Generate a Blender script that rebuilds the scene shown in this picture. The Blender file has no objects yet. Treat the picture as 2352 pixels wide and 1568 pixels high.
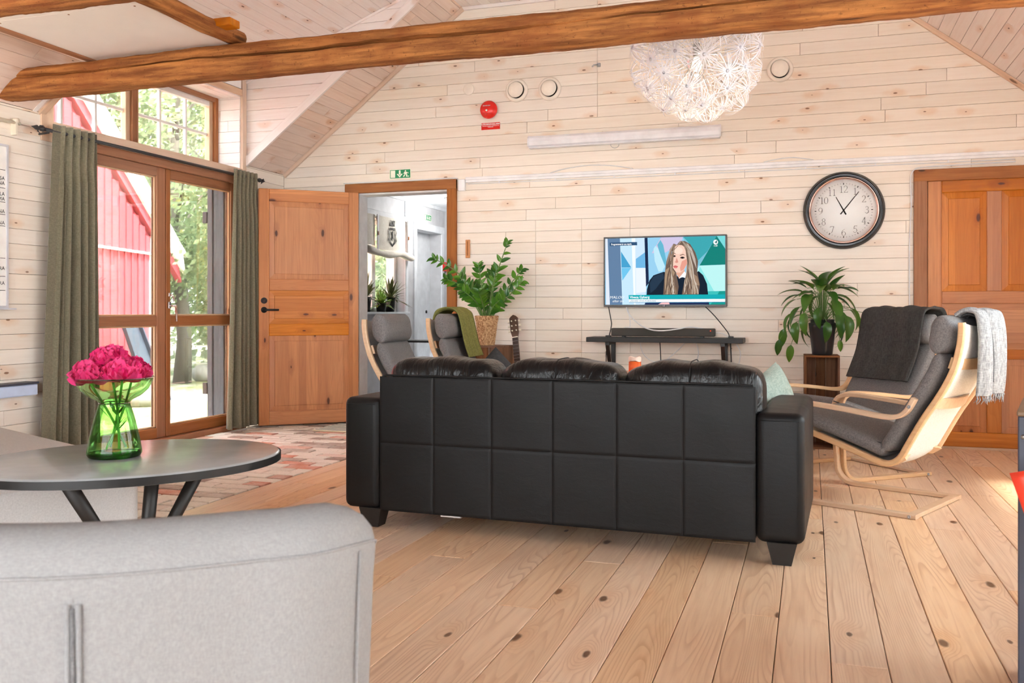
import bpy, bmesh, math, random
from math import sin, cos, pi, radians, sqrt, atan2, hypot
from mathutils import Vector, Matrix

scene = bpy.context.scene
COL = scene.collection

# ------------------------------------------------------------------ camera
CAM_H = 1.01
cam_data = bpy.data.cameras.new('camera')
cam = bpy.data.objects.new('camera', cam_data)
COL.objects.link(cam)
cam.location = (0.0, 0.0, CAM_H)
cam.rotation_euler = (radians(90), 0, radians(18.253))
cam_data.sensor_width = 36.0
cam_data.lens = 36.0 * 2080.0 / 2352.0
cam_data.shift_y = -70.0 / 2352.0
cam_data.clip_start = 0.05
cam_data.clip_end = 300
cam_data.dof.use_dof = True
cam_data.dof.focus_distance = 6.0
cam_data.dof.aperture_fstop = 9.0
scene.camera = cam

# ------------------------------------------------------------------ world: bright overcast sky
world = bpy.data.worlds.new('overcast_sky')
scene.world = world
world.use_nodes = True
bg = world.node_tree.nodes['Background']
bg.inputs['Color'].default_value = (0.93, 0.97, 1.0, 1)
bg.inputs['Strength'].default_value = 1.5

# hazy sun falling across the garden and the assumed right-hand windows of the room
sun_data = bpy.data.lights.new('hazy_sun', 'SUN')
sun_data.energy = 6.5
sun_data.angle = radians(12)
sun_data.color = (1.0, 0.95, 0.86)
sun = bpy.data.objects.new('hazy_sun', sun_data)
COL.objects.link(sun)
sun.rotation_euler = Vector((-0.40, 0.16, -0.90)).to_track_quat('-Z', 'Y').to_euler()

# ------------------------------------------------------------------ exposure
vs = scene.view_settings
vs.view_transform = 'Standard'
vs.look = 'None'
vs.gamma = 1.0
vs.use_curve_mapping = False
vs.exposure = 2.9
scene.cycles.max_bounces = 6
scene.cycles.diffuse_bounces = 4
scene.cycles.glossy_bounces = 3
scene.cycles.transparent_max_bounces = 14
scene.cycles.use_adaptive_sampling = True
scene.cycles.adaptive_threshold = 0.09
scene.cycles.adaptive_min_samples = 12
scene.cycles.sample_clamp_indirect = 6.0

random.seed(7)
D = 7.35        # back wall
XL = -4.663     # left wall

# ------------------------------------------------------------------ node helpers
def srgb(r, g, b):
    def f(c):
        c /= 255.0
        return c / 12.92 if c <= 0.04045 else ((c + 0.055) / 1.055) ** 2.4
    return (f(r), f(g), f(b), 1.0)

class NT:
    def __init__(self, name):
        self.m = bpy.data.materials.new(name)
        self.m.use_nodes = True
        self.t = self.m.node_tree
        self.b = self.t.nodes['Principled BSDF']
        self.out = self.t.nodes['Material Output']
    def n(self, kind, **kw):
        nd = self.t.nodes.new('ShaderNode' + kind)
        for k, v in kw.items():
            setattr(nd, k, v)
        return nd
    def link(self, a, b):
        self.t.links.new(a, b)
    def put(self, sock, v):
        if hasattr(v, 'is_output') or hasattr(v, 'links'):
            self.t.links.new(v, sock)
        else:
            sock.default_value = v
    def math(self, op, a, b=0.0, c=0.0, clamp=False):
        nd = self.n('Math', operation=op, use_clamp=clamp)
        self.put(nd.inputs[0], a); self.put(nd.inputs[1], b); self.put(nd.inputs[2], c)
        return nd.outputs[0]
    def mix(self, f, a, b, mode='MIX'):
        nd = self.n('Mix', data_type='RGBA', blend_type=mode)
        self.put(nd.inputs[0], f); self.put(nd.inputs[6], a); self.put(nd.inputs[7], b)
        return nd.outputs[2]
    def ramp(self, f, lo, hi):      # smooth remap lo..hi -> 0..1
        nd = self.n('MapRange', interpolation_type='SMOOTHSTEP')
        self.put(nd.inputs[0], f); self.put(nd.inputs[1], lo); self.put(nd.inputs[2], hi)
        return nd.outputs[0]
    def coords(self, scale=(1, 1, 1), rnd=0.0):
        tc = self.n('TexCoord').outputs['Object']
        if rnd:
            oi = self.n('ObjectInfo').outputs['Random']
            off = self.math('MULTIPLY', oi, rnd)
            va = self.n('VectorMath', operation='ADD')
            self.link(tc, va.inputs[0])
            cx = self.n('CombineXYZ')
            for i in range(3):
                self.link(off, cx.inputs[i])
            self.link(cx.outputs[0], va.inputs[1])
            tc = va.outputs[0]
        mp = self.n('Mapping')
        self.link(tc, mp.inputs[0])
        mp.inputs['Scale'].default_value = scale
        return mp.outputs[0]
    def noise(self, vec, scale, detail=3.0, rough=0.5, dist=0.0):
        nd = self.n('TexNoise')
        self.link(vec, nd.inputs['Vector'])
        nd.inputs['Scale'].default_value = scale
        nd.inputs['Detail'].default_value = detail
        nd.inputs['Roughness'].default_value = rough
        nd.inputs['Distortion'].default_value = dist
        return nd.outputs[0]
    def bump(self, h, strength, dist=0.002):
        nd = self.n('Bump')
        self.link(h, nd.inputs['Height'])
        nd.inputs['Strength'].default_value = strength
        nd.inputs['Distance'].default_value = dist
        self.link(nd.outputs[0], self.b.inputs['Normal'])
    def done(self, col=None, rough=0.5, spec=0.5, metal=0.0):
        if col is not None:
            self.put(self.b.inputs['Base Color'], col)
        self.put(self.b.inputs['Roughness'], rough)
        self.b.inputs['Specular IOR Level'].default_value = spec
        self.b.inputs['Metallic'].default_value = metal
        return self.m

M = {}
def plain(name, col, rough=0.5, spec=0.5, metal=0.0, var=0.06, nscale=9.0):
    """flat paint with faint procedural mottling"""
    t = NT(name)
    v = t.noise(t.coords((1, 1, 1)), nscale, 4)
    c = t.mix(t.ramp(v, 0.3, 0.7), tuple(x * (1 - var) for x in col[:3]) + (1,), tuple(min(1, x * (1 + var)) for x in col[:3]) + (1,))
    M[name] = t.done(c, rough, spec, metal)
    return M[name]

def pine(name, light, dark, halo, knot, grain=0.5, rings=0.0, halo_amt=0.5, knot_den=0.5,
         kx=2.2, ky=5.0, var=0.1, rough=0.5, spec=0.4, bump=0.1, kr=0.055, strips=0.0, ringn=34.0):
    """pine board: local X runs along the grain"""
    t = NT(name)
    P = t.coords((1, 1, 1), 37.0)
    Pg = t.n('Mapping'); t.link(P, Pg.inputs[0]); Pg.inputs['Scale'].default_value = (0.9, 16, 16)
    fine = t.noise(Pg.outputs[0], 3.0, 5, 0.6)
    # knots
    Pk = t.n('Mapping'); t.link(P, Pk.inputs[0]); Pk.inputs['Scale'].default_value = (kx, ky, 0.0)
    vo = t.n('TexVoronoi', voronoi_dimensions='2D'); t.link(Pk.outputs[0], vo.inputs['Vector']); vo.inputs['Scale'].default_value = 1.0
    dist = vo.outputs['Distance']
    sep = t.n('SeparateColor'); t.link(vo.outputs['Color'], sep.inputs[0])
    keep = t.math('LESS_THAN', sep.outputs[0], knot_den)
    size = t.math('MULTIPLY_ADD', sep.outputs[1], kr, kr * 0.5)
    wob = t.noise(P, 26.0, 2)
    d2 = t.math('ADD', dist, t.math('MULTIPLY_ADD', wob, 0.05, -0.025))
    kf = t.math('MULTIPLY', keep, t.math('SUBTRACT', 1.0, t.ramp(t.math('DIVIDE', d2, size), 0.55, 1.15)))
    hn = t.noise(P, 7.0, 4, 0.6)
    hf = t.math('MULTIPLY', keep, t.math('SUBTRACT', 1.0, t.ramp(t.math('ADD', dist, t.math('MULTIPLY_ADD', hn, 0.5, -0.3)), 0.03, 0.30)))
    # growth rings: contour lines of a stretched noise bent around knots
    col = t.mix(t.math('MULTIPLY', t.ramp(fine, 0.35, 0.75), grain), light, dark)
    if rings > 0:
        Pr = t.n('Mapping'); t.link(P, Pr.inputs[0]); Pr.inputs['Scale'].default_value = (0.36, 4.5, 0.0)
        rn = t.noise(Pr.outputs[0], 1.0, 1.5, 0.45)
        pull = t.math('MULTIPLY', t.math('SUBTRACT', 1.0, t.ramp(dist, 0.0, 0.32)), t.math('MULTIPLY', keep, 0.10))
        ph = t.math('MULTIPLY', t.math('ADD', rn, pull), ringn)
        fr = t.math('FRACT', ph)
        ln = t.math('MULTIPLY', t.ramp(fr, 0.45, 0.93), t.math('SUBTRACT', 1.0, t.ramp(fr, 0.93, 1.0)))
        amp = t.math('MULTIPLY', ln, t.math('MULTIPLY', rings, t.ramp(t.noise(P, 1.7, 2), 0.25, 0.65)))
        col = t.mix(amp, col, dark)
    if strips > 0:      # glued lamella tone
        Ps = t.n('Mapping'); t.link(P, Ps.inputs[0]); Ps.inputs['Scale'].default_value = (0.02, 11, 0.0)
        vs_ = t.n('TexVoronoi', voronoi_dimensions='2D'); t.link(Ps.outputs[0], vs_.inputs['Vector']); vs_.inputs['Scale'].default_value = 1.0
        sp = t.n('SeparateColor'); t.link(vs_.outputs['Color'], sp.inputs[0])
        col = t.mix(t.math('MULTIPLY', sp.outputs[2], strips), col, dark)
    col = t.mix(t.math('MULTIPLY', hf, halo_amt), col, halo)
    col = t.mix(t.math('MULTIPLY', kf, 0.9), col, knot)
    # per-board tone
    rnd = t.n('ObjectInfo').outputs['Random']
    hsv = t.n('HueSaturation')
    t.link(col, hsv.inputs['Color'])
    t.link(t.math('MULTIPLY_ADD', rnd, 2 * var, 1 - var), hsv.inputs['Value'])
    t.link(t.math('MULTIPLY_ADD', t.math('FRACT', t.math('MULTIPLY', rnd, 7.31)), 0.3, 0.85), hsv.inputs['Saturation'])
    if bump:
        t.bump(fine, bump, 0.002)
    M[name] = t.done(hsv.outputs[0], rough, spec)
    return M[name]

def fabric(name, c1, c2, scale=420.0, rough=0.9, bump=0.35, slub=0.35):
    t = NT(name)
    P = t.coords((1, 1, 1))
    a = t.n('Mapping'); t.link(P, a.inputs[0]); a.inputs['Scale'].default_value = (1, 0.12, 0.12)
    b = t.n('Mapping'); t.link(P, b.inputs[0]); b.inputs['Scale'].default_value = (0.12, 1, 0.12)
    c = t.n('Mapping'); t.link(P, c.inputs[0]); c.inputs['Scale'].default_value = (0.12, 0.12, 1)
    n1 = t.noise(a.outputs[0], scale, 2); n2 = t.noise(b.outputs[0], scale, 2); n3 = t.noise(c.outputs[0], scale, 2)
    w = t.math('DIVIDE', t.math('ADD', t.math('ADD', n1, n2), n3), 3.0)
    big = t.noise(P, 6.0, 3)
    f = t.math('ADD', t.ramp(w, 0.36, 0.64), t.math('MULTIPLY_ADD', big, slub, -slub * 0.5), clamp=True)
    t.bump(w, bump, 0.0015)
    M[name] = t.done(t.mix(f, c1, c2), rough, 0.2)
    return M[name]

def emis(name, col, strength=1.0):
    t = NT(name)
    t.b.inputs['Base Color'].default_value = (0, 0, 0, 1)
    t.b.inputs['Emission Color'].default_value = col
    t.b.inputs['Emission Strength'].default_value = strength
    t.b.inputs['Roughness'].default_value = 0.6
    t.b.inputs['Specular IOR Level'].default_value = 0.06
    M[name] = t.m
    return t.m

def glassy(name, tint, refl=1.0, rough=0.02):
    """thin clear glass: tinted see-through with Fresnel reflection"""
    t = NT(name)
    tr = t.n('BsdfTransparent'); tr.inputs[0].default_value = tint
    gl = t.n('BsdfGlossy'); gl.inputs['Roughness'].default_value = rough
    fr = t.n('Fresnel'); fr.inputs[0].default_value = 1.45
    mx = t.n('MixShader')
    t.link(t.math('MULTIPLY', fr.outputs[0], refl, clamp=True), mx.inputs[0])
    t.link(tr.outputs[0], mx.inputs[1]); t.link(gl.outputs[0], mx.inputs[2])
    t.link(mx.outputs[0], t.out.inputs['Surface'])
    M[name] = t.m
    return t.m

# ------------------------------------------------------------------ materials
pine('wall_board', srgb(243, 233, 220), srgb(233, 218, 202), srgb(224, 182, 142), srgb(138, 102, 78), grain=0.45,
     halo_amt=0.38, knot_den=0.25, kx=3.4, ky=8.0, var=0.035, rough=0.55, spec=0.3, bump=0.05, kr=0.042)
pine('cheek_board', srgb(245, 236, 232), srgb(234, 218, 212), srgb(222, 180, 152), srgb(120, 86, 70), grain=0.45,
     halo_amt=0.45, knot_den=0.26, kx=3.4, ky=8.0, var=0.03, rough=0.55, spec=0.3, bump=0.05, kr=0.04)
pine('roof_board', srgb(236, 214, 200), srgb(220, 190, 172), srgb(205, 150, 105), srgb(110, 76, 58), grain=0.55,
     halo_amt=0.5, knot_den=0.28, kx=3.2, ky=8.0, var=0.06, rough=0.55, spec=0.3, bump=0.05, kr=0.045)
pine('trim_wood', srgb(226, 196, 170), srgb(205, 168, 138), srgb(190, 140, 100), srgb(120, 84, 60), grain=0.5,
     halo_amt=0.4, knot_den=0.3, kx=2.0, ky=8, var=0.04, rough=0.5, bump=0.05)
pine('floor_board', srgb(247, 214, 180), srgb(196, 142, 100), srgb(224, 172, 126), srgb(96, 60, 36), grain=0.3, rings=0.5,
     halo_amt=0.3, knot_den=0.4, kx=2.0, ky=4.6, var=0.06, rough=0.33, spec=0.5, bump=0.08, kr=0.058, ringn=46.0)
pine('door_pine', srgb(214, 140, 74), srgb(172, 98, 44), srgb(150, 78, 36), srgb(74, 34, 20), grain=0.5, rings=0.3,
     halo_amt=0.45, knot_den=0.24, kx=3.2, ky=8.0, var=0.06, rough=0.42, spec=0.4, bump=0.04, strips=0.6, kr=0.095)
pine('casing_pine', srgb(168, 112, 72), srgb(130, 80, 48), srgb(120, 72, 42), srgb(62, 38, 24), grain=0.6, rings=0.2,
     halo_amt=0.5, knot_den=0.35, kx=2.6, ky=8.0, var=0.05, rough=0.55, spec=0.3, bump=0.05, kr=0.08)
pine('door_brown', srgb(168, 112, 74), srgb(140, 88, 54), srgb(120, 72, 44), srgb(80, 46, 28), grain=0.6,
     halo_amt=0.3, knot_den=0.15, kx=1.4, ky=6.0, var=0.05, rough=0.45, spec=0.35, bump=0.03)
pine('pale_window', srgb(214, 178, 140), srgb(190, 148, 108), srgb(170, 124, 84), srgb(120, 80, 50), grain=0.5,
     halo_amt=0.3, knot_den=0.15, kx=1.4, ky=6.0, var=0.04, rough=0.5, bump=0.03)
pine('birch', srgb(224, 190, 154), srgb(205, 166, 126), srgb(205, 166, 126), srgb(190, 150, 110), grain=0.6,
     halo_amt=0.1, knot_den=0.03, var=0.03, rough=0.4, spec=0.4, bump=0.02)
pine('crate_wood', srgb(128, 90, 66), srgb(88, 58, 40), srgb(90, 60, 42), srgb(50, 34, 24), grain=0.8,
     halo_amt=0.4, knot_den=0.35, kx=3, ky=8, var=0.12, rough=0.7, spec=0.2, bump=0.1)
pine('dark_shutter', srgb(88, 88, 92), srgb(62, 62, 66), srgb(60, 58, 60), srgb(40, 40, 42), grain=0.7,
     halo_amt=0.3, knot_den=0.2, var=0.04, rough=0.6, bump=0.05)

def beam_mat():
    t = NT('old_beam')
    P = t.coords((1, 1, 1))
    mp = t.n('Mapping'); t.link(P, mp.inputs[0]); mp.inputs['Scale'].default_value = (1.2, 14, 14)
    g = t.noise(mp.outputs[0], 2.2, 7, 0.65)
    big = t.noise(P, 2.6, 4, 0.6)
    sp = t.noise(P, 55.0, 4, 0.7)
    c = t.mix(t.ramp(g, 0.3, 0.72), srgb(126, 76, 42), srgb(204, 138, 78))
    c = t.mix(t.math('MULTIPLY', t.ramp(big, 0.45, 0.7), 0.6), c, srgb(140, 76, 40))
    c = t.mix(t.math('MULTIPLY', t.ramp(sp, 0.58, 0.72), 0.55), c, srgb(66, 38, 22))
    mk = t.n('Mapping'); t.link(P, mk.inputs[0]); mk.inputs['Scale'].default_value = (1.5, 9, 9)
    vo = t.n('TexVoronoi'); t.link(mk.outputs[0], vo.inputs[0]); vo.inputs['Scale'].default_value = 1.0
    s = t.n('SeparateColor'); t.link(vo.outputs['Color'], s.inputs[0])
    k = t.math('MULTIPLY', t.math('LESS_THAN', s.outputs[0], 0.4), t.math('SUBTRACT', 1.0, t.ramp(vo.outputs['Distance'], 0.05, 0.14)))
    c = t.mix(t.math('MULTIPLY', k, 0.8), c, srgb(58, 34, 22))
    h = t.math('ADD', g, t.math('MULTIPLY', sp, 0.6))
    t.bump(h, 0.8, 0.008)
    M['old_beam'] = t.done(c, 0.8, 0.2)
beam_mat()

def brick_mat():
    t = NT('brick')
    P = t.coords((1, 1, 1), 29.0)
    a = t.noise(P, 9.0, 5, 0.65); b = t.noise(P, 70.0, 3, 0.6)
    rnd = t.n('ObjectInfo').outputs['Random']
    r2 = t.math('FRACT', t.math('MULTIPLY', rnd, 13.7))
    body = t.mix(t.ramp(r2, 0.72, 0.88), srgb(238, 230, 216), srgb(214, 146, 120))
    body = t.mix(t.ramp(rnd, 0.72, 0.9), body, srgb(168, 146, 130))
    c = t.mix(t.math('MULTIPLY', t.ramp(a, 0.35, 0.70), 0.45), body, srgb(240, 232, 220))
    c = t.mix(t.math('MULTIPLY', t.ramp(b, 0.58, 0.75), 0.5), c, srgb(120, 96, 80))
    t.bump(t.math('ADD', a, t.math('MULTIPLY', b, 0.5)), 0.6, 0.006)
    M['brick'] = t.done(c, 0.7, 0.3)
brick_mat()

def leather():
    t = NT('black_leather')
    P = t.coords((1, 1, 1))
    vo = t.n('TexVoronoi', feature='SMOOTH_F1'); t.link(P, vo.inputs[0]); vo.inputs['Scale'].default_value = 260.0
    fo = t.noise(P, 7.0, 4, 0.55, 0.6)
    wr = t.noise(t.coords((1, 1, 2.2)), 16.0, 3, 0.5, 1.0)
    h = t.math('ADD', t.math('MULTIPLY', vo.outputs[0], 0.12), t.math('MULTIPLY', wr, 0.5))
    t.bump(h, 0.25, 0.006)
    M['black_leather'] = t.done(t.mix(fo, srgb(14, 14, 15), srgb(20, 20, 21)), t.math('MULTIPLY_ADD', fo, 0.15, 0.42), 0.28)
leather()
def leather_wrinkled():
    t = NT('soft_leather')
    P = t.coords((1, 1, 1))
    wr = t.noise(t.coords((9, 1.3, 3)), 2.6, 4, 0.55, 1.4)
    w2 = t.noise(P, 28.0, 3, 0.5, 0.8)
    t.bump(t.math('ADD', wr, t.math('MULTIPLY', w2, 0.18)), 0.6, 0.02)
    M['soft_leather'] = t.done(srgb(16, 16, 17), 0.32, 0.4)
leather_wrinkled()

fabric('grey_weave', srgb(142, 140, 140), srgb(159, 157, 156), 1300, bump=0.2, slub=0.06)
fabric('bench_weave', srgb(186, 184, 183), srgb(204, 202, 200), 1300, bump=0.2, slub=0.06)  # chair weave lightened to make up for dimmer light on the bench
fabric('chair_grey', srgb(98, 96, 97), srgb(136, 134, 133), 900, bump=0.3, slub=0.15)
fabric('canvas', srgb(214, 212, 208), srgb(232, 230, 226), 420, bump=0.2)
fabric('olive_throw', srgb(112, 112, 58), srgb(140, 138, 80), 380)
fabric('dark_blanket', srgb(52, 52, 52), srgb(74, 74, 72), 300)
fabric('grey_throw', srgb(122, 123, 125), srgb(172, 172, 172), 300)
fabric('sage_cushion', srgb(140, 158, 148), srgb(170, 184, 174), 380)
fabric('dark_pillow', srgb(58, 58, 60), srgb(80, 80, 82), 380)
fabric('blind_linen', srgb(226, 218, 204), srgb(240, 234, 222), 300)
def curtain_mat():
    t = NT('olive_curtain')
    P = t.coords((1, 1, 1))
    a = t.noise(t.coords((60, 60, 400)), 1.0, 2); b = t.noise(t.coords((500, 500, 50)), 1.0, 2)
    f = t.ramp(t.math('MULTIPLY', t.math('ADD', a, b), 0.5), 0.35, 0.65)
    c = t.mix(f, srgb(112, 106, 84), srgb(138, 132, 110))
    tl = t.n('BsdfTranslucent'); t.link(c, tl.inputs[0])
    mx = t.n('MixShader'); mx.inputs[0].default_value = 0.12
    t.done(c, 0.85, 0.25)
    t.b.inputs['Sheen Weight'].default_value = 0.5
    t.link(t.b.outputs[0], mx.inputs[1]); t.link(tl.outputs[0], mx.inputs[2])
    t.link(mx.outputs[0], t.out.inputs['Surface'])
    M['olive_curtain'] = t.m
curtain_mat()

for a in [('white_paint', srgb(238, 236, 234), 0.45), ('warm_white', srgb(246, 238, 226), 0.4),
          ('black_metal', srgb(17, 17, 18), 0.4), ('dark_iron', srgb(52, 50, 52), 0.45), ('black_laminate', srgb(24, 20, 18), 0.5),
          ('soundbar_mesh', srgb(62, 58, 52), 0.75), ('red_plastic', srgb(226, 34, 26), 0.25), ('sign_green', srgb(0, 138, 84), 0.4),
          ('glow_white', srgb(246, 246, 226), 0.5), ('gap_dark', srgb(104, 70, 48), 0.9), ('floor_gap', srgb(80, 50, 30), 0.9),
          ('mortar', srgb(92, 52, 30), 0.95), ('pot_black', srgb(34, 35, 38), 0.28), ('leaf_green', srgb(52, 112, 42), 0.35),
          ('stem_green', srgb(96, 130, 60), 0.45), ('petal_pink', srgb(236, 22, 104), 0.5), ('petal_red', srgb(240, 50, 84), 0.5),
          ('petal_dark', srgb(196, 12, 84), 0.5), ('orange_wax', srgb(240, 104, 40), 0.5), ('pink_wax', srgb(248, 150, 196), 0.5), ('white_wax', srgb(250, 226, 208), 0.5),
          ('barn_red', srgb(176, 68, 76), 0.8), ('barn_white', srgb(240, 240, 238), 0.7), ('stone_pale', srgb(150, 148, 142), 0.9),
          ('bark', srgb(104, 98, 88), 0.95), ('back_wall_grey', srgb(196, 197, 200), 0.6), ('back_trim', srgb(222, 226, 230), 0.5),
          ('cab_blue', srgb(58, 62, 76), 0.5), ('cab_top', srgb(120, 92, 66), 0.5), ('red_shell', srgb(226, 66, 44), 0.35),
          ('rope_white', srgb(240, 240, 236), 0.8), ('cable_white', srgb(228, 228, 228), 0.5), ('thermo_wood', srgb(204, 140, 86), 0.5),
          ('guitar_head', srgb(84, 58, 44), 0.4), ('fret_dark', srgb(60, 46, 42), 0.45), ('cream', srgb(240, 230, 210), 0.4),
          ('sheen_table', srgb(164, 167, 168), 0.2), ('table_edge', srgb(30, 30, 30), 0.4), ('lime_fabric', srgb(170, 222, 40), 0.7), ('shoe_red', srgb(200, 24, 40), 0.5),
          ('rug_cream', srgb(214, 200, 164), 0.95), ('rug_blue', srgb(96, 120, 132), 0.95), ('screen_case', srgb(236, 236, 240), 0.4),
          ('slide_grey', srgb(58, 66, 78), 0.6), ('blue_box', srgb(196, 212, 240), 0.7), ('tv_frame', srgb(66, 58, 52), 0.35), ('whiteboard', srgb(246, 244, 240), 0.3),
          ('alu', srgb(206, 206, 212), 0.35), ('duct_white', srgb(240, 238, 238), 0.4), ('paper', srgb(248, 249, 252), 0.7), ('table_orange', srgb(214, 140, 84), 0.45)]:
    plain(*a)
plain('plaster', srgb(252, 247, 244), 0.8, var=0.008)
plain('chrome', srgb(225, 226, 230), 0.12, 0.5, 1.0, var=0.01)
plain('copper_ring', srgb(226, 190, 176), 0.15, 0.5, 1.0, var=0.01)
plain('steel', srgb(180, 182, 186), 0.3, 0.5, 1.0, var=0.03)
plain('clock_black', srgb(20, 20, 22), 0.12, 0.6)
plain('clock_face', srgb(244, 247, 246), 0.6, 0.2, var=0.01)
plain('ink', srgb(24, 20, 18), 0.6, 0.2)
plain('white_ink', srgb(250, 250, 250), 0.6, 0.2)
def basket_mat():
    t = NT('seagrass')
    P = t.coords((1, 1, 1))
    n = t.noise(t.coords((90, 90, 60)), 1.0, 3, 0.6)
    c = t.mix(t.ramp(n, 0.3, 0.7), srgb(150, 104, 66), srgb(222, 184, 140))
    t.bump(n, 0.6, 0.004)
    M['seagrass'] = t.done(c, 0.8, 0.2)
basket_mat()
def leaf_mat(name, c1, c2, rough=0.35, trans=0.25, spec=0.5):
    t = NT(name)
    rnd = t.n('ObjectInfo').outputs['Random']
    n = t.noise(t.coords((1, 1, 1), 9.0), 14.0, 3)
    f = t.math('ADD', t.math('MULTIPLY', rnd, 0.7), t.math('MULTIPLY', n, 0.3))
    c = t.mix(f, c1, c2)
    tl = t.n('BsdfTranslucent'); t.link(c, tl.inputs[0])
    mx = t.n('MixShader'); mx.inputs[0].default_value = trans
    t.done(c, rough, spec)
    t.link(t.b.outputs[0], mx.inputs[1]); t.link(tl.outputs[0], mx.inputs[2])
    t.link(mx.outputs[0], t.out.inputs['Surface'])
    M[name] = t.m
leaf_mat('zz_leaf', srgb(22, 78, 34), srgb(96, 150, 40), 0.22, 0.15)
leaf_mat('lily_leaf', srgb(34, 84, 30), srgb(98, 140, 48), 0.3, 0.2)
leaf_mat('sill_leaf', srgb(60, 110, 40), srgb(150, 180, 70), 0.4, 0.35)
leaf_mat('sill_leaf_dark', srgb(60, 74, 46), srgb(120, 116, 60), 0.4, 0.3)
leaf_mat('petal_bright', srgb(232, 24, 112), srgb(252, 96, 156), 0.5, 0.25, 0.2)
leaf_mat('lamp_petal', srgb(222, 224, 234), srgb(236, 236, 242), 0.6, 0.2, 0.2)
def tree_leaf_mat(name, c1, c2, c3):
    t = NT(name)
    P = t.coords((1, 1, 1))
    n = t.noise(P, 1.2, 4, 0.7); n2 = t.noise(P, 9.0, 2)
    c = t.mix(t.ramp(n, 0.35, 0.65), c1, c2)
    c = t.mix(t.math('MULTIPLY', t.ramp(n2, 0.58, 0.7), 0.7), c, c3)
    tl = t.n('BsdfTranslucent'); t.link(c, tl.inputs[0])
    mx = t.n('MixShader'); mx.inputs[0].default_value = 0.5
    t.done(c, 0.6, 0.3)
    t.link(t.b.outputs[0], mx.inputs[1]); t.link(tl.outputs[0], mx.inputs[2])
    t.link(mx.outputs[0], t.out.inputs['Surface'])
    M[name] = t.m
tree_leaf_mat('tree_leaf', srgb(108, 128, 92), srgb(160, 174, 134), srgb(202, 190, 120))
tree_leaf_mat('tree_leaf_glare', srgb(156, 170, 142), srgb(204, 212, 188), srgb(214, 208, 164))  # leaves paled in colour to stand in for overexposed daylight
def lawn_mat():
    t = NT('lawn')
    P = t.coords((1, 1, 1))
    n = t.noise(P, 0.5, 5, 0.65); n2 = t.noise(P, 14.0, 4, 0.7)
    c = t.mix(t.ramp(n2, 0.3, 0.7), srgb(104, 116, 74), srgb(150, 152, 116))
    c = t.mix(t.ramp(n, 0.42, 0.56), c, srgb(176, 172, 158))
    t.bump(n2, 0.5, 0.03)
    M['lawn'] = t.done(c, 0.95, 0.1)
lawn_mat()
glassy('pane_glass', (0.97, 0.985, 0.98, 1), 0.55)
glassy('clock_glass', (1, 1, 1, 1), 0.12)
glassy('vase_green', (0.56, 0.95, 0.46, 1), 0.8)
glassy('vase_foot', (0.16, 0.45, 0.12, 1), 0.9)
glassy('lamp_clear', (0.93, 0.93, 0.9, 1), 0.8, 0.1)

# ------------------------------------------------------------------ object helpers
def mat_of(m):
    return M[m] if isinstance(m, str) else m

def link_obj(name, me, m, parent=None):
    o = bpy.data.objects.new(name, me)
    COL.objects.link(o)
    if m is not None and len(me.materials) == 0:
        me.materials.append(mat_of(m))
    if parent is not None:
        o.parent = parent
    return o

def tag(o, label, cat, group=None):
    o['label'] = label
    o['category'] = cat
    if group:
        o['group'] = group
    return o

def struct(o):
    o['kind'] = 'structure'
    return o

def stuff(o):
    o['kind'] = 'stuff'
    return o

def empty(name, loc=(0, 0, 0), rz=0.0, label=None, cat=None, group=None):
    o = bpy.data.objects.new(name, None)
    o.empty_display_size = 0.1
    COL.objects.link(o)
    o.location = loc
    o.rotation_euler = (0, 0, rz)
    if label:
        tag(o, label, cat, group)
    return o

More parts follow.
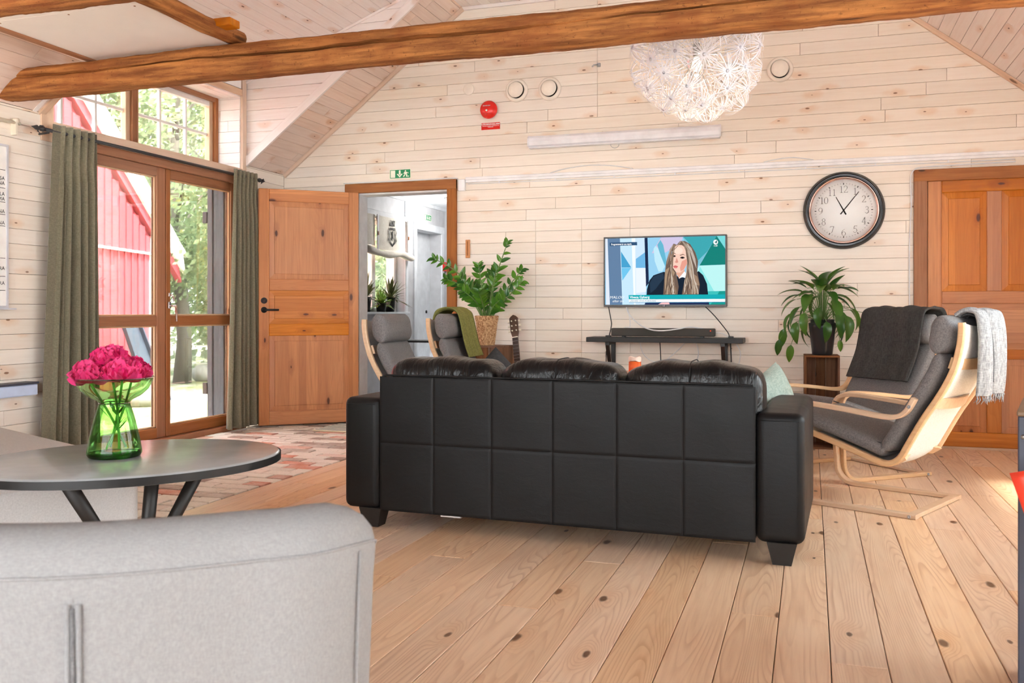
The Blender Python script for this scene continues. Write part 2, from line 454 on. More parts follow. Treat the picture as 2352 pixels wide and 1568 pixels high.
class MB:
    """collects shapes, builds ONE mesh"""
    def __init__(self):
        self.v = []; self.f = []; self.s = []
    def add(self, vs, fs, smooth=False):
        n = len(self.v)
        self.v += [tuple(p) for p in vs]
        self.f += [tuple(i + n for i in f) for f in fs]
        self.s += [smooth] * len(fs)
        return self
    def box(self, c, size, R=None, bev=0.0):
        hx, hy, hz = size[0] / 2, size[1] / 2, size[2] / 2
        if bev <= 0:
            vs = [(x, y, z) for z in (-hz, hz) for y in (-hy, hy) for x in (-hx, hx)]
            fs = [(0, 2, 3, 1), (4, 5, 7, 6), (0, 1, 5, 4), (2, 6, 7, 3), (0, 4, 6, 2), (1, 3, 7, 5)]
        else:
            b = min(bev, hx * .9, hy * .9, hz * .9)
            vs = []; idx = {}
            for sx in (-1, 1):
                for sy in (-1, 1):
                    for sz in (-1, 1):
                        for ax in range(3):
                            p = [sx * hx, sy * hy, sz * hz]
                            for k in range(3):
                                if k != ax:
                                    p[k] -= (sx, sy, sz)[k] * b
                            idx[(sx, sy, sz, ax)] = len(vs); vs.append(tuple(p))
            fs = []
            g = lambda s, ax: idx[(s[0], s[1], s[2], ax)]
            for ax in range(3):
                o1, o2 = [(1, 2), (2, 0), (0, 1)][ax]
                for s in (-1, 1):
                    q = []
                    for a, b2 in ((-1, -1), (1, -1), (1, 1), (-1, 1)):
                        t = [0, 0, 0]; t[ax] = s; t[o1] = a; t[o2] = b2
                        q.append(g(t, ax))
                    fs.append(tuple(q) if s > 0 else tuple(reversed(q)))
                for a in (-1, 1):          # edges parallel to ax
                    for b2 in (-1, 1):
                        t0 = [0, 0, 0]; t0[o1] = a; t0[o2] = b2
                        ta = list(t0); ta[ax] = -1; tb = list(t0); tb[ax] = 1
                        q = [g(ta, o1), g(tb, o1), g(tb, o2), g(ta, o2)]
                        fs.append(tuple(q) if a * b2 < 0 else tuple(reversed(q)))
            for sx in (-1, 1):
                for sy in (-1, 1):
                    for sz in (-1, 1):
                        q = [g((sx, sy, sz), 0), g((sx, sy, sz), 1), g((sx, sy, sz), 2)]
                        fs.append(tuple(q) if sx * sy * sz > 0 else tuple(reversed(q)))
        c = Vector(c)
        if R is not None:
            vs = [R @ Vector(p) + c for p in vs]
        else:
            vs = [Vector(p) + c for p in vs]
        return self.add(vs, fs)
    def bb(self, x0, x1, y0, y1, z0, z1, bev=0.0):
        return self.box(((x0 + x1) / 2, (y0 + y1) / 2, (z0 + z1) / 2), (abs(x1 - x0), abs(y1 - y0), abs(z1 - z0)), None, bev)
    def prism(self, poly, h0, h1, fr=None):
        """poly of (u,v), extruded h0..h1; fr maps (u,v,h)->xyz"""
        fr = fr or (lambda u, v, h: (u, v, h))
        n = len(poly)
        vs = [fr(u, v, h0) for u, v in poly] + [fr(u, v, h1) for u, v in poly]
        fs = [tuple(range(n - 1, -1, -1)), tuple(range(n, 2 * n))] + [(i, (i + 1) % n, n + (i + 1) % n, n + i) for i in range(n)]
        return self.add(vs, fs)
    def tube(self, path, r, seg=8, caps=True, smooth=True):
        P = [Vector(p) for p in path]; n = len(P)
        rs = r if isinstance(r, (list, tuple)) else [r] * n
        vs = []; fs = []
        up = None
        for i in range(n):
            d = (P[min(i + 1, n - 1)] - P[max(i - 1, 0)]).normalized()
            if up is None:
                up = Vector((0, 0, 1)) if abs(d.z) < 0.9 else Vector((1, 0, 0))
            a = d.cross(up)
            if a.length < 1e-5:
                a = d.cross(Vector((0.3, 1, 0.2)))
            a.normalize(); b = a.cross(d).normalized(); up = b
            for k in range(seg):
                t = 2 * pi * k / seg
                vs.append(P[i] + (a * cos(t) + b * sin(t)) * rs[i])
        for i in range(n - 1):
            for k in range(seg):
                k2 = (k + 1) % seg
                fs.append((i * seg + k, i * seg + k2, (i + 1) * seg + k2, (i + 1) * seg + k))
        if caps:
            fs.append(tuple(range(seg - 1, -1, -1))); fs.append(tuple((n - 1) * seg + k for k in range(seg)))
        return self.add(vs, fs, smooth)
    def lathe(self, prof, seg=32, c=(0, 0, 0), fr=None, smooth=True, caps=True):
        """prof of (r,h); fr maps local xyz"""
        fr = fr or (lambda p: p)
        vs = []; fs = []
        n = len(prof)
        for (r, h) in prof:
            for k in range(seg):
                t = 2 * pi * k / seg
                vs.append(fr((c[0] + r * cos(t), c[1] + r * sin(t), c[2] + h)))
        for i in range(n - 1):
            for k in range(seg):
                k2 = (k + 1) % seg
                fs.append((i * seg + k, i * seg + k2, (i + 1) * seg + k2, (i + 1) * seg + k))
        if caps and prof[0][0] > 1e-6:
            fs.append(tuple(range(seg - 1, -1, -1)))
        if caps and prof[-1][0] > 1e-6:
            fs.append(tuple((n - 1) * seg + k for k in range(seg)))
        return self.add(vs, fs, smooth)
    def sweep(self, path, sec, closed_sec=True, smooth=True, caps=True):
        """path: list of (origin, axisA, axisB); sec: list (a,b) or fn(i)->list"""
        vs = []; fs = []
        n = len(path); m = None
        for i, (o, A, B) in enumerate(path):
            s = sec(i) if callable(sec) else sec
            m = len(s)
            o = Vector(o); A = Vector(A); B = Vector(B)
            vs += [o + A * a + B * b for a, b in s]
        for i in range(n - 1):
            for k in range(m if closed_sec else m - 1):
                k2 = (k + 1) % m
                fs.append((i * m + k, i * m + k2, (i + 1) * m + k2, (i + 1) * m + k))
        if caps and closed_sec:
            fs.append(tuple(range(m - 1, -1, -1))); fs.append(tuple((n - 1) * m + k for k in range(m)))
        return self.add(vs, fs, smooth)
    def grid(self, fn, nu, nv, smooth=True, closed_u=False):
        vs = [fn(i / nu, j / nv) for j in range(nv + 1) for i in range(nu + (0 if closed_u else 1))]
        w = nu + (0 if closed_u else 1)
        fs = []
        for j in range(nv):
            for i in range(nu):
                i2 = (i + 1) % w if closed_u else i + 1
                fs.append((j * w + i, j * w + i2, (j + 1) * w + i2, (j + 1) * w + i))
        return self.add(vs, fs, smooth)
    def mesh(self, name):
        me = bpy.data.meshes.new(name)
        me.from_pydata(self.v, [], self.f)
        if any(self.s):
            me.polygons.foreach_set('use_smooth', self.s)
        me.update()
        return me
    def build(self, name, m, parent=None):
        return link_obj(name, self.mesh(name), m, parent)

def fix_normals(o):
    bm = bmesh.new(); bm.from_mesh(o.data)
    bmesh.ops.recalc_face_normals(bm, faces=bm.faces)
    bm.to_mesh(o.data); bm.free()
    return o

def subsurf(o, lv=2):
    md = o.modifiers.new('sub', 'SUBSURF'); md.levels = lv; md.render_levels = lv
    return o

def bez(pts, n=12):
    """Catmull-Rom through pts"""
    P = [Vector(p) for p in pts]
    out = []
    for i in range(len(P) - 1):
        p0 = P[max(i - 1, 0)]; p1 = P[i]; p2 = P[i + 1]; p3 = P[min(i + 2, len(P) - 1)]
        for k in range(n):
            t = k / n
            out.append(0.5 * ((2 * p1) + (p2 - p0) * t + (2 * p0 - 5 * p1 + 4 * p2 - p3) * t * t + (3 * p1 - p0 - 3 * p2 + p3) * t ** 3))
    out.append(P[-1])
    return out

def frame(o, U, V, N):
    return Matrix(((U[0], V[0], N[0], o[0]), (U[1], V[1], N[1], o[1]), (U[2], V[2], N[2], o[2]), (0, 0, 0, 1)))

# ---- convex clipping for boards
def clip_poly(poly, a, b, c):
    """keep a*u+b*v<=c"""
    out = []
    n = len(poly)
    for i in range(n):
        p, q = poly[i], poly[(i + 1) % n]
        dp = a * p[0] + b * p[1] - c; dq = a * q[0] + b * q[1] - c
        if dp <= 0:
            out.append(p)
        if (dp < 0 < dq) or (dq < 0 < dp):
            t = dp / (dp - dq)
            out.append((p[0] + (q[0] - p[0]) * t, p[1] + (q[1] - p[1]) * t))
    return out

def area(poly):
    return 0.5 * sum(poly[i][0] * poly[(i + 1) % len(poly)][1] - poly[(i + 1) % len(poly)][0] * poly[i][1] for i in range(len(poly)))

def clip_convex(poly, region):
    if area(region) < 0:
        region = region[::-1]
    for i in range(len(region)):
        p, q = region[i], region[(i + 1) % len(region)]
        dx, dy = q[0] - p[0], q[1] - p[1]
        a, b = dy, -dx
        poly = clip_poly(poly, a, b, a * p[0] + b * p[1])
        if len(poly) < 3:
            return []
    return poly

def inset(poly, d):
    if area(poly) < 0:
        poly = poly[::-1]
    n = len(poly); out = []
    for i in range(n):
        p0, p1, p2 = poly[i - 1], poly[i], poly[(i + 1) % n]
        def nrm(a, b):
            dx, dy = b[0] - a[0], b[1] - a[1]; l = hypot(dx, dy) or 1e-9
            return (-dy / l, dx / l)
        n1, n2 = nrm(p0, p1), nrm(p1, p2)
        k = 1 + n1[0] * n2[0] + n1[1] * n2[1]
        k = max(k, 0.25)
        out.append((p1[0] + d * (n1[0] + n2[0]) / k, p1[1] + d * (n1[1] + n2[1]) / k))
    return out

def clean(poly, eps=1e-4):
    out = []
    for p in poly:
        if not out or hypot(p[0] - out[-1][0], p[1] - out[-1][1]) > eps:
            out.append(p)
    if len(out) > 1 and hypot(out[0][0] - out[-1][0], out[0][1] - out[-1][1]) < eps:
        out.pop()
    return out

def piece(name, poly, m, parent, o, U, V, N, th, bev=0.0016, rel=0.0, vertical=False):
    """one board: poly in (u,v) of the surface frame; object frame: x=grain"""
    poly = clean(poly)
    if len(poly) < 3 or abs(area(poly)) < 2e-4:
        return None
    if area(poly) < 0:
        poly = poly[::-1]
    cu = sum(p[0] for p in poly) / len(poly); cv = sum(p[1] for p in poly) / len(poly)
    o = Vector(o); U = Vector(U); V = Vector(V); N = Vector(N)
    org = o + U * cu + V * cv
    loc = [(p[0] - cu, p[1] - cv) for p in poly]
    if vertical:           # grain runs along V
        loc = [(v, -u) for u, v in loc]
        U, V = V, -U
    mb = MB()
    n = len(loc)
    ins = inset(loc, bev)
    vs = [(p[0], p[1], 0) for p in loc] + [(p[0], p[1], th - bev) for p in loc] + [(p[0], p[1], th) for p in ins]
    fs = [tuple(range(n - 1, -1, -1))]
    for L in (0, 1):
        for i in range(n):
            j = (i + 1) % n
            fs.append((L * n + i, L * n + j, (L + 1) * n + j, (L + 1) * n + i))
    fs.append(tuple(2 * n + i for i in range(n)))
    mb.add(vs, fs)
    ob = mb.build(name, m, parent)
    ob.matrix_local = frame(org + N * rel, U, V, N)
    return ob

def boards(parent, name, regions, pitch, m, o, U, V, N, th=0.014, gap=0.0019, v0=0.0, joint=(1.2, 3.2), rng=None, cuts=(), jitter=0.0007):
    """rows of boards running along U; regions: convex polygons (u,v); cuts: extra seams at given u within v-range"""
    rng = rng or random.Random(3)
    vmin = min(p[1] for r in regions for p in r); vmax = max(p[1] for r in regions for p in r)
    umin = min(p[0] for r in regions for p in r); umax = max(p[0] for r in regions for p in r)
    k = math.floor((vmin - v0) / pitch)
    while v0 + k * pitch < vmax:
        a, b = v0 + k * pitch + gap / 2, v0 + (k + 1) * pitch - gap / 2
        js = []
        u = umin - rng.uniform(0, joint[1])
        while u < umax:
            u += rng.uniform(*joint)
            js.append(u)
        for (cu, c0, c1) in cuts:
            if c0 <= (a + b) / 2 <= c1:
                js = [j for j in js if abs(j - cu) > 0.25] + [cu]
        js = sorted(js)
        edges = [umin - 9] + js + [umax + 9]
        for e0, e1 in zip(edges[:-1], edges[1:]):
            if e1 < umin or e0 > umax:
                continue
            rect = [(e0 + gap / 2, a), (e1 - gap / 2, a), (e1 - gap / 2, b), (e0 + gap / 2, b)]
            for r in regions:
                p = clip_convex(rect, r)
                if len(p) >= 3:
                    piece(name, p, m, parent, o, U, V, N, th, rel=rng.uniform(-jitter, jitter))
        k += 1

def bar(name, p0, p1, w, h, m, parent=None, up=(0, 0, 1), bev=0.003):
    """squared bar from p0 to p1, local X along its length"""
    p0 = Vector(p0); p1 = Vector(p1)
    X = (p1 - p0); L = X.length; X.normalize()
    Z = Vector(up); Y = Z.cross(X).normalized(); Z = X.cross(Y)
    mb = MB().box((0, 0, 0), (L, w, h), None, bev)
    ob = mb.build(name, m, parent)
    ob.matrix_local = frame((p0 + p1) / 2, X, Y, Z)
    return ob

def copy_tree(o, parent=None):
    c = o.copy(); COL.objects.link(c); c.parent = parent
    for ch in list(o.children):
        copy_tree(ch, c)
    return c

def text_mesh(s, size, bold=0.0, shear=0.0, align='LEFT', spacing=1.0):
    cu = bpy.data.curves.new('txt', 'FONT')
    cu.body = s; cu.size = size; cu.align_x = align; cu.align_y = 'BOTTOM_BASELINE' if False else 'BOTTOM'
    cu.offset = bold; cu.shear = shear; cu.space_character = spacing
    cu.resolution_u = 2
    ob = bpy.data.objects.new('txt', cu); COL.objects.link(ob)
    dg = bpy.context.evaluated_depsgraph_get(); dg.update()
    me = bpy.data.meshes.new_from_object(ob.evaluated_get(dg))
    bpy.data.objects.remove(ob); bpy.data.curves.remove(cu)
    me.materials.clear()
    return me

def text(name, s, size, m, parent, o, U, V, bold=0.0, shear=0.0, align='LEFT', spacing=1.0, sx=1.0):
    me = text_mesh(s, size, bold, shear, align, spacing)
    ob = link_obj(name, me, m, parent)
    U = Vector(U).normalized(); V = Vector(V).normalized(); N = U.cross(V)
    ob.matrix_local = frame(o, U, V, N) @ Matrix.Scale(sx, 4, (1, 0, 0))
    return ob

def flat(name, poly, m, parent, fr):
    mb = MB(); mb.add([fr(u, v) for u, v in poly], [tuple(range(len(poly)))])
    return mb.build(name, m, parent)

def wall_frame(x, z, y=D):      # point on the back wall (faces -Y)
    return Vector((x, y, z))

# ================================================================== THE ROOM SHELL
SL, SR, SD = 0.77, 0.79, 0.382
ZE, ZF = 2.276, 3.65                 # eave and flat-ceiling height
XTL = XL + (ZF - ZE) / SL            # where the left slope meets the flat ceiling
XTR = 1.459 - (ZF - 2.636) / SR
XR = 1.459 + (2.636 - ZE) / SR       # right eave
YC = 6.754                           # far dormer cheek
YN = 4.54                            # near end of the dormer
Y0R = -2.6                            # shell runs back to here
PITCH = 0.093

# ---- floor
fl = struct(MB().bb(-3.0, XR + 3.0, -4.6, 11.4, -0.08, -0.021).build('floor', 'floor_gap'))
rngf = random.Random(11)
boards(fl, 'plank', [[(0.3, 3.0), (7.33, 3.0), (7.33, -XR), (0.3, -XR)]], 0.155, 'floor_board',
       (0, 0, -0.021), (0, 1, 0), (-1, 0, 0), (0, 0, 1), th=0.021, gap=0.003, v0=-1.915, joint=(1.6, 3.6), rng=rngf, jitter=0.0004)
# ---- brick floor along the window wall
bf = struct(MB().bb(XL, -3.0, -4.6, 7.35, -0.08, -0.020).build('floor_brick_bed', 'mortar'))
rb = random.Random(5)
bmesh_cache = {}
row = 0
y = 2.62
while y < 7.3:
    pitch_y = 0.118
    x = XL + 0.01 - (0.13 if row % 2 else 0.0) - rb.uniform(0, 0.03)
    while x < -3.0:
        L = 0.245 + rb.uniform(-0.006, 0.006)
        x0, x1 = max(x, XL + 0.008), min(x + L, -3.012)
        if x1 - x0 > 0.05:
            rect = [(x0, y), (x1, y + rb.uniform(-0.003, 0.003)), (x1 - rb.uniform(0, 0.004), y + pitch_y - 0.012), (x0 + rb.uniform(0, 0.004), y + pitch_y - 0.014)]
            piece('brick', rect, 'brick', bf, (0, 0, -0.024), (1, 0, 0), (0, 1, 0), (0, 0, 1), 0.026, bev=0.004, rel=rb.uniform(-0.003, 0.003))
        x += L + 0.013
    y += pitch_y
    row += 1

# ---- back wall: backing + boards
DOOR_L = (-4.013, -2.928); DOOR_R = (0.728, 1.84)
zt_l = 2.156; zt_r = 2.058
prof = [(XL, 0), (XL, ZE), (XTL, ZF), (XTR, ZF), (XR, ZE), (XR, 0)]
wb = MB()
BK = D + 0.014
def bwf(u, v, h): return (u, BK + h, v)
wb.prism([(XL, 0), (-3.894, 0), (-3.894, zt_l), (XL, zt_l)], 0, 0.13, bwf)
wb.prism([(-2.997, 0), (0.823, 0), (0.823, zt_l), (-2.997, zt_l)], 0, 0.13, bwf)
wb.prism([(0.823, 1.985), (XR, 1.985), (XR, zt_l), (0.823, zt_l)], 0, 0.13, bwf)
wb.prism([(1.74, 0), (XR, 0), (XR, 1.985), (1.74, 1.985)], 0, 0.13, bwf)
wb.prism([(-3.894, 2.07), (-2.997, 2.07), (-2.997, zt_l), (-3.894, zt_l)], 0, 0.13, bwf)
wb.prism([(XL, zt_l), (XR, zt_l), (XR, ZE), (XTR, ZF), (XTL, ZF), (XL, ZE)], 0, 0.13, bwf)
wall_back = struct(wb.build('wall_back', 'gap_dark'))
rw = random.Random(21)
cuts = [(-1.679, 2.60, 3.65), (-2.214, 1.035, 1.81), (-1.813, 1.035, 1.81), (-1.406, 1.035, 1.81),
        (-2.214, 0.0, 0.93), (-1.813, 0.0, 0.93), (-1.406, 0.0, 0.93)]
boards(wall_back, 'plank',
       [[(XL, 0), (DOOR_L[0], 0), (DOOR_L[0], zt_l), (XL, zt_l)],
        [(DOOR_L[1], 0), (DOOR_R[0], 0), (DOOR_R[0], zt_r), (DOOR_L[1], zt_r)],
        [(DOOR_L[1], zt_r), (XR, zt_r), (XR, zt_l), (DOOR_L[1], zt_l)],
        [(XL, zt_l), (XR, zt_l), (XR, ZE), (XTR, ZF), (XTL, ZF), (XL, ZE)]],
       PITCH, 'wall_board', (0, BK, 0), (1, 0, 0), (0, 0, 1), (0, -1, 0), rng=rw, v0=0.012, joint=(1.0, 3.4), cuts=cuts)

# ---- left wall with double door and dormer window
OY0, OY1 = 4.643, 6.69               # opening
ZS, ZH = 2.235, 2.865                # sill, head
wl = MB()
XB = XL - 0.014
def lwf(u, v, h): return (XB - h, u, v)
wl.prism([(Y0R, 0), (OY0, 0), (OY0, ZE), (Y0R, ZE)], 0, 0.25, lwf)
wl.prism([(OY1, 0), (YC + 0.7, 0), (YC + 0.7, ZE), (OY1, ZE)], 0, 0.25, lwf)
wl.prism([(OY1, ZE), (YC, ZE), (YC, 3.1), (OY1, 3.1)], 0, 0.25, lwf)
wl.prism([(YN, ZE), (OY0, ZE), (OY0, 3.1), (YN, 3.1)], 0, 0.25, lwf)
wl.prism([(OY0, 2.16), (OY1, 2.16), (OY1, ZS), (OY0, ZS)], 0, 0.25, lwf)
wl.prism([(OY0, ZH), (OY1, ZH), (OY1, 3.1), (OY0, 3.1)], 0, 0.25, lwf)
wall_left = struct(wl.build('wall_left', 'gap_dark'))
boards(wall_left, 'plank',
       [[(2.6, 0), (4.642, 0), (4.642, 2.12), (2.6, 2.12)], [(2.6, 2.12), (4.545, 2.12), (4.545, ZE), (2.6, ZE)], [(OY1 + 0.05, 0), (D - 0.001, 0), (D - 0.001, ZE), (OY1 + 0.05, ZE)]],
       PITCH, 'wall_board', (XB, 0, 0), (0, 1, 0), (0, 0, 1), (1, 0, 0), rng=random.Random(4), v0=0.03, joint=(1.5, 3.5))
# casings round the opening
def trim(name, p0, p1, w, h, m='trim_wood', up=(1, 0, 0), bev=0.002):
    return struct(bar(name, p0, p1, w, h, m, None, up, bev))
trim('trim_1', (XL - 0.002, OY1 + 0.03, 2.16), (XL - 0.002, OY1 + 0.03, 3.01), 0.058, 0.024)
trim('trim_2', (XL - 0.002, 4.59, 2.10), (XL - 0.002, 4.59, 2.40), 0.10, 0.024)
trim('trim_3', (XL - 0.004, 4.60, 2.198), (XL - 0.004, OY1 + 0.002, 2.198), 0.076, 0.024)          # sill board face
trim('trim_4', (XL - 0.004, OY0, 2.892), (XL - 0.004, OY1, 2.892), 0.054, 0.024)                   # head board
struct(MB().bb(XL - 0.01, XL + 0.002, OY0, OY1 - 0.01, 2.925, 3.02).build('trim_5', 'plaster'))
# soffit and reveals of the window
rv = struct(MB().bb(-4.93, XB, OY0 - 0.02, OY1 + 0.02, ZH + 0.012, ZH + 0.03).build('ceiling_window_soffit', 'cheek_board'))
boards(rv, 'plank', [[(OY0, -4.925), (OY1 - 0.001, -4.925), (OY1 - 0.001, XL - 0.012), (OY0, XL - 0.012)]], PITCH, 'cheek_board',
       (0, 0, ZH + 0.002), (0, 1, 0), (1, 0, 0), (0, 0, -1), th=0.012, joint=(3, 4))
rv2 = struct(MB().bb(-4.93, XB, OY1 + 0.012, OY1 + 0.03, 2.2, 2.9).build('wall_window_reveal', 'gap_dark'))
boards(rv2, 'plank', [[(-4.925, ZS), (XL - 0.012, ZS), (XL - 0.012, ZH), (-4.925, ZH)]], PITCH, 'cheek_board',
       (0, OY1 + 0.002, 0), (1, 0, 0), (0, 0, 1), (0, -1, 0), th=0.012, v0=0.05, joint=(3, 4))
struct(MB().bb(-4.93, XB, OY0 - 0.02, OY0, 2.2, 2.9).build('wall_window_reveal_near', 'cheek_board'))
# ---- dormer cheek, strip of roof between cheek and gable, dormer ceiling, roof slopes, flat ceiling
ck = struct(MB().prism([(XL - 0.03, ZE + 0.0), (XL - 0.03, 3.0), (XTL - 0.09, ZF + 0.02), (XTL - 0.01, ZF + 0.02)], 0, 0.03, lambda u, v, h: (u, YC + 0.012 + h, v)).build('wall_dormer_cheek', 'gap_dark'))
boards(ck, 'plank', [[(XL - 0.02, ZE - 0.03), (XTL, ZF - 0.014), (XTL - 0.09, ZF), (XL - 0.02, 2.99)]], PITCH, 'cheek_board',
       (0, YC + 0.012, 0), (1, 0, 0), (0, 0, 1), (0, -1, 0), th=0.012, v0=0.05, rng=random.Random(8), joint=(2, 4))
nl = sqrt(1 + SL * SL); LL = (XTL - XL) * nl
VL = (1 / nl, 0, SL / nl); NL_ = (SL / nl, 0, -1 / nl)
st = MB()
for y0, y1 in ((YC, D + 0.1), (Y0R, YN)):
    st.prism([(y0, -0.02), (y1, -0.02), (y1, LL), (y0, LL)], 0.012, 0.05, lambda u, v, h: (XL + VL[0] * v - NL_[0] * h, u, ZE + VL[2] * v - NL_[2] * h))
roof_l = struct(st.build('ceiling_slope_left', 'gap_dark'))
boards(roof_l, 'plank', [[(YC - 0.0, 0.0), (D, 0.0), (D, LL), (YC, LL)], [(2.4, 0.0), (YN, 0.0), (YN, LL), (2.4, LL)]], PITCH, 'roof_board',
       Vector((XL, 0, ZE)) - Vector(NL_) * 0.012, (0, 1, 0), VL, NL_, th=0.012, rng=random.Random(31), joint=(0.9, 2.5))
nd_ = sqrt(1 + SD * SD); VD = (1 / nd_, 0, SD / nd_); ND = (SD / nd_, 0, -1 / nd_); LD = (XTL - 0.09 - XL) * nd_
dc = MB().prism([(YN - 0.02, -0.3), (YC + 0.02, -0.3), (YC + 0.02, LD), (YN - 0.02, LD)], 0.012, 0.05, lambda u, v, h: (XL + VD[0] * v - ND[0] * h, u, 3.003 + VD[2] * v - ND[2] * h))
roof_d = struct(dc.build('ceiling_dormer', 'gap_dark'))
boards(roof_d, 'plank', [[(YN, 0.0), (YC, 0.0), (YC, LD), (YN, LD)]], PITCH, 'cheek_board',
       Vector((XL, 0, 3.003)) - Vector(ND) * 0.012, (0, 1, 0), VD, ND, th=0.012, rng=random.Random(32), joint=(1.2, 2.5))
# near cheek (back of it never seen from inside but it closes the dormer)
struct(MB().prism([(XL, ZE - 0.02), (XL, 3.02), (XTL - 0.09, ZF + 0.02), (XTL, ZF + 0.02)], 0, 0.03, lambda u, v, h: (u, YN - 0.03 - h, v + 0.015)).build('wall_dormer_cheek_near', 'cheek_board'))
nr = sqrt(1 + SR * SR); LR = (XR - XTR) * nr
VR = (-1 / nr, 0, SR / nr); NR = (-SR / nr, 0, -1 / nr)
rr = MB().prism([(-D - 0.1, -0.02), (-Y0R, -0.02), (-Y0R, LR), (-D - 0.1, LR)], 0.012, 0.05, lambda u, v, h: (XR + VR[0] * v - NR[0] * h, -u, ZE + VR[2] * v - NR[2] * h))
roof_r = struct(rr.build('ceiling_slope_right', 'gap_dark'))
boards(roof_r, 'plank', [[(-D, 0.0), (-4.2, 0.0), (-4.2, LR), (-D, LR)]], PITCH, 'cheek_board',
       Vector((XR, 0, ZE)) - Vector(NR) * 0.012, (0, -1, 0), VR, NR, th=0.012, rng=random.Random(33), joint=(1.2, 2.5))
cf = struct(MB().bb(XTL - 0.12, XTR + 0.05, Y0R, D + 0.1, ZF + 0.012, ZF + 0.05).build('ceiling', 'gap_dark'))
boards(cf, 'plank', [[(3.2, XTL), (D, XTL), (D, XTR), (3.2, XTR)]], PITCH, 'cheek_board', (0, 0, ZF + 0.012), (0, 1, 0), (1, 0, 0), (0, 0, -1), th=0.012, rng=random.Random(34))
# edge mouldings
def slope_pt(v, y, off=0.0): return Vector((XL + VL[0] * v + NL_[0] * off, y, ZE + VL[2] * v + NL_[2] * off))
trim('trim_7', slope_pt(0.0, YC - 0.003, -0.020), slope_pt(LL, YC - 0.003, -0.020), 0.07, 0.026, 'cheek_board', (0, -1, 0))
trim('trim_8', slope_pt(0.0, D - 0.012, 0.018), slope_pt(LL, D - 0.012, 0.018), 0.035, 0.022, 'trim_wood', (0, -1, 0))
trim('trim_9', slope_pt(-0.03, YN + 0.012, -0.02), slope_pt(LL, YN + 0.012, -0.02), 0.065, 0.05, 'trim_wood', (0, -1, 0))
rp0 = Vector((XR + NR[0] * 0.018, D - 0.012, ZE + NR[2] * 0.018)); rp1 = rp0 + Vector(VR) * LR
trim('trim_10', rp0, rp1, 0.035, 0.022, 'trim_wood', (0, -1, 0))
trim('trim_11', (XTL, D - 0.012, ZF - 0.016), (XTR, D - 0.012, ZF - 0.016), 0.03, 0.02, 'cheek_board', (0, -1, 0))
dp0 = Vector((XL, YC - 0.008, 3.003)) + Vector(ND) * 0.012
trim('trim_12', dp0, dp0 + Vector(VD) * LD, 0.02, 0.014, 'cheek_board', (0, -1, 0))

# ---- walls outside the frame: right wall and rear wall with windows assumed for daylight
rwm = MB()
RW = [(1.0, 3.1), (3.6, 5.7)]
ys = [Y0R] + [v for p in RW for v in p] + [D + 0.1]
for a, b in zip(ys[0::2], ys[1::2]):
    rwm.bb(XR, XR + 0.2, a, b, 0, ZE + 0.02)
for a, b in RW:
    rwm.bb(XR, XR + 0.2, a, b, 0, 0.7); rwm.bb(XR, XR + 0.2, a, b, 2.15, ZE + 0.02)
struct(rwm.build('wall_right', 'cheek_board'))
rem = MB()
for (a, b, z0, z1) in ((XL, -3.7, 0, ZE), (1.1, XR, 0, ZE), (-3.7, 1.1, 0, 0.35), (-3.7, 1.1, 2.5, ZF), (-1.45, -1.25, 0.35, 2.5)):
    rem.bb(a, b, Y0R - 0.2, Y0R, z0, z1)
struct(rem.build('wall_rear', 'cheek_board'))
for i, (a, b) in enumerate(RW):
    w_ = struct(empty('window_%d' % (3 + i), (XR + 0.1, 0, 0)))  # unseen windows, assumed as a daylight source
    for (y0, y1, z0, z1) in ((a, b, .7, .77), (a, b, 2.08, 2.15), (a, a + .07, .7, 2.15), (b - .07, b, .7, 2.15), ((a + b) / 2 - .04, (a + b) / 2 + .04, .7, 2.15)):
        MB().bb(-.04, .04, y0, y1, z0, z1, 0.004).build('window_frame', 'white_paint', w_)
    MB().bb(-.003, .003, a, b, .72, 2.13).build('pane', 'pane_glass', w_)
def portal(loc, n, sx, sy):
    d_ = bpy.data.lights.new('window_portal', 'AREA'); d_.shape = 'RECTANGLE'; d_.size = sx; d_.size_y = sy
    d_.cycles.is_portal = True
    o_ = bpy.data.objects.new('window_portal', d_); COL.objects.link(o_)
    o_.location = loc; o_.rotation_euler = Vector(n).to_track_quat('-Z', 'Y').to_euler()
for a, b in RW:
    portal((XR + 0.22, (a + b) / 2, 1.43), (-1, 0, 0), b - a, 1.5)
portal((-1.3, Y0R - 0.22, 1.43), (0, 1, 0), 4.9, 2.3)
portal((-5.0, 5.67, 1.1), (1, 0, 0), 2.1, 2.2)
portal((-5.0, 5.67, 2.55), (1, 0, 0), 2.1, 0.7)

# ---- dormer window
win = struct(empty('window_1', (-4.93, 0, 0)))
def wbar(name, y0, z0, y1, z1, w, h, m='pale_window', x=0.0):
    o = bar(name, (x, y0, z0), (x, y1, z1), w, h, m, win, (1, 0, 0), 0.003); return o
wz0, wz1 = ZS - 0.03, ZH + 0.004
wbar('window_frame', OY0 - 0.01, wz0 + 0.03, OY1 + 0.01, wz0 + 0.03, 0.06, 0.07)
wbar('window_frame', OY0 - 0.01, wz1 - 0.025, OY1 + 0.01, wz1 - 0.025, 0.05, 0.07, 'casing_pine')
wbar('window_frame', OY1 - 0.02, wz0, OY1 - 0.02, wz1, 0.05, 0.075, 'casing_pine')
wbar('window_frame', OY0 + 0.02, wz0, OY0 + 0.02, wz1, 0.05, 0.075, 'casing_pine')
wbar('mullion', 5.667, wz0, 5.667, wz1, 0.055, 0.066, 'casing_pine')
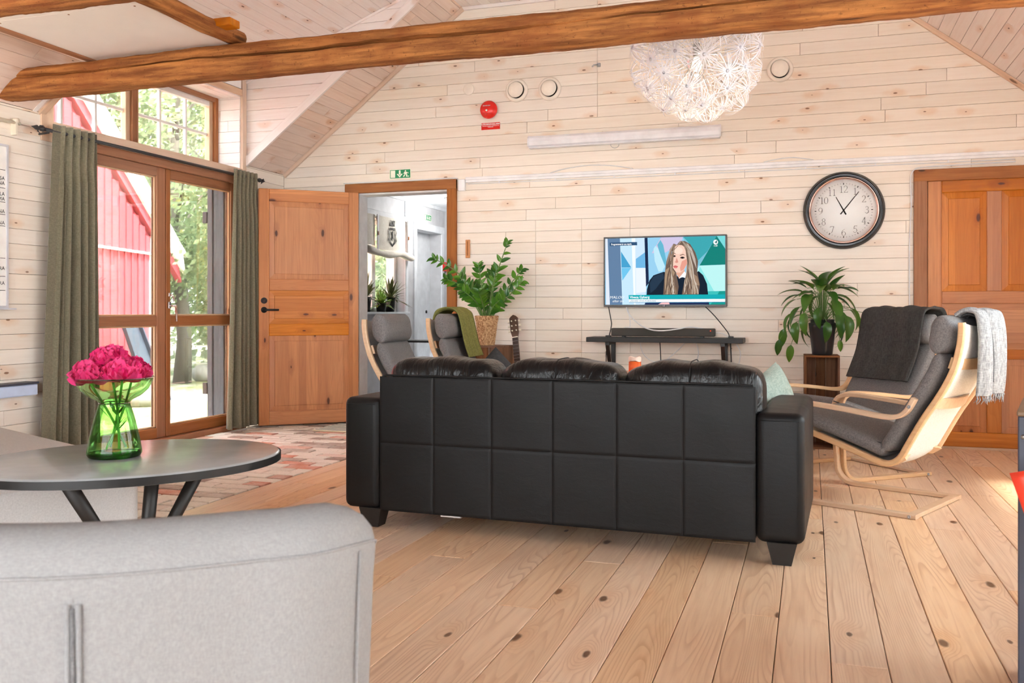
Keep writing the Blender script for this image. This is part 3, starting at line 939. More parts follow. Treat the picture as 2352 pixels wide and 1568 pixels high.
for a, b in ((OY0 + 0.045, 5.64), (5.694, OY1 - 0.045)):
    for (p, q) in (((a + .02, wz0), (a + .02, wz1)), ((b - .02, wz0), (b - .02, wz1))):
        wbar('sash_stile', p[0], p[1], q[0], q[1], 0.045, 0.05, 'pale_window', -0.02)
    wbar('sash_rail', a, wz1 - 0.068, b, wz1 - 0.068, 0.05, 0.047, 'white_paint', -0.02)
    wbar('sash_rail', a, wz0 + 0.05, b, wz0 + 0.05, 0.04, 0.047, 'white_paint', -0.02)
    for k in (1, 2):
        yy = a + (b - a) * k / 3
        wbar('glazing_bar', yy, wz0, yy, wz1 - 0.06, 0.022, 0.02, 'white_paint', -0.03)
    wbar('glazing_bar', a, 2.535, b, 2.535, 0.022, 0.018, 'white_paint', -0.03)
    MB().bb(-0.038, -0.034, a, b, wz0 + 0.03, wz1 - 0.05).build('pane', 'pane_glass', win)

# ---- french doors
fd = struct(empty('door_1', (-4.72, 0, 0)))
def fbar(name, y0, z0, y1, z1, w, h=0.056, m='door_brown', x=0.0):
    return bar(name, (x, y0, z0), (x, y1, z1), w, h, m, fd, (1, 0, 0), 0.004)
fbar('door_frame', 4.64, 2.132, 6.73, 2.132, 0.065, 0.09, 'door_brown', 0.01)
fbar('door_frame', 6.70, 0.03, 6.70, 2.158, 0.05, 0.087, 'door_brown', 0.01)
fbar('door_frame', 4.66, 0.03, 4.66, 2.158, 0.05, 0.087, 'door_brown', 0.01)
fbar('threshold', 4.64, 0.022, 6.73, 0.022, 0.045, 0.13, 'door_brown', 0.015)
for (a, b) in ((4.685, 5.755), (5.763, 6.675)):
    ga, gb = a + 0.10 - (0.05 if a > 5 else 0), b - 0.095 + (0.0 if a > 5 else 0.0)
    fbar('stile', (a + ga) / 2, 0.048, (a + ga) / 2, 2.10, ga - a)
    fbar('stile', (gb + b) / 2, 0.048, (gb + b) / 2, 2.10, b - gb)
    fbar('rail', ga, 2.065, gb, 2.065, 0.07)
    fbar('rail', ga, 0.088, gb, 0.088, 0.08)
    fbar('rail', ga, 0.936, gb, 0.936, 0.074)
    for z0, z1 in ((0.128, 0.899), (0.973, 2.03)):
        MB().bb(-0.006, -0.002, ga, gb, z0, z1).build('pane', 'pane_glass', fd)
        for (y0, zz0, y1, zz1) in ((ga + .006, z0, ga + .006, z1), (gb - .006, z0, gb - .006, z1), (ga, z1 - .006, gb, z1 - .006), (ga, z0 + .006, gb, z0 + .006)):
            fbar('gasket', y0, zz0, y1, zz1, 0.007, 0.01, 'black_metal', -0.016)
            fbar('glazing_bead', y0, zz0, y1, zz1, 0.012, 0.012, 'pale_window', 0.008)
# handle
hd = MB()
hd.box((0.036, 5.79, 1.055), (0.014, 0.032, 0.055), None, 0.004)
hd.tube([(0.04, 5.79, 1.05), (0.075, 5.79, 1.05), (0.08, 5.81, 1.05), (0.08, 5.815, 1.03), (0.08, 5.816, 0.93)], 0.009, 8)
hd.box((0.034, 5.79, 1.135), (0.014, 0.022, 0.03), None, 0.003)
hd.tube([(0.04, 5.79, 1.135), (0.06, 5.795, 1.13), (0.06, 5.81, 1.115), (0.06, 5.812, 1.085)], 0.008, 8)
hd.build('handle', 'chrome', fd)['label'] = 'chrome lever handle'

# ---- pine door casings and leaves
def casing(root, x0, x1, zt, w, m):
    bar('casing', (x0 + w / 2, D - 0.012, 0), (x0 + w / 2, D - 0.012, zt), w, 0.03, m, root, (0, -1, 0), 0.004)
    if x1 < 1.5:
        bar('casing', (x1 - w / 2, D - 0.012, 0), (x1 - w / 2, D - 0.012, zt), w, 0.03, m, root, (0, -1, 0), 0.004)
    else:
        bar('casing', (x1 - w / 2, D - 0.012, 0), (x1 - w / 2, D - 0.012, zt), w, 0.03, m, root, (0, -1, 0), 0.004)
    bar('casing', (x0 - 0.0, D - 0.0125, zt - w * 0.47), (x1, D - 0.0125, zt - w * 0.47), w * 0.96, 0.032, m, root, (0, -1, 0), 0.004)

def leafpart(name, root, x0, x1, z0, z1, y0, y1, vertical, m='door_pine', bev=0.004):
    if vertical:
        return bar(name, ((x0 + x1) / 2, (y0 + y1) / 2, z0), ((x0 + x1) / 2, (y0 + y1) / 2, z1), x1 - x0, y1 - y0, m, root, (0, -1, 0), bev)
    return bar(name, (x0, (y0 + y1) / 2, (z0 + z1) / 2), (x1, (y0 + y1) / 2, (z0 + z1) / 2), z1 - z0, y1 - y0, m, root, (0, -1, 0), bev)

def raised_panel(root, x0, x1, z0, z1, vertical=True, m='door_pine'):
    """field panel with sloping margins, on both faces; local X follows the grain"""
    w = 0.045; t0, t1 = 0.006, 0.017
    cx, cz = (x0 + x1) / 2, (z0 + z1) / 2
    hu, hv = (x1 - x0) / 2, (z1 - z0) / 2
    mb = MB()
    for s in (1, -1):
        o = [(-hu, -hv), (hu, -hv), (hu, hv), (-hu, hv)]
        i = [(-hu + w, -hv + w), (hu - w, -hv + w), (hu - w, hv - w), (-hu + w, hv - w)]
        j = [(p[0] * (1 - 0.004 / hu) , p[1] * (1 - 0.004 / hv)) for p in i]
        vs = [(p[0], p[1], s * t0) for p in o] + [(p[0], p[1], s * (t1 - 0.004)) for p in i] + [(p[0], p[1], s * t1) for p in j]
        fs = [(k, (k + 1) % 4, 4 + (k + 1) % 4, 4 + k) for k in range(4)] + [(4 + k, 4 + (k + 1) % 4, 8 + (k + 1) % 4, 8 + k) for k in range(4)] + [(8, 9, 10, 11)]
        if s < 0:
            fs = [tuple(reversed(f)) for f in fs]
        if vertical:
            vs = [(v[1], -v[0], v[2]) for v in vs]
        mb.add(vs, fs)
    ob = mb.build('panel', m, root)
    if vertical:
        ob.matrix_local = frame((cx, 0, cz), (0, 0, 1), (-1, 0, 0), (0, -1, 0))
    else:
        ob.matrix_local = frame((cx, 0, cz), (1, 0, 0), (0, 0, 1), (0, -1, 0))
    return ob

d2 = struct(empty('door_2', (0, 0, 0)))
casing(d2, DOOR_L[0], DOOR_L[1], 2.156, 0.088, 'casing_pine')
MB().bb(-3.925, -3.885, 7.362, 7.52, 0, 2.07).build('jamb', 'white_paint', d2)
MB().bb(-3.002, -2.985, 7.33, 7.52, 0, 2.07).build('jamb', 'casing_pine', d2)
MB().bb(-3.925, -2.985, 7.362, 7.52, 2.058, 2.075).build('jamb', 'white_paint', d2)
# open leaf, swung towards the window wall
hx, hy = -3.872, 7.315
ang = atan2(6.752 - hy, -4.552 - hx)
leaf = struct(empty('door_3', (hx, hy, 0), ang))
Wd, Zb, Zt = 0.87, 0.018, 2.072
Hd = Zt - Zb
# local +X runs hinge -> free edge; local -Y... faces: use y in [-.02,.02]
T = 0.02
sw = 0.088
leafpart('stile', leaf, 0, sw, Zb, Zt, -T, T, True)
leafpart('stile', leaf, Wd - sw, Wd, Zb, Zt, -T, T, True)
zz = lambda f: Zt - f * Hd
for f0, f1 in ((0, .052), (.382, .43), (.572, .622), (.942, 1.0)):
    leafpart('rail', leaf, sw, Wd - sw, zz(f1), zz(f0), -T, T, False)
for f0, f1, vv in ((.052, .382, True), (.43, .572, False), (.622, .942, True)):
    raised_panel(leaf, sw, Wd - sw, zz(f1), zz(f0), vv)
for s in (1,):
    hb = MB()
    hx2, hz = Wd - 0.045, 1.02
    hb.lathe([(0.026, 0), (0.026, 0.008), (0.022, 0.012), (0.01, 0.012), (0.01, 0.05)], 20, fr=lambda p: (hx2 + p[0], T * s + p[2] * s, hz + p[1]))
    hb.tube([(hx2, (T + .045) * s, hz), (hx2 - 0.02, (T + .05) * s, hz), (hx2 - 0.12, (T + .05) * s, hz)], 0.009, 8)
    hb.build('handle', 'black_metal', leaf)['label'] = 'black lever handle'
    lk = MB().lathe([(0.027, 0), (0.027, 0.012), (0.022, 0.016), (0.014, 0.016), (0.014, 0.02), (0, 0.02)], 20, fr=lambda p: (hx2 + p[0], T * s + p[2] * s, 1.10 + p[1]))
    lk.build('lock', 'dark_iron', leaf)

# closed pine door on the right
d4 = struct(empty('door_4', (0, 0, 0)))
casing(d4, DOOR_R[0], DOOR_R[1], 2.057, 0.092, 'casing_pine')
rl = empty('leaf_origin', (0, D + 0.03, 0)); rl.parent = d4; rl.name = 'leaf'
x0, x1 = 0.826, 1.742; zt, zb = 1.974, 0.012
xm0, xm1 = 1.222, 1.318
leafpart('stile', rl, x0, x0 + 0.095, zb, zt, -T, T, True)
leafpart('stile', rl, x1 - 0.095, x1, zb, zt, -T, T, True)
leafpart('rail', rl, x0 + .095, x1 - .095, 1.885, zt, -T, T, False)
leafpart('rail', rl, x0 + .095, x1 - .095, 1.065, 1.155, -T, T, False)
leafpart('rail', rl, x0 + .095, x1 - .095, 0.66, 0.73, -T, T, False)
leafpart('rail', rl, x0 + .095, x1 - .095, zb, 0.12, -T, T, False)
leafpart('stile', rl, xm0, xm1, 1.155, 1.885, -T, T, True)
leafpart('stile', rl, xm0, xm1, 0.12, 0.66, -T, T, True)
for a, b in ((x0 + .095, xm0), (xm1, x1 - .095)):
    raised_panel(rl, a, b, 1.155, 1.885, True)
    raised_panel(rl, a, b, 0.12, 0.66, True)
raised_panel(rl, x0 + .095, x1 - .095, 0.73, 1.065, False)
hb = MB()
hb.lathe([(0.026, 0), (0.026, 0.01), (0.02, 0.014), (0, 0.014)], 20, fr=lambda p: (0.872 + p[0], -T - p[2], 1.022 + p[1]))
hb.build('lock', 'dark_iron', rl)
hb = MB()
hb.lathe([(0.024, 0), (0.024, 0.01), (0.01, 0.012), (0.01, 0.05)], 20, fr=lambda p: (0.872 + p[0], -T - p[2], 0.94 + p[1]))
hb.tube([(0.872, -T - .05, 0.94), (0.89, -T - .055, 0.94), (0.99, -T - .055, 0.945)], 0.009, 8)
hb.build('handle', 'black_metal', rl)
struct(MB().bb(0.82, 1.75, D + 0.0, D + 0.12, -0.01, 0.012).build('trim_13', 'trim_wood'))

# ---- beams and loft platform
def beam(name, y0, y1, z0, z1, x0, x1, seed, slope=True, nx=150):
    """hewn log: wavy section, drying crack along the front face"""
    r = random.Random(seed)
    w = (y1 - y0); h = (z1 - z0)
    ph = [r.uniform(0, 6.28) for _ in range(12)]
    def wob(x, k, a): return a * (sin(x * 1.7 + ph[k]) + 0.6 * sin(x * 4.3 + ph[k + 1]) + 0.3 * sin(x * 13 + ph[k + 2]) + 0.2 * sin(x * 29 + ph[k]))
    def crack(x): return 0.62 + 0.045 * sin(x * 1.1 + 1.0) + 0.02 * sin(x * 5.3) + 0.008 * sin(x * 23)
    mb = MB()
    path = []
    def sec_at(x):
        cr = crack(x)
        cd = 0.045 * max(0.12, 0.75 + 0.4 * sin(x * 1.9 + 0.4) + 0.2 * sin(x * 7.1))
        cw = 0.095 * (0.72 + 0.28 * sin(x * 2.3))
        f = wob(x, 0, 0.004); b = wob(x, 3, 0.003); t = wob(x, 6, 0.004); e = wob(x, 8, 0.004)
        j = lambda a: 0.35 * r.uniform(-a, a)
        Y0, Y1 = y0 + f, y1 + b
        Z0, Z1 = z0 + e, z1 + t
        hh = Z1 - Z0
        s = [(Y0 + 0.022, Z0 + j(.0025)), (Y0 + 0.006, Z0 + 0.010 + j(.002)), (Y0, Z0 + 0.03), (Y0 - 0.004 + j(.001), Z0 + hh * 0.3), (Y0 - 0.003 + j(.001), Z0 + hh * (cr - cw - .06)),
             (Y0 - 0.001, Z0 + hh * (cr - cw)), (Y0 + cd, Z0 + hh * cr), (Y0 + 0.002, Z0 + hh * (cr + cw * .5)), (Y0 + 0.002 + j(.001), Z0 + hh * (cr + .18)),
             (Y0 + 0.012, Z1 - 0.012 + j(.002)), (Y0 + 0.03, Z1 + j(.003)), (Y1 - 0.03, Z1 + j(.002)), (Y1 - 0.004, Z1 - 0.02), (Y1 + j(.0015), (Z0 + Z1) / 2),
             (Y1 - 0.003, Z0 + 0.02 + j(.002)), (Y1 - 0.02, Z0 + j(.004)), ((Y0 + Y1) / 2, Z0 - 0.003 + j(.003))]
        return s
    vs = []; fs = []
    m = None
    for i in range(nx + 1):
        x = x0 + (x1 - x0) * i / nx
        s = sec_at(x); m = len(s)
        for (yy, z) in s:
            xx = x
            if slope:       # cut the end along the roof slope
                xx = max(x, XL + (z - ZE) / SL)
            vs.append((xx, yy, z))
    for i in range(nx):
        for k in range(m):
            k2 = (k + 1) % m
            fs.append((i * m + k, (i + 1) * m + k, (i + 1) * m + k2, i * m + k2))
    fs.append(tuple(range(m))); fs.append(tuple(nx * m + k for k in range(m - 1, -1, -1)))
    mb.add(vs, fs, True)
    for i in range(nx):
        for k in (4, 5, 6, 7):
            mb.s[i * m + k] = False
    return mb.build(name, 'old_beam')
b1 = tag(beam('tie_beam', 4.19, 4.335, 2.293, 2.462, XL - 0.05, 1.75, 5, True, 230), 'long rough-hewn timber tie beam crossing the whole room', 'beam')
b2 = tag(beam('tie_beam', 2.95, 3.10, 2.30, 2.47, XL - 0.05, -1.6, 9), 'rough timber beam at the top left corner', 'beam')
lp = empty('loft_panel', (-3.5, 3.6, 2.482), 0, 'white plasterboard panel lying across the beams', 'ceiling panel')
for a, b in ((-0.70, -0.047), (-0.043, 0.70)):
    MB().bb(-0.49, 0.45, a, b, 0, 0.018, 0.001).build('board', 'plaster', lp)
for x in (-.44, 0.0, .40):
    for y in (-.075, -.018):
        MB().lathe([(0.005, -0.0012), (0.005, 0.001)], 10, c=(x, y, 0)).build('screw', 'casing_pine', lp)
tag(bar('joist', (-4.005, 2.8, 2.495), (-4.005, 4.30, 2.495), 0.045, 0.05, 'casing_pine', None, (0, 0, 1), 0.004), 'thin brown wooden edge strip left of the white panel', 'joist')
pl = MB().tube([(k * 0.16, 0.006 * sin(k), 0.004 * cos(k * 2)) for k in range(11)], [0.05, .049, .05, .048, .047, .048, .046, .047, .046, .045, .044], 14)
po_ = tag(pl.build('roof_pole', 'old_beam'), 'round timber pole right of the white panel', 'pole')
po_.matrix_world = frame((-3.01, 2.7, 2.513), (0, 1, 0), (-1, 0, 0), (0, 0, 1))
tag(MB().box((-2.945, 4.08, 2.53), (0.12, 0.09, 0.04), None, 0.003).build('wood_block', 'door_pine'), 'orange wood block at the far end of the round pole', 'wood block')
tag(MB().box((-2.94, 3.56, 2.535), (0.12, 0.09, 0.04), None, 0.003).build('wood_block', 'door_pine'), 'orange wood block beside the pole at the top edge', 'wood block')

# ================================================================== THINGS ON THE BACK WALL
WY = D - 0.001
def disc(r, h, x, z, y=WY, seg=40, mb=None, prof=None):
    mb = mb or MB()
    prof = prof or [(r, 0), (r, h * .7), (r * .97, h), (0, h)]
    return mb.lathe(prof, seg, fr=lambda p: (x + p[0], y - p[2], z + p[1]))

# ---- television
TX0, TX1, TZ0, TZ1 = -1.612, -0.626, 1.043, 1.614
tv = empty('television', ((TX0 + TX1) / 2, D - 0.06, TZ0), 0, 'flat-screen television showing a woman with long hair, hung above a black shelf', 'television')
tcx = (TX0 + TX1) / 2
W2 = (TX1 - TX0) / 2; HT = TZ1 - TZ0
MB().bb(-W2, W2, 0.0, 0.045, 0, HT, 0.006).build('housing', 'black_metal', tv)
MB().bb(-0.2, 0.2, 0.04, 0.062, 0.1, HT - 0.1).build('wall_mount', 'black_metal', tv)
bz = 0.012
for (a, b, c_, d_) in ((-W2, W2, HT - bz, HT), (-W2, W2, 0, 0.018), (-W2, -W2 + bz, .018, HT - bz), (W2 - bz, W2, .018, HT - bz)):
    MB().bb(a, b, -0.004, 0.004, c_, d_, 0.0015).build('bezel', 'tv_frame', tv)
SU0, SU1, SV0, SV1 = -W2 + bz, W2 - bz, 0.018, HT - bz
_tvc = {}
def E_(r, g, b):
    k = (r, g, b)
    if k not in _tvc:
        _tvc[k] = emis('screen_%02x%02x%02x' % k, srgb(r, g, b), 0.145)
    return _tvc[k]
def scr(x, y, lay):
    """photo-crop pixel on the screen -> point in the screen plane (one flat picture)"""
    u = (x - 222) / 1908.0
    top = 199 - 40 * u; bot = 1241 + 5 * u
    v = 1 - (y - top) / (bot - top)
    return (SU0 + u * (SU1 - SU0), -0.0003 - lay * 0.00012, SV0 + v * (SV1 - SV0))
picture = MB().bb(SU0, SU1, -0.0002, 0.003, SV0, SV1).build('screen', E_(150, 205, 235), tv)
lay_ = [0]
def pic(col, pts, name='picture_area'):
    lay_[0] += 1
    mb = MB(); mb.add([scr(x, y, lay_[0]) for x, y in pts], [tuple(range(len(pts)))])
    o = mb.build(name, E_(*col), picture)
    return o
def blob(cx, cy, rx, ry, n=20, a0=0.0, a1=2 * pi):
    return [(cx + rx * cos(a0 + (a1 - a0) * k / n), cy + ry * sin(a0 + (a1 - a0) * k / n)) for k in range(n)]
# studio backdrop
pic((222, 230, 242), [(222, 200), (265, 200), (300, 1240), (238, 1240)])
pic((98, 128, 162), [(262, 199), (465, 195), (505, 1240), (300, 1240)])
pic((196, 228, 246), [(465, 195), (655, 192), (690, 1240), (505, 1240)])
pic((70, 160, 205), [(482, 400), (650, 655), (492, 655)])
pic((110, 195, 235), [(492, 660), (650, 660), (505, 860)])
pic((240, 248, 254), [(655, 192), (715, 190), (720, 1240), (692, 1240)])
pic((205, 228, 246), [(715, 190), (865, 187), (890, 1240), (720, 1240)])
pic((110, 180, 225), [(725, 520), (880, 410), (890, 660), (725, 660)])
pic((232, 240, 250), [(725, 664), (890, 664), (892, 1040), (730, 1060)])
pic((24, 40, 72), [(865, 187), (913, 186), (935, 900), (890, 960)])
pic((150, 205, 236), [(915, 186), (1480, 175), (1500, 720), (935, 760)])
pic((206, 196, 226), [(1130, 180), (1475, 175), (1440, 300), (1200, 420), (980, 430)])
pic((100, 180, 206), [(1070, 300), (1120, 220), (1165, 300), (1215, 560), (1200, 640), (1120, 460)])
pic((190, 230, 244), [(1010, 360), (1040, 315), (1080, 350), (1190, 640), (1150, 720), (1090, 720), (1030, 560)])
pic((120, 190, 210), [(1475, 175), (1500, 240), (1600, 660), (1735, 620), (2000, 162)])
pic((60, 165, 175), [(1480, 174), (2000, 163), (1860, 400), (1700, 560), (1560, 260)])
pic((18, 128, 118), [(2000, 162), (2130, 365), (2130, 615), (1735, 628)])
pic((120, 215, 215), [(2005, 162), (2126, 160), (2129, 360)])
pic((186, 240, 238), [(1735, 630), (2130, 617), (2131, 1035), (1700, 1040), (1690, 700)])
pic((140, 228, 226), [(1740, 640), (1960, 1035), (1840, 1038), (1700, 800)])
pic((20, 150, 140), [(1840, 1036), (2131, 1032), (2131, 1246), (1860, 1246)])
pic((60, 190, 186), [(1860, 1038), (2040, 1034), (1980, 1150), (1900, 1246), (1870, 1246)])
# woman: dark jumper, hair, face
pic((20, 34, 50), [(890, 1240), (905, 1000), (945, 860), (1010, 780), (1170, 725), (1400, 800), (1560, 830), (1720, 715), (1790, 780), (1850, 920), (1868, 1090), (1885, 1244)])
pic((36, 56, 76), [(950, 900), (1010, 800), (1160, 740), (1180, 820), (1040, 1000), (960, 1060)])
pic((112, 92, 80), [(1380, 300), (1430, 240), (1500, 238), (1590, 290), (1670, 420), (1712, 560), (1700, 720), (1740, 930), (1720, 1085), (1460, 1085), (1500, 860), (1560, 700), (1540, 420), (1300, 400), (1285, 560), (1370, 740), (1410, 960), (1390, 1085), (1165, 1085), (1185, 780), (1215, 560), (1270, 370), (1330, 280)])
pic((225, 172, 150), [(1380, 700), (1500, 700), (1520, 760), (1420, 835), (1370, 760)])
pic((250, 250, 252), [(1408, 832), (1500, 720), (1535, 760), (1530, 830), (1470, 810)])
pic((244, 204, 186), [(1305, 420), (1330, 340), (1390, 300), (1460, 305), (1520, 350), (1545, 450), (1545, 590), (1500, 690), (1430, 740), (1370, 735), (1310, 650), (1278, 560), (1285, 480)])
pic((228, 158, 140), [(1460, 560), (1540, 520), (1540, 600), (1490, 690), (1440, 720), (1430, 660)])
pic((250, 220, 204), blob(1400, 390, 75, 55))
for (cx, cy) in ((1330, 478), (1468, 503)):
    pic((84, 66, 64), blob(cx, cy, 36, 16))
    pic((22, 20, 24), blob(cx, cy, 15, 14))
pic((124, 96, 84), [(1300, 440), (1345, 425), (1372, 445), (1345, 438), (1302, 452)])
pic((124, 96, 84), [(1428, 460), (1480, 445), (1520, 470), (1480, 458), (1430, 472)])
pic((216, 150, 134), [(1378, 500), (1405, 575), (1375, 588), (1345, 570), (1362, 560)])
pic((204, 96, 98), [(1322, 640), (1355, 624), (1375, 630), (1402, 640), (1380, 668), (1345, 668)])
pic((232, 126, 124), [(1335, 648), (1395, 648), (1375, 664), (1348, 664)])
# hair in strands
for k, (c1, p) in enumerate([((146, 124, 108), [(1380, 305), (1310, 370), (1270, 500), (1225, 620), (1215, 560), (1265, 390), (1330, 290)]),
                             ((184, 166, 152), [(1330, 300), (1285, 380), (1245, 500), (1262, 400), (1310, 305)]),
                             ((150, 128, 112), [(1480, 290), (1560, 380), (1600, 560), (1640, 760), (1600, 640), (1545, 470)]),
                             ((190, 176, 166), [(1520, 262), (1610, 350), (1670, 520), (1690, 680), (1640, 560), (1580, 380)]),
                             ((168, 142, 116), [(1200, 700), (1280, 640), (1350, 740), (1300, 860), (1360, 960), (1260, 1080), (1195, 1080), (1190, 880)]),
                             ((122, 96, 76), [(1230, 760), (1320, 800), (1290, 900), (1390, 980), (1380, 1080), (1300, 1080), (1260, 960)]),
                             ((196, 172, 146), [(1240, 820), (1300, 780), (1280, 880), (1330, 920), (1290, 960), (1250, 900)]),
                             ((160, 132, 110), [(1560, 700), (1640, 760), (1700, 800), (1735, 940), (1640, 940), (1720, 1060), (1600, 1080), (1560, 900)]),
                             ((126, 102, 86), [(1500, 860), (1580, 900), (1640, 1000), (1600, 1080), (1480, 1080)]),
                             ((200, 180, 164), [(1600, 800), (1660, 860), (1700, 930), (1630, 910), (1580, 1000), (1570, 900)])]):
    pic(c1, p)
rh = random.Random(6)
def strand(x0, y0, x1, y1, w, amp, col):
    pts_l, pts_r = [], []
    p = rh.uniform(0, 6)
    for q in range(13):
        t = q / 12
        x = x0 + (x1 - x0) * t ** 1.1 + amp * t * sin(t * 13 + p); y = y0 + (y1 - y0) * t
        ww = w * (0.5 + 0.5 * sin(pi * (0.1 + .8 * t)))
        pts_l.append((x - ww, y)); pts_r.append((x + ww, y))
    pic(col, pts_l + pts_r[::-1])
HC = [(92, 74, 64), (128, 104, 88), (160, 136, 114), (188, 168, 148), (206, 192, 178), (140, 116, 98)]
for q in range(20):
    t = q / 19
    strand(1330 + 60 * t, 300 - 20 * t, 1190 + 190 * t, 1080, rh.uniform(4, 9), 10 + 16 * t, rh.choice(HC)) if t < 0.35 else strand(1275 + 20 * t, 500 + 160 * t, 1190 + 190 * t, 1080, rh.uniform(4, 9), 16, rh.choice(HC))
for q in range(24):
    t = q / 23
    strand(1490 + 70 * t, 250 + 40 * t, 1500 + 210 * t, 1080, rh.uniform(4, 9), 14, rh.choice(HC)) if t > 0.4 else strand(1550 + 20 * t, 560, 1490 + 180 * t, 1080, rh.uniform(4, 9), 14, rh.choice(HC))
for q in range(8):
    strand(1440 + 6 * q, 245, 1320 - 8 * q if q < 4 else 1545 + 12 * q, 420, 4, 3, rh.choice(HC))
# lower third
pic((20, 170, 178), [(612, 1090), (2131, 1086), (2131, 1156), (616, 1156)])
pic((246, 250, 252), [(616, 1158), (2131, 1158), (2131, 1202), (620, 1204)])
pic((80, 150, 190), [(620, 1206), (2131, 1204), (2131, 1212), (620, 1214)])
pic((28, 44, 84), [(880, 1214), (1880, 1214), (1884, 1244), (870, 1242)])
pic((242, 190, 190), [(1090, 1240), (1140, 1210), (1260, 1208), (1270, 1240)])
pic((52, 84, 118), [(302, 262), (748, 254), (750, 305), (304, 316)])
pic((250, 252, 252), blob(1986, 262, 36, 40))
def ptext(s, x, y, h, col, bold=0.0, shear=0.0, sx=1.0):
    lay_[0] += 1
    u, yy, v = scr(x, y, lay_[0])
    k = (SU1 - SU0) / 1908.0
    text('caption', s, h * k * 1.38, E_(*col), picture, (u, yy, v), (1, 0, 0), (0, 0, 1), bold, shear, 'LEFT', 1.0, sx)
ptext('Programmet \u00e4r en repris', 326, 312, 30, (250, 250, 250), 0.0006, 0, 0.8)
ptext('Viveca Gyberg', 632, 1152, 40, (250, 252, 252), 0.0006, 0, 0.98)
ptext('L\u00c4KARE OCH FORSKARE', 632, 1202, 26, (150, 178, 190), 0.0004, 0, 1.05)
ptext('MALOU', 302, 1156, 44, (250, 252, 252), 0.0, 0.25, 1.1)
ptext('efter tio', 345, 1212, 40, (250, 252, 252), 0.0, 0.35, 1.0)
ptext('4', 1968, 296, 48, (20, 100, 96), 0.0012, 0.3)
ptext('11.04', 1955, 336, 20, (250, 250, 250), 0.0005, 0, 0.95)
MB().box((0, -0.005, 0.007), (0.03, 0.004, 0.016), None, 0.002).build('logo_tab', 'black_metal', tv)
text('logo', 'LG', 0.016, 'alu', tv, (-0.01, -0.0076, 0.001), (1, 0, 0), (0, 0, 1), 0.0002)

# ---- black shelf below the television
SHY0 = 7.06
sh = empty('wall_shelf', (-1.1, D, 0.775), 0, 'black laminate shelf on angled brackets under the television', 'shelf')
MB().bb(-0.605, 0.612, SHY0 - D, -0.003, -0.012, 0.026, 0.002).build('board', 'black_laminate', sh)
for bx in (-0.44, 0.46):
    br = MB()
    br.bb(bx - 0.017, bx + 0.017, -0.035, -0.003, -0.50, -0.012, 0.002)
    br.bb(bx - 0.017, bx + 0.017, -0.26, -0.003, -0.036, -0.012, 0.002)
    a = Vector((bx, -0.25, -0.03)); b = Vector((bx, -0.02, -0.40))
    d = (b - a).normalized()
    R = Matrix((( 1, 0, 0), (0, d.y, -d.z), (0, d.z, d.y))).transposed().transposed()
    br.box((a + b) / 2, (0.03, (b - a).length, 0.026), R, 0.002)
    br.build('bracket', 'black_metal', sh)
# ---- soundbar
sb = empty('soundbar', (-1.11, 7.17, 0.801), 0, 'long dark soundbar with a small red light on the black shelf', 'soundbar')
MB().bb(-0.405, 0.405, -0.045, 0.045, 0.009, 0.073, 0.006).build('body', 'soundbar_mesh', sb)
for x in (-0.31, 0.31):
    MB().bb(x - 0.012, x + 0.012, -0.03, 0.03, 0, 0.01).build('foot', 'black_metal', sb)
emis('led_red', srgb(255, 60, 30), 0.4)
MB().lathe([(0.004, 0), (0.003, .002), (0, .002)], 10, fr=lambda p: (0.375 + p[0], -0.045 - p[2], 0.055 + p[1])).build('power_light', 'led_red', sb)
for i, (x, lab) in enumerate(((-1.548, 'tiny black plug box at the left end of the soundbar'), (-0.585, 'small black media box at the right end of the shelf'))):
    tag(MB().bb(x - 0.02, x + 0.02, 7.15, 7.20, 0.801, 0.814, 0.003).build('media_box', 'black_metal'), lab, 'box')

def cable(name, pts, r, m, label, n=10):
    return tag(MB().tube(bez(pts, n), r, 6).build(name, m), label, 'cable')
cable('cable', [(-1.575, 7.30, 1.05), (-1.56, 7.30, 0.97), (-1.545, 7.28, 0.90), (-1.55, 7.22, 0.815)], 0.004, 'black_metal', 'black cable hanging from the lower left corner of the television')
cable('cable', [(-1.43, 7.30, 1.05), (-1.40, 7.29, 0.98), (-1.30, 7.18, 0.905), (-1.20, 7.10, 0.865), (-1.10, 7.095, 0.856), (-0.98, 7.10, 0.87), (-0.90, 7.13, 0.885), (-0.80, 7.20, 0.872)], 0.005, 'cable_white', 'thick white cable sagging across the front of the soundbar')
cable('cable', [(-0.80, 7.31, 1.05), (-0.72, 7.30, 0.97), (-0.62, 7.25, 0.85), (-0.60, 7.2, 0.812)], 0.004, 'black_metal', 'black cable slanting from the television to the right end of the shelf')
cable('cable', [(-1.47, 7.33, 0.83), (-1.455, 7.30, 0.865), (-1.42, 7.29, 0.88), (-1.38, 7.30, 0.865), (-1.41, 7.30, 0.85), (-1.45, 7.31, 0.862), (-1.40, 7.32, 0.89), (-1.42, 7.33, 1.04)], 0.003, 'cable_white', 'thin white cable coiled behind the left end of the soundbar')
cable('cable', [(-0.72, 7.23, 0.84), (-0.66, 7.24, 0.835), (-0.60, 7.25, 0.806)], 0.003, 'cable_white', 'short thin white lead at the right end of the soundbar')
cable('cable', [(-1.32, 7.32, 0.76), (-1.29, 7.325, 0.66), (-1.21, 7.325, 0.60), (-1.12, 7.325, 0.61), (-1.03, 7.325, 0.68), (-0.95, 7.32, 0.76)], 0.0035, 'cable_white', 'white cable hanging in a loop under the shelf')
cable('cable', [(-0.87, 7.32, 0.76), (-0.85, 7.325, 0.68), (-0.87, 7.325, 0.60), (-0.93, 7.325, 0.54), (-0.97, 7.325, 0.44)], 0.0035, 'cable_white', 'white cable curving down right of the shelf loop')
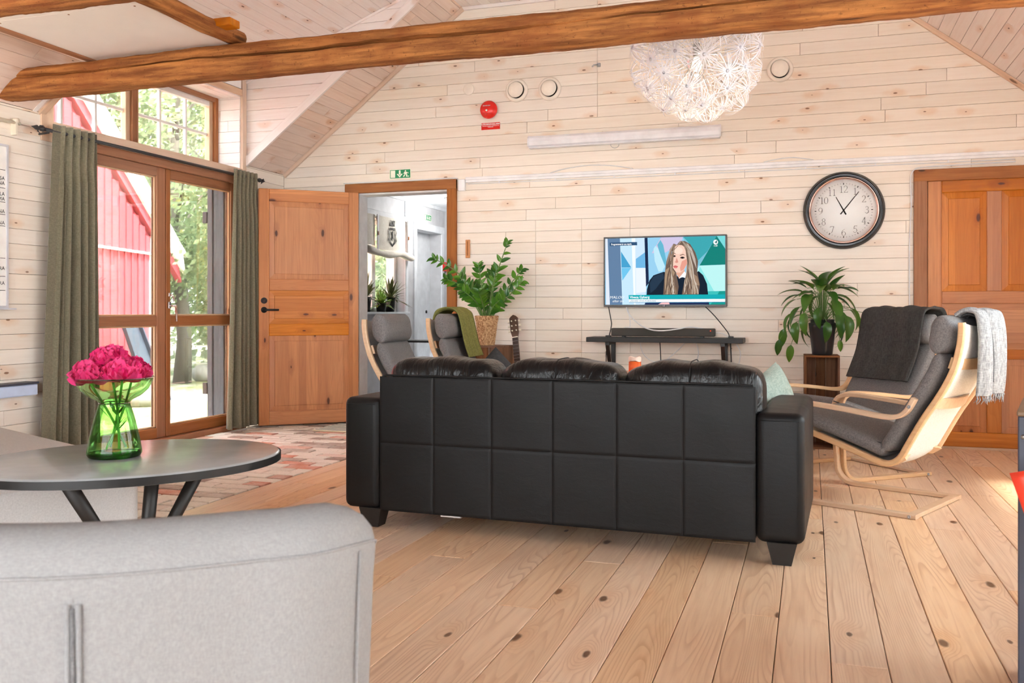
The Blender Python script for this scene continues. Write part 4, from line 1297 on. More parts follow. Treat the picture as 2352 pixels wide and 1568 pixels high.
cable('cable', [(-1.155, 7.31, 0.76), (-1.15, 7.315, 0.66), (-1.148, 7.32, 0.5), (-1.15, 7.32, 0.3)], 0.004, 'black_metal', 'straight black cable dropping under the middle of the shelf')
cable('cable', [(-1.60, 7.33, 0.68), (-1.60, 7.33, 0.5), (-1.59, 7.33, 0.3)], 0.004, 'black_metal', 'black cable beside the left shelf bracket')
cable('cable', [(-0.60, 7.32, 0.76), (-0.595, 7.325, 0.62), (-0.59, 7.325, 0.4)], 0.005, 'black_metal', 'black cable beside the right shelf bracket')
cable('cable', [(-0.56, 7.32, 0.76), (-0.525, 7.325, 0.68), (-0.54, 7.325, 0.57), (-0.56, 7.325, 0.4)], 0.0035, 'cable_white', 'white cable bowing right of the right shelf bracket')

# ---- wall clock
ck_x, ck_z = 0.238, 1.775
clk = empty('wall_clock', (ck_x, WY, ck_z), 0, 'large round black-framed wall clock with white dial', 'clock')
def cfr(p): return (p[0], -p[2], p[1])
MB().lathe([(0.285, 0.0), (0.294, 0.012), (0.294, 0.02), (0.286, 0.03), (0.283, 0.036), (0.277, 0.044), (0.272, 0.05), (0.268, 0.047), (0.262, 0.05), (0.255, 0.048), (0.247, 0.04)], 72, fr=cfr, caps=False).build('frame', 'clock_black', clk)
MB().lathe([(0.252, 0.036), (0.250, 0.045), (0.245, 0.046), (0.236, 0.026), (0.235, 0.012)], 72, fr=cfr, caps=False).build('inner_ring', 'copper_ring', clk)
face = MB().lathe([(0.24, 0.006), (0.24, 0.012), (0, 0.012)], 72, fr=cfr).build('dial', 'clock_face', clk)
def dial_frame(u, v, l=0.0127): return (u, -l, v)
tick = MB()
for k in range(60):
    a = pi / 2 - k * 2 * pi / 60
    big = k % 5 == 0
    r0, r1, w = (0.196, 0.209, 0.0028) if big else (0.199, 0.208, 0.0009)
    ca, sa = cos(a), sin(a)
    q = [(r0 * ca - w * sa, r0 * sa + w * ca), (r1 * ca - w * sa, r1 * sa + w * ca), (r1 * ca + w * sa, r1 * sa - w * ca), (r0 * ca + w * sa, r0 * sa - w * ca)]
    tick.add([dial_frame(*p) for p in q], [(3, 2, 1, 0)])
tick.build('minute_marks', 'ink', face)
# serif numerals drawn as strokes with thick stems and thin hairlines; unit box 0..0.6 x 0..1
def arc(cx, cy, rx, ry, a0, a1, n=16):
    return [(cx + rx * cos(radians(a0 + (a1 - a0) * k / n)), cy + ry * sin(radians(a0 + (a1 - a0) * k / n))) for k in range(n + 1)]
DIG = {'1': [[(0.12, 0.84), (0.28, 0.95), (0.30, 0.0)], [(0.14, 0.015), (0.46, 0.015)]],
       '2': [arc(0.30, 0.72, 0.22, 0.26, 165, -40, 14) + [(0.08, 0.03)], [(0.06, 0.03), (0.56, 0.03), (0.58, 0.14)]],
       '3': [arc(0.28, 0.76, 0.19, 0.22, 150, -80, 14) + [(0.2, 0.54)], arc(0.27, 0.27, 0.24, 0.27, 88, -150, 18)],
       '4': [[(0.42, 0.0), (0.42, 0.98), (0.04, 0.30), (0.60, 0.30)], [(0.30, 0.01), (0.54, 0.01)]],
       '5': [[(0.54, 0.95), (0.18, 0.95), (0.12, 0.55)], arc(0.27, 0.30, 0.25, 0.30, 120, -150, 18)],
       '6': [[(0.50, 0.98), (0.30, 0.85)] + arc(0.31, 0.36, 0.25, 0.48, 110, 190, 8), arc(0.31, 0.29, 0.24, 0.29, 0, 360, 24)],
       '7': [[(0.04, 0.82), (0.07, 0.94), (0.55, 0.94), (0.24, 0.0)]],
       '8': [arc(0.30, 0.76, 0.19, 0.22, 0, 360, 22), arc(0.30, 0.27, 0.23, 0.27, 0, 360, 24)],
       '9': [arc(0.29, 0.69, 0.24, 0.29, 0, 360, 24), arc(0.29, 0.60, 0.24, 0.46, 10, -60, 8) + [(0.14, 0.02)]],
       '0': [arc(0.30, 0.48, 0.25, 0.48, 0, 360, 28)]}
def stroke(mb, pts, size, ox, oy, thick=0.060, thin=0.020):
    for (p, q) in zip(pts[:-1], pts[1:]):
        dx, dy = q[0] - p[0], q[1] - p[1]; L = hypot(dx, dy)
        if L < 1e-6: continue
        w = thin + (thick - thin) * abs(dy) / L
        ex, ey = dx / L * 0.008, dy / L * 0.008
        hw = w / 2
        pr = [(p[0] - hw - ex, p[1] - ey - thin * .4 * abs(dx) / L), (p[0] + hw - ex, p[1] - ey + 0.0), (q[0] + hw + ex, q[1] + ey), (q[0] - hw + ex, q[1] + ey + thin * .4 * abs(dx) / L)] if abs(dy) > abs(dx) * 0.35 else \
             [(p[0] - ex, p[1] - thin), (q[0] + ex, q[1] - thin), (q[0] + ex, q[1] + thin), (p[0] - ex, p[1] + thin)]
        vs = [dial_frame(ox + u * size, oy + v * size) for u, v in pr]
        mb.add(vs, [(0, 1, 2, 3)])
for k in range(1, 13):
    s = str(k); size = 0.052
    a = pi / 2 - k * 2 * pi / 12
    rr_ = 0.166 if k not in (12, 11, 10) else 0.162
    wtot = 0.6 * size * len(s)
    ox = rr_ * cos(a) - wtot / 2; oy = rr_ * sin(a) - size / 2
    mb = MB()
    for j, ch in enumerate(s):
        for pts in DIG[ch]:
            stroke(mb, pts, size, ox + j * 0.58 * size, oy)
    mb.build('numeral', 'ink', face)
def hand(name, adeg, L, w, tail):
    a = radians(adeg); ca, sa = cos(a), sin(a)
    q = [(-tail, -w * 1.1), (L, -w * .45), (L, w * .45), (-tail, w * 1.1)]
    MB().prism([(p[0] * ca - p[1] * sa, p[0] * sa + p[1] * ca) for p in q], 0.015, 0.0165, lambda u, v, h: (u, -h, v)).build(name, 'ink', clk)
hand('hour_hand', 90 + 28, 0.118, 0.0048, 0.036)
hand('minute_hand', 90 - 38, 0.176, 0.0042, 0.036)
MB().lathe([(0.006, 0.014), (0.006, 0.019), (0, 0.019)], 14, fr=cfr).build('pin', 'ink', clk)
MB().lathe([(0.238, 0.024), (0.238, 0.0255), (0, 0.0255)], 48, fr=cfr).build('glass', 'clock_glass', clk)

# ---- exit sign over the open door
def exit_sign(x0, x1, z0, z1, o, U, label, thick=0.004):
    """o: wall point, U: along the wall"""
    U = Vector(U); V = Vector((0, 0, 1)); N = U.cross(V)
    root = empty('exit_sign', o, 0, label, 'sign')
    w, h = x1 - x0, z1 - z0
    f3 = lambda u, v, l: tuple(U * (u * w) + V * (v * h) + N * l)
    MB().prism([(0, 0), (1, 0), (1, 1), (0, 1)], 0.0005, thick, f3).build('plate', 'glow_white', root)
    def area_(name, m, polys, l):
        mb = MB()
        for p in polys:
            mb.add([f3(u, v, l) for u, v in p], [tuple(range(len(p)))])
        mb.build(name, m, root)
    area_('green_field', 'sign_green', [[(.03, .06), (.97, .06), (.97, .94), (.03, .94)]], thick + .0004)
    area_('door_symbol', 'glow_white', [[(.06, .12), (.27, .12), (.27, .88), (.06, .88)]], thick + .0008)
    area_('arrow', 'glow_white', [[(.44, .88), (.52, .88), (.52, .42), (.44, .42)], [(.34, .50), (.48, .12), (.48, .30), (.40, .52)], [(.62, .50), (.48, .12), (.48, .30), (.56, .52)]], thick + .0008)
    area_('running_figure', 'glow_white', [blob(.745, .80, .035, .07, 10), [(.70, .72), (.80, .70), (.82, .50), (.76, .40), (.70, .48)], [(.70, .70), (.65, .52), (.68, .48), (.74, .64)], [(.80, .68), (.90, .58), (.90, .52), (.80, .58)],
                                           [(.76, .46), (.84, .40), (.82, .26), (.92, .26), (.92, .18), (.77, .18), (.78, .34)], [(.72, .46), (.74, .36), (.68, .16), (.63, .20), (.68, .38)]], thick + .0008)
    return root
exit_sign(-3.576, -3.366, 2.188, 2.272, (-3.576, WY, 2.188), (1, 0, 0), 'green emergency exit sign above the open pine door')

# ---- alarm bell, its sign, cover plate, vents
al = empty('alarm_bell', (-2.626, WY, 2.738), 0, 'round glossy red fire alarm bell on the white board wall', 'alarm')
MB().lathe([(0.055, 0), (0.055, 0.02)], 32, fr=cfr).build('backplate', 'red_plastic', al)
MB().lathe([(0.076, 0.018), (0.078, 0.026), (0.074, 0.04), (0.062, 0.052), (0.04, 0.06), (0.018, 0.064), (0, 0.065)], 40, fr=cfr).build('gong', 'red_plastic', al)
MB().lathe([(0.009, 0.064), (0.009, 0.067), (0, 0.067)], 14, c=(-0.006, -0.012, 0), fr=cfr).build('bolt', 'white_paint', al)
text('print', 'BRANDLARM', 0.011, 'white_ink', al, (-0.006, -0.0635, 0.022), (1, 0, 0), (0, 0, 1), 0.0004, 0, 'CENTER')
als = empty('alarm_sign', (-2.701, WY, 2.572), 0, 'small red rectangular alarm notice below the red bell', 'sign')
MB().bb(0, 0.168, -0.003, 0, 0, 0.058).build('plate', 'red_plastic', als)
text('print', 'UTRYMNINGSLARM', 0.0185, 'white_ink', als, (0.084, -0.0035, 0.036), (1, 0, 0), (0, 0, 1), 0.0006, 0, 'CENTER')
text('print', 'UTRYM BYGGNADEN OMEDELBART VID', 0.0085, 'white_ink', als, (0.084, -0.0035, 0.026), (1, 0, 0), (0, 0, 1), 0.0002, 0, 'CENTER')
text('print', 'LARMSIGNAL', 0.0085, 'white_ink', als, (0.084, -0.0035, 0.017), (1, 0, 0), (0, 0, 1), 0.0002, 0, 'CENTER')
tag(disc(0.049, 0.006, -2.818, 2.932).build('cover_plate', 'warm_white'), 'small flat round cover plate left of the vents', 'cover plate')
def vent(x, z, label, slotted=False):
    r = empty('air_vent', (x, WY, z), 0, label, 'vent', )
    MB().lathe([(0.098, 0), (0.098, 0.012), (0.09, 0.024), (0.078, 0.03), (0.072, 0.026), (0.066, 0.006)], 40, fr=cfr, caps=False).build('ring', 'warm_white', r)
    MB().lathe([(0.068, 0.001), (0.068, 0.004), (0, 0.004)], 32, fr=cfr).build('throat', 'ink', r)
    if slotted:
        mb = MB()
        for k in range(36):
            a = k * 2 * pi / 36
            mb.box((0.064 * cos(a), -0.02, 0.064 * sin(a)), (0.02, 0.006, 0.006), Matrix.Rotation(-a, 3, 'Y'))
        mb.build('louvre', 'warm_white', r)
        MB().lathe([(0.056, 0.004), (0.056, 0.024), (0.05, 0.028), (0, 0.029)], 32, fr=cfr).build('disc', 'warm_white', r)
    else:
        MB().lathe([(0.03, 0.004), (0.03, 0.03), (0.062, 0.032), (0.066, 0.038), (0.062, 0.044), (0.03, 0.047), (0, 0.048)], 32, fr=cfr).build('disc', 'warm_white', r)
vent(-2.379, 2.888, 'round white air vent on the board wall, left one of the close pair')
vent(-2.087, 2.880, 'round white air vent on the board wall, right one of the close pair')
vent(-0.585, 2.876, 'slotted round air vent seen behind the dandelion lamp', True)
vent(-0.226, 2.888, 'round white air vent just right of the dandelion lamp')
# ---- projector screen case
pc = empty('projector_screen', (-1.468, WY, 2.43), 0, 'long white rolled-up projector screen case on the wall', 'projector screen')
sec = [(-0.004, -0.032), (-0.06, -0.04), (-0.075, -0.03), (-0.078, -0.015), (-0.08, 0.0), (-0.076, 0.03), (-0.055, 0.05), (-0.004, 0.05)]
MB().prism(sec, -0.79, 0.792, lambda u, v, h: (h, u, v)).build('case', 'screen_case', pc)
MB().bb(-0.785, 0.787, -0.07, -0.012, -0.052, -0.042).build('bottom_bar', 'screen_case', pc)
for x in (-0.79, 0.786):
    MB().prism([(u * 1.06, v * 1.06) for u, v in sec], x - 0.004, x + 0.008, lambda u, v, h: (h, u, v)).build('end_cap', 'screen_case', pc)
MB().tube([(-0.055 + 0.035 * cos(a), -0.04, -0.055 + 0.03 * sin(a)) for a in [pi + pi * k / 12 for k in range(13)]], 0.002, 6).build('pull_ring', 'steel', pc)
MB().box((-0.18, -0.02, 0.056), (0.03, 0.02, 0.014)).build('fixing', 'cream', pc)
# ---- cable duct with cables
du = empty('cable_duct', (-2.842, WY, 2.122), 0, 'long white cable trunking running across the wall above the clock', 'cable duct')
MB().bb(0.0, 4.70, -0.028, 0, 0.022, 0.046, 0.003).build('upper_rail', 'duct_white', du)
MB().bb(0.0, 4.70, -0.022, 0, 0.0, 0.023, 0.003).build('lower_rail', 'duct_white', du)
for k in range(9):
    MB().bb(0.3 + k * 0.5, 0.31 + k * 0.5, -0.012, 0, -0.016, 0.0).build('clip', 'duct_white', du)
MB().bb(-0.065, -0.005, -0.03, 0, -0.07, 0.03, 0.004).build('junction_box', 'duct_white', du)
cable('cable', [(-2.82, D - .01, 2.112), (-1.5, D - .01, 2.106), (0.2, D - .01, 2.106), (1.4, D - .01, 2.104)], 0.004, 'cable_white', 'thin white cable clipped along the underside of the trunking')
cable('cable', [(-2.08, D - .012, 2.172), (-1.95, D - .014, 2.20), (-1.75, D - .015, 2.218), (-1.55, D - .015, 2.205), (-1.38, D - .012, 2.174)], 0.004, 'cable_white', 'loose white cable arching over the trunking left of the clock')
cable('cable', [(-0.35, D - .012, 2.172), (-0.24, D - .014, 2.192), (-0.12, D - .014, 2.196), (0.02, D - .012, 2.172)], 0.004, 'cable_white', 'loose white cable arching over the trunking above the clock')
cable('cable', [(1.40, D - .03, 2.085), (0.95, D - .03, 2.078), (0.80, D - .03, 2.075), (0.735, D - .025, 2.06), (0.708, D - .012, 2.0), (0.712, D - .01, 1.8), (0.70, D - .01, 1.5), (0.70, D - .01, 1.0), (0.705, D - .01, 0.1)], 0.005, 'cable_white', 'white cable running round the casing of the closed pine door')
cable('cable', [(-4.02, D - .032, 2.165), (-3.4, D - .032, 2.163), (-2.97, D - .032, 2.166), (-2.915, D - .012, 2.15), (-2.908, D - .01, 2.1)], 0.005, 'cable_white', 'white cable laid on top of the open door casing')
# ---- thermometer, hook
th = empty('thermometer', (-2.826, WY, 1.47), 0, 'small wooden wall thermometer beside the door casing', 'thermometer')
MB().bb(-0.02, 0.02, -0.012, 0, 0, 0.158, 0.003).build('board', 'thermo_wood', th)
MB().bb(-0.006, 0.004, -0.014, -0.011, 0.02, 0.145).build('tube', 'casing_pine', th)
hk = MB(); hk.box((-1.665, D - 0.012, 3.045), (0.03, 0.02, 0.03), None, 0.003); hk.tube([(-1.67, D - .02, 3.045), (-1.70, D - .04, 3.04), (-1.715, D - .03, 3.03)], 0.006, 6)
tag(hk.build('wall_hook', 'steel'), 'small metal hook high on the board wall', 'hook')

# ================================================================== LEFT WALL THINGS
wbd = empty('whiteboard', (XL + 0.002, 0, 0), 0, 'white notice board with black lettering at the left edge', 'notice board')
MB().bb(0, 0.012, 3.45, 4.275, 1.04, 2.01).build('panel', 'whiteboard', wbd)
for (a, b, c_, d_) in ((4.268, 4.285, 1.03, 2.02), (3.44, 3.455, 1.03, 2.02)):
    MB().bb(0, 0.017, a, b, c_, d_, 0.002).build('edge_frame', 'alu', wbd)
for (c_, d_) in ((1.028, 1.042), (2.008, 2.022)):
    MB().bb(0, 0.018, 3.44, 4.285, c_, d_, 0.002).build('edge_frame', 'alu', wbd)
MB().bb(0.0, 0.06, 3.6, 4.30, 1.018, 1.028).build('pen_tray', 'alu', wbd)
rl_ = MB()
for z in (1.865, 1.755, 1.67, 1.595, 1.525, 1.33, 1.22, 1.135):
    rl_.bb(0.0122, 0.0128, 3.5, 4.262, z - 0.0015, z + 0.0015)
rl_.build('ruled_lines', 'ink', wbd)
for z, s in ((1.815, 'LISA'), (1.785, 'ANNA'), (1.72, 'ELLA'), (1.69, 'EMMA'), (1.615, 'MONA'), (1.545, 'NINA'), (1.27, 'SARA'), (1.18, 'KLARA')):
    text('lettering', s, 0.032, 'ink', wbd, (0.0131, 4.258, z - 0.018), (0, 1, 0), (0, 0, 1), 0.0, 0, 'RIGHT')
hr = MB(); hr.tube([(XL + .03, 3.6, 2.165), (XL + .03, 4.355, 2.165)], 0.011, 8); hr.bb(XL, XL + .04, 4.315, 4.33, 2.09, 2.185)
hr.tube([(XL + .0, 4.325, 2.178), (XL + .045, 4.325, 2.178)], 0.016, 10)
tag(hr.build('hanging_rail', 'cream'), 'cream hanging rail on the wall above the notice board', 'rail')
bx_ = empty('wall_box', (XL + 0.002, 4.0, 0.49), 0, 'pale blue box with dark rim low on the left wall', 'box')
MB().bb(0, 0.10, -0.5, 0.425, 0.0, 0.068, 0.006).build('body', 'blue_box', bx_)
MB().bb(-0.002, 0.105, -0.505, 0.43, 0.068, 0.082, 0.003).build('rim', 'cab_blue', bx_)

# ---- curtain rod and curtains
rod = empty('curtain_rod', (0, 0, 0), 0, 'dark iron curtain rod above the glazed double doors', 'curtain rod')
RX, RZ = -4.585, 2.155
MB().tube([(RX, 4.49, RZ), (RX, 6.83, RZ)], 0.012, 12).build('pole', 'dark_iron', rod)
for y, d in ((4.49, -1), (6.83, 1)):
    fn = MB()
    fn.lathe([(0.012, 0), (0.018, 0.004), (0.018, 0.02), (0.010, 0.028), (0.008, 0.04), (0.016, 0.055), (0.006, 0.08), (0.0, 0.10)], 12, fr=lambda p: (RX + p[0], y + d * p[2], RZ + p[1]))
    for k in range(3):
        a = k * 2 * pi / 3 + 0.5
        fn.tube([(RX, y + d * 0.04, RZ), (RX + 0.022 * cos(a), y + d * 0.045, RZ + 0.022 * sin(a)), (RX + 0.032 * cos(a), y + d * 0.025, RZ + 0.032 * sin(a))], [0.006, 0.005, 0.001], 6)
    fn.build('finial', 'dark_iron', rod)
for y in (4.53, 6.79):
    MB().tube([(XL, y, RZ - 0.02), (RX, y, RZ - 0.015), (RX, y, RZ)], 0.007, 8).build('bracket', 'dark_iron', rod)
def curtain(y0t, y1t, y0b, y1b, zb, seed, label, nf=8, flat0=0.0):
    r = random.Random(seed)
    ph = [r.uniform(-.5, .5) for _ in range(40)]
    nu, nv = 160, 44
    z1 = RZ + 0.045
    def fn(u, v):
        z = z1 + (zb - z1) * v
        ya, yb = y0t + (y0b - y0t) * v, y1t + (y1b - y1t) * v
        uu = u
        if flat0 and u < flat0:
            fold = 0.0; w = 0.0
        else:
            w = 1.0 if not flat0 else min(1.0, (u - flat0) / 0.06)
            k = u * nf
            spread = 1 - 0.5 * v
            fold = sin(2 * pi * (k + 0.25 * ph[int(k) % 40] * v)) * (0.022 + 0.032 * v * (0.6 + 0.4 * sin(k * 1.7 + seed)))
            pinch = math.exp(-((v - 0.10) / 0.05) ** 2)
            fold *= (1 - 0.45 * pinch)
        yv = ya + (yb - ya) * uu + 0.012 * v * sin(uu * 9 + seed)
        return (RX + 0.008 + fold * w + 0.02 * v * sin(uu * 4 + seed) * w, yv, z)
    o = MB().grid(fn, nu, nv).build('curtain', 'olive_curtain')
    md = o.modifiers.new('solid', 'SOLIDIFY'); md.thickness = 0.003
    return tag(o, label, 'curtain')
curtain(4.555, 4.93, 4.44, 4.97, 0.04, 2, 'olive green curtain left of the glazed doors', 6, 0.16)
curtain(6.46, 6.80, 6.36, 6.82, 0.03, 6, 'grey-green curtain between the glazed doors and the open pine door', 6)

# ================================================================== FURNITURE
def rounded(name, c, size, r, m, parent=None, seg=4, R=None):
    bm = bmesh.new()
    bmesh.ops.create_cube(bm, size=1.0)
    bmesh.ops.scale(bm, vec=size, verts=bm.verts)
    bmesh.ops.bevel(bm, geom=list(bm.edges), offset=r, segments=seg, profile=0.5, affect='EDGES')
    if R is not None:
        bmesh.ops.rotate(bm, verts=bm.verts, cent=(0, 0, 0), matrix=R)
    bmesh.ops.translate(bm, verts=bm.verts, vec=c)
    me = bpy.data.meshes.new(name)
    for f in bm.faces: f.smooth = True
    bm.to_mesh(me); bm.free()
    o = link_obj(name, me, m, parent)
    return o

def sgnpow(v, e): return math.copysign(abs(v) ** e, v)
def squircle(mb, c, rad, e1=0.4, e2=0.4, nu=48, nv=24, warp=None, R=None):
    """superellipsoid cushion"""
    c = Vector(c)
    def fn(u, v):
        th = -pi + 2 * pi * u; ph = -pi / 2 + pi * v
        p = Vector((rad[0] * sgnpow(cos(ph), e1) * sgnpow(cos(th), e2), rad[1] * sgnpow(cos(ph), e1) * sgnpow(sin(th), e2), rad[2] * sgnpow(sin(ph), e1)))
        if warp: p = warp(p)
        if R is not None: p = R @ p
        return p + c
    return mb.grid(fn, nu, nv, True, True)

# ---------------------------------------------------------------- black leather sofa
A0 = Vector((-1.95, 3.82, 0)); SU = Vector((0.99919, -0.0403, 0))
sofa = empty('sofa', A0 + SU * 0.891, atan2(SU.y, SU.x), 'black leather three-seat sofa seen from behind', 'sofa')
def su(u): return u - 0.891
# frame body
rounded('body', (su(0.891), 0.47, 0.25), (1.70, 0.86, 0.30), 0.012, 'black_leather', sofa)
rounded('back_core', (su(0.892), 0.10, 0.39), (1.70, 0.15, 0.62), 0.02, 'black_leather', sofa)
cols = [0.042, 0.316, 0.60, 0.886, 1.17, 1.452, 1.742]; rows = [0.083, 0.397, 0.706]
for i in range(6):
    for j in range(2):
        u0, u1 = cols[i], cols[i + 1]; z0, z1 = rows[j], rows[j + 1]
        def fn(a, b):
            ea = 1 - abs(2 * a - 1) ** 90; eb = 1 - abs(2 * b - 1) ** 90
            y = 0.0 - 0.003 * ea * eb - 0.003 * sin(pi * a) * sin(pi * b)
            return (su(u0 + (u1 - u0) * a), y, z0 + (z1 - z0) * b)
        MB().grid(fn, 40, 40).build('back_panel', 'black_leather', sofa)
pipe = MB()
pipe.tube([(su(0.048), 0.004, 0.60), (su(0.048), 0.004, 0.69), (su(0.056), 0.006, 0.708), (su(0.08), 0.006, 0.712)] + [(su(0.08 + k * 0.08), 0.006, 0.712) for k in range(1, 21)] + [(su(1.728), 0.006, 0.71), (su(1.738), 0.005, 0.69), (su(1.738), 0.004, 0.60)], 0.0045, 8)
pipe.build('piping', 'black_leather', sofa)
for k, (a, b) in enumerate(((-0.148, 0.042), (1.742, 1.930))):
    c = su((a + b) / 2)
    am = rounded('arm', (c, 0.425, 0.345), (b - a, 0.87, 0.52), 0.035, 'black_leather', sofa, 5)
    sm = MB(); x = su(a) if k == 0 else su(b)
    sm.tube([(su(a) + 0.02, -0.0105, 0.574), (su(b) - 0.02, -0.0105, 0.574)], 0.0015, 5)
    sm.tube([(su(a) + 0.035, -0.0100, 0.60), (su(a) + 0.035, 0.85, 0.6045)], 0.0012, 5)
    sm.build('arm_seam', 'black_leather', am)
for k, (x, y) in enumerate(((su(-0.008), 0.04), (su(1.843), 0.04), (su(-0.008), 0.80), (su(1.843), 0.80))):
    lg = MB()
    t, b = 0.058, 0.036
    lg.add([(x - t, y - t * .8, 0.09), (x + t, y - t * .8, 0.09), (x + t, y + t * .8, 0.09), (x - t, y + t * .8, 0.09), (x - b, y - b, 0), (x + b, y - b, 0), (x + b, y + b, 0), (x - b, y + b, 0)],
           [(0, 1, 2, 3), (7, 6, 5, 4), (0, 4, 5, 1), (1, 5, 6, 2), (2, 6, 7, 3), (3, 7, 4, 0)])
    lg.build('leg', 'black_laminate', sofa)
for (u0, u1, h) in ((0.03, 0.588, 0.0), (0.592, 1.168, 0.002), (1.172, 1.765, 0.004)):
    cx = su((u0 + u1) / 2); hw = (u1 - u0) / 2
    def wp(p, hw=hw):
        k = 1 - (p.x / hw) ** 2
        p.z += 0.012 * k + 0.006 * sin(p.x * 31 + cx * 9)
        p.y += 0.010 * sin(p.x * 23 + p.z * 20)
        return p
    cu_ = squircle(MB(), (cx, 0.19, 0.595 + h), (hw, 0.135, 0.185), 0.42, 0.36, 64, 28, wp).build('back_cushion', 'soft_leather', sofa)
    s2 = MB().tube([(cx + 0.004 * sin(k), 0.19 - 0.139 * cos(radians(-20 + k * 11)), 0.607 + h + 0.187 * sin(radians(-20 + k * 11))) for k in range(12)], 0.0022, 6)
    # seam pulled over the middle of the cushion
    pts = []
    for k in range(14):
        a = radians(10 + k * 9)
        pts.append((cx, 0.19 - 0.1375 * sgnpow(cos(a), 0.42), 0.607 + h + 0.187 * sgnpow(sin(a), 0.42)))
    MB().tube(pts, 0.0025, 6).build('seam', 'black_leather', cu_)
    squircle(MB(), (cx, 0.55, 0.43), (hw, 0.33, 0.085), 0.35, 0.3, 40, 16).build('seat_cushion', 'black_leather', sofa)
MB().bb(su(0.335), su(0.435), 0.04, 0.06, 0.066, 0.084).build('care_tag', 'white_paint', sofa)['label'] = 'small white tag strip under the sofa edge'
# cushion on the sofa, right end
cs = empty('cushion', (-0.165, 4.60, 0.50), 0, 'sage green scatter cushion leaning on the right sofa arm', 'cushion')
def pillow_mesh(a, b, t, n=26):
    mb = MB()
    for s in (1, -1):
        def fn(u, v, s=s):
            x, y = 2 * u - 1, 2 * v - 1
            k = max(0.0, (1 - x ** 4) * (1 - y ** 4))
            pin = 1 - 0.10 * (1 - abs(x)) * abs(y) ** 3 - 0.0
            pin2 = 1 - 0.10 * (1 - abs(y)) * abs(x) ** 3
            w = 0.04 * t * sin(x * 9 + y * 5) * k
            q = (a * x * pin2, b * y * pin, s * t * k ** 0.55 + w)
            return q if s > 0 else q
        g = MB().grid(fn, n, n)
        fs = g.f if s > 0 else [tuple(reversed(f)) for f in g.f]
        mb.add(g.v, fs, True)
    return mb
po = pillow_mesh(0.19, 0.19, 0.06).build('filling', 'sage_cushion', cs)
po.matrix_local = Matrix.Translation((0.0, 0.0, 0.04)) @ Matrix.Rotation(radians(-25), 4, 'Z') @ Matrix.Rotation(radians(72), 4, 'Y') @ Matrix.Rotation(radians(12), 4, 'Z')

# ---------------------------------------------------------------- bentwood armchairs
SEATP = [(.665, .400), (.56, .368), (.42, .325), (.28, .278), (.20, .252), (.145, .250), (.098, .282), (.058, .352), (-.012, .480), (-.088, .600), (-.146, .715), (-.178, .83), (-.188, .91), (-.188, .955)]
def strip(mb, pts, yc, w, th, n=6):
    """flat bentwood strip following pts (x,z), lying in the x-z plane"""
    P = bez([(p[0], yc, p[1]) for p in pts], n)
    path = []
    for i, p in enumerate(P):
        d = (P[min(i + 1, len(P) - 1)] - P[max(i - 1, 0)]).normalized()
        nrm = Vector((-d.z, 0, d.x))
        path.append((p, Vector((0, 1, 0)), nrm))
    h, t, b = w / 2, th / 2, min(w, th) * 0.18
    s = [(-h + b, -t), (h - b, -t), (h, -t + b), (h, t - b), (h - b, t), (-h + b, t), (-h, t - b), (-h, -t + b)]
    mb.sweep(path, s, smooth=False)
    return mb
def pad(pts, thick, width, off, n=8, puff=0.5, ends=0.06):
    """upholstered pad following pts (x,z) on the sitter's side"""
    P = bez([(p[0], 0, p[1]) for p in pts], n)
    N_ = len(P); path = []; T_ = []
    L = [0]
    for i in range(1, N_): L.append(L[-1] + (P[i] - P[i - 1]).length)
    for i, p in enumerate(P):
        d = (P[min(i + 1, N_ - 1)] - P[max(i - 1, 0)]).normalized()
        nrm = Vector((d.z, 0, -d.x))
        if nrm.z < 0 and abs(d.x) > 0.7: nrm = -nrm
        e = min(L[i], L[-1] - L[i]) / ends
        k = sqrt(max(0.0, 1 - (1 - min(1, e)) ** 2)) * 0.9 + 0.1
        path.append((p + nrm * (off + thick / 2), Vector((0, 1, 0)), nrm)); T_.append(k)
    def sec(i):
        k = T_[i]; out = []
        for q in range(28):
            a = 2 * pi * q / 28
            out.append((width / 2 * sgnpow(cos(a), 0.35) * (0.96 + 0.04 * k), thick / 2 * k * sgnpow(sin(a), 0.55)))
        return out
    return MB().sweep(path, sec)
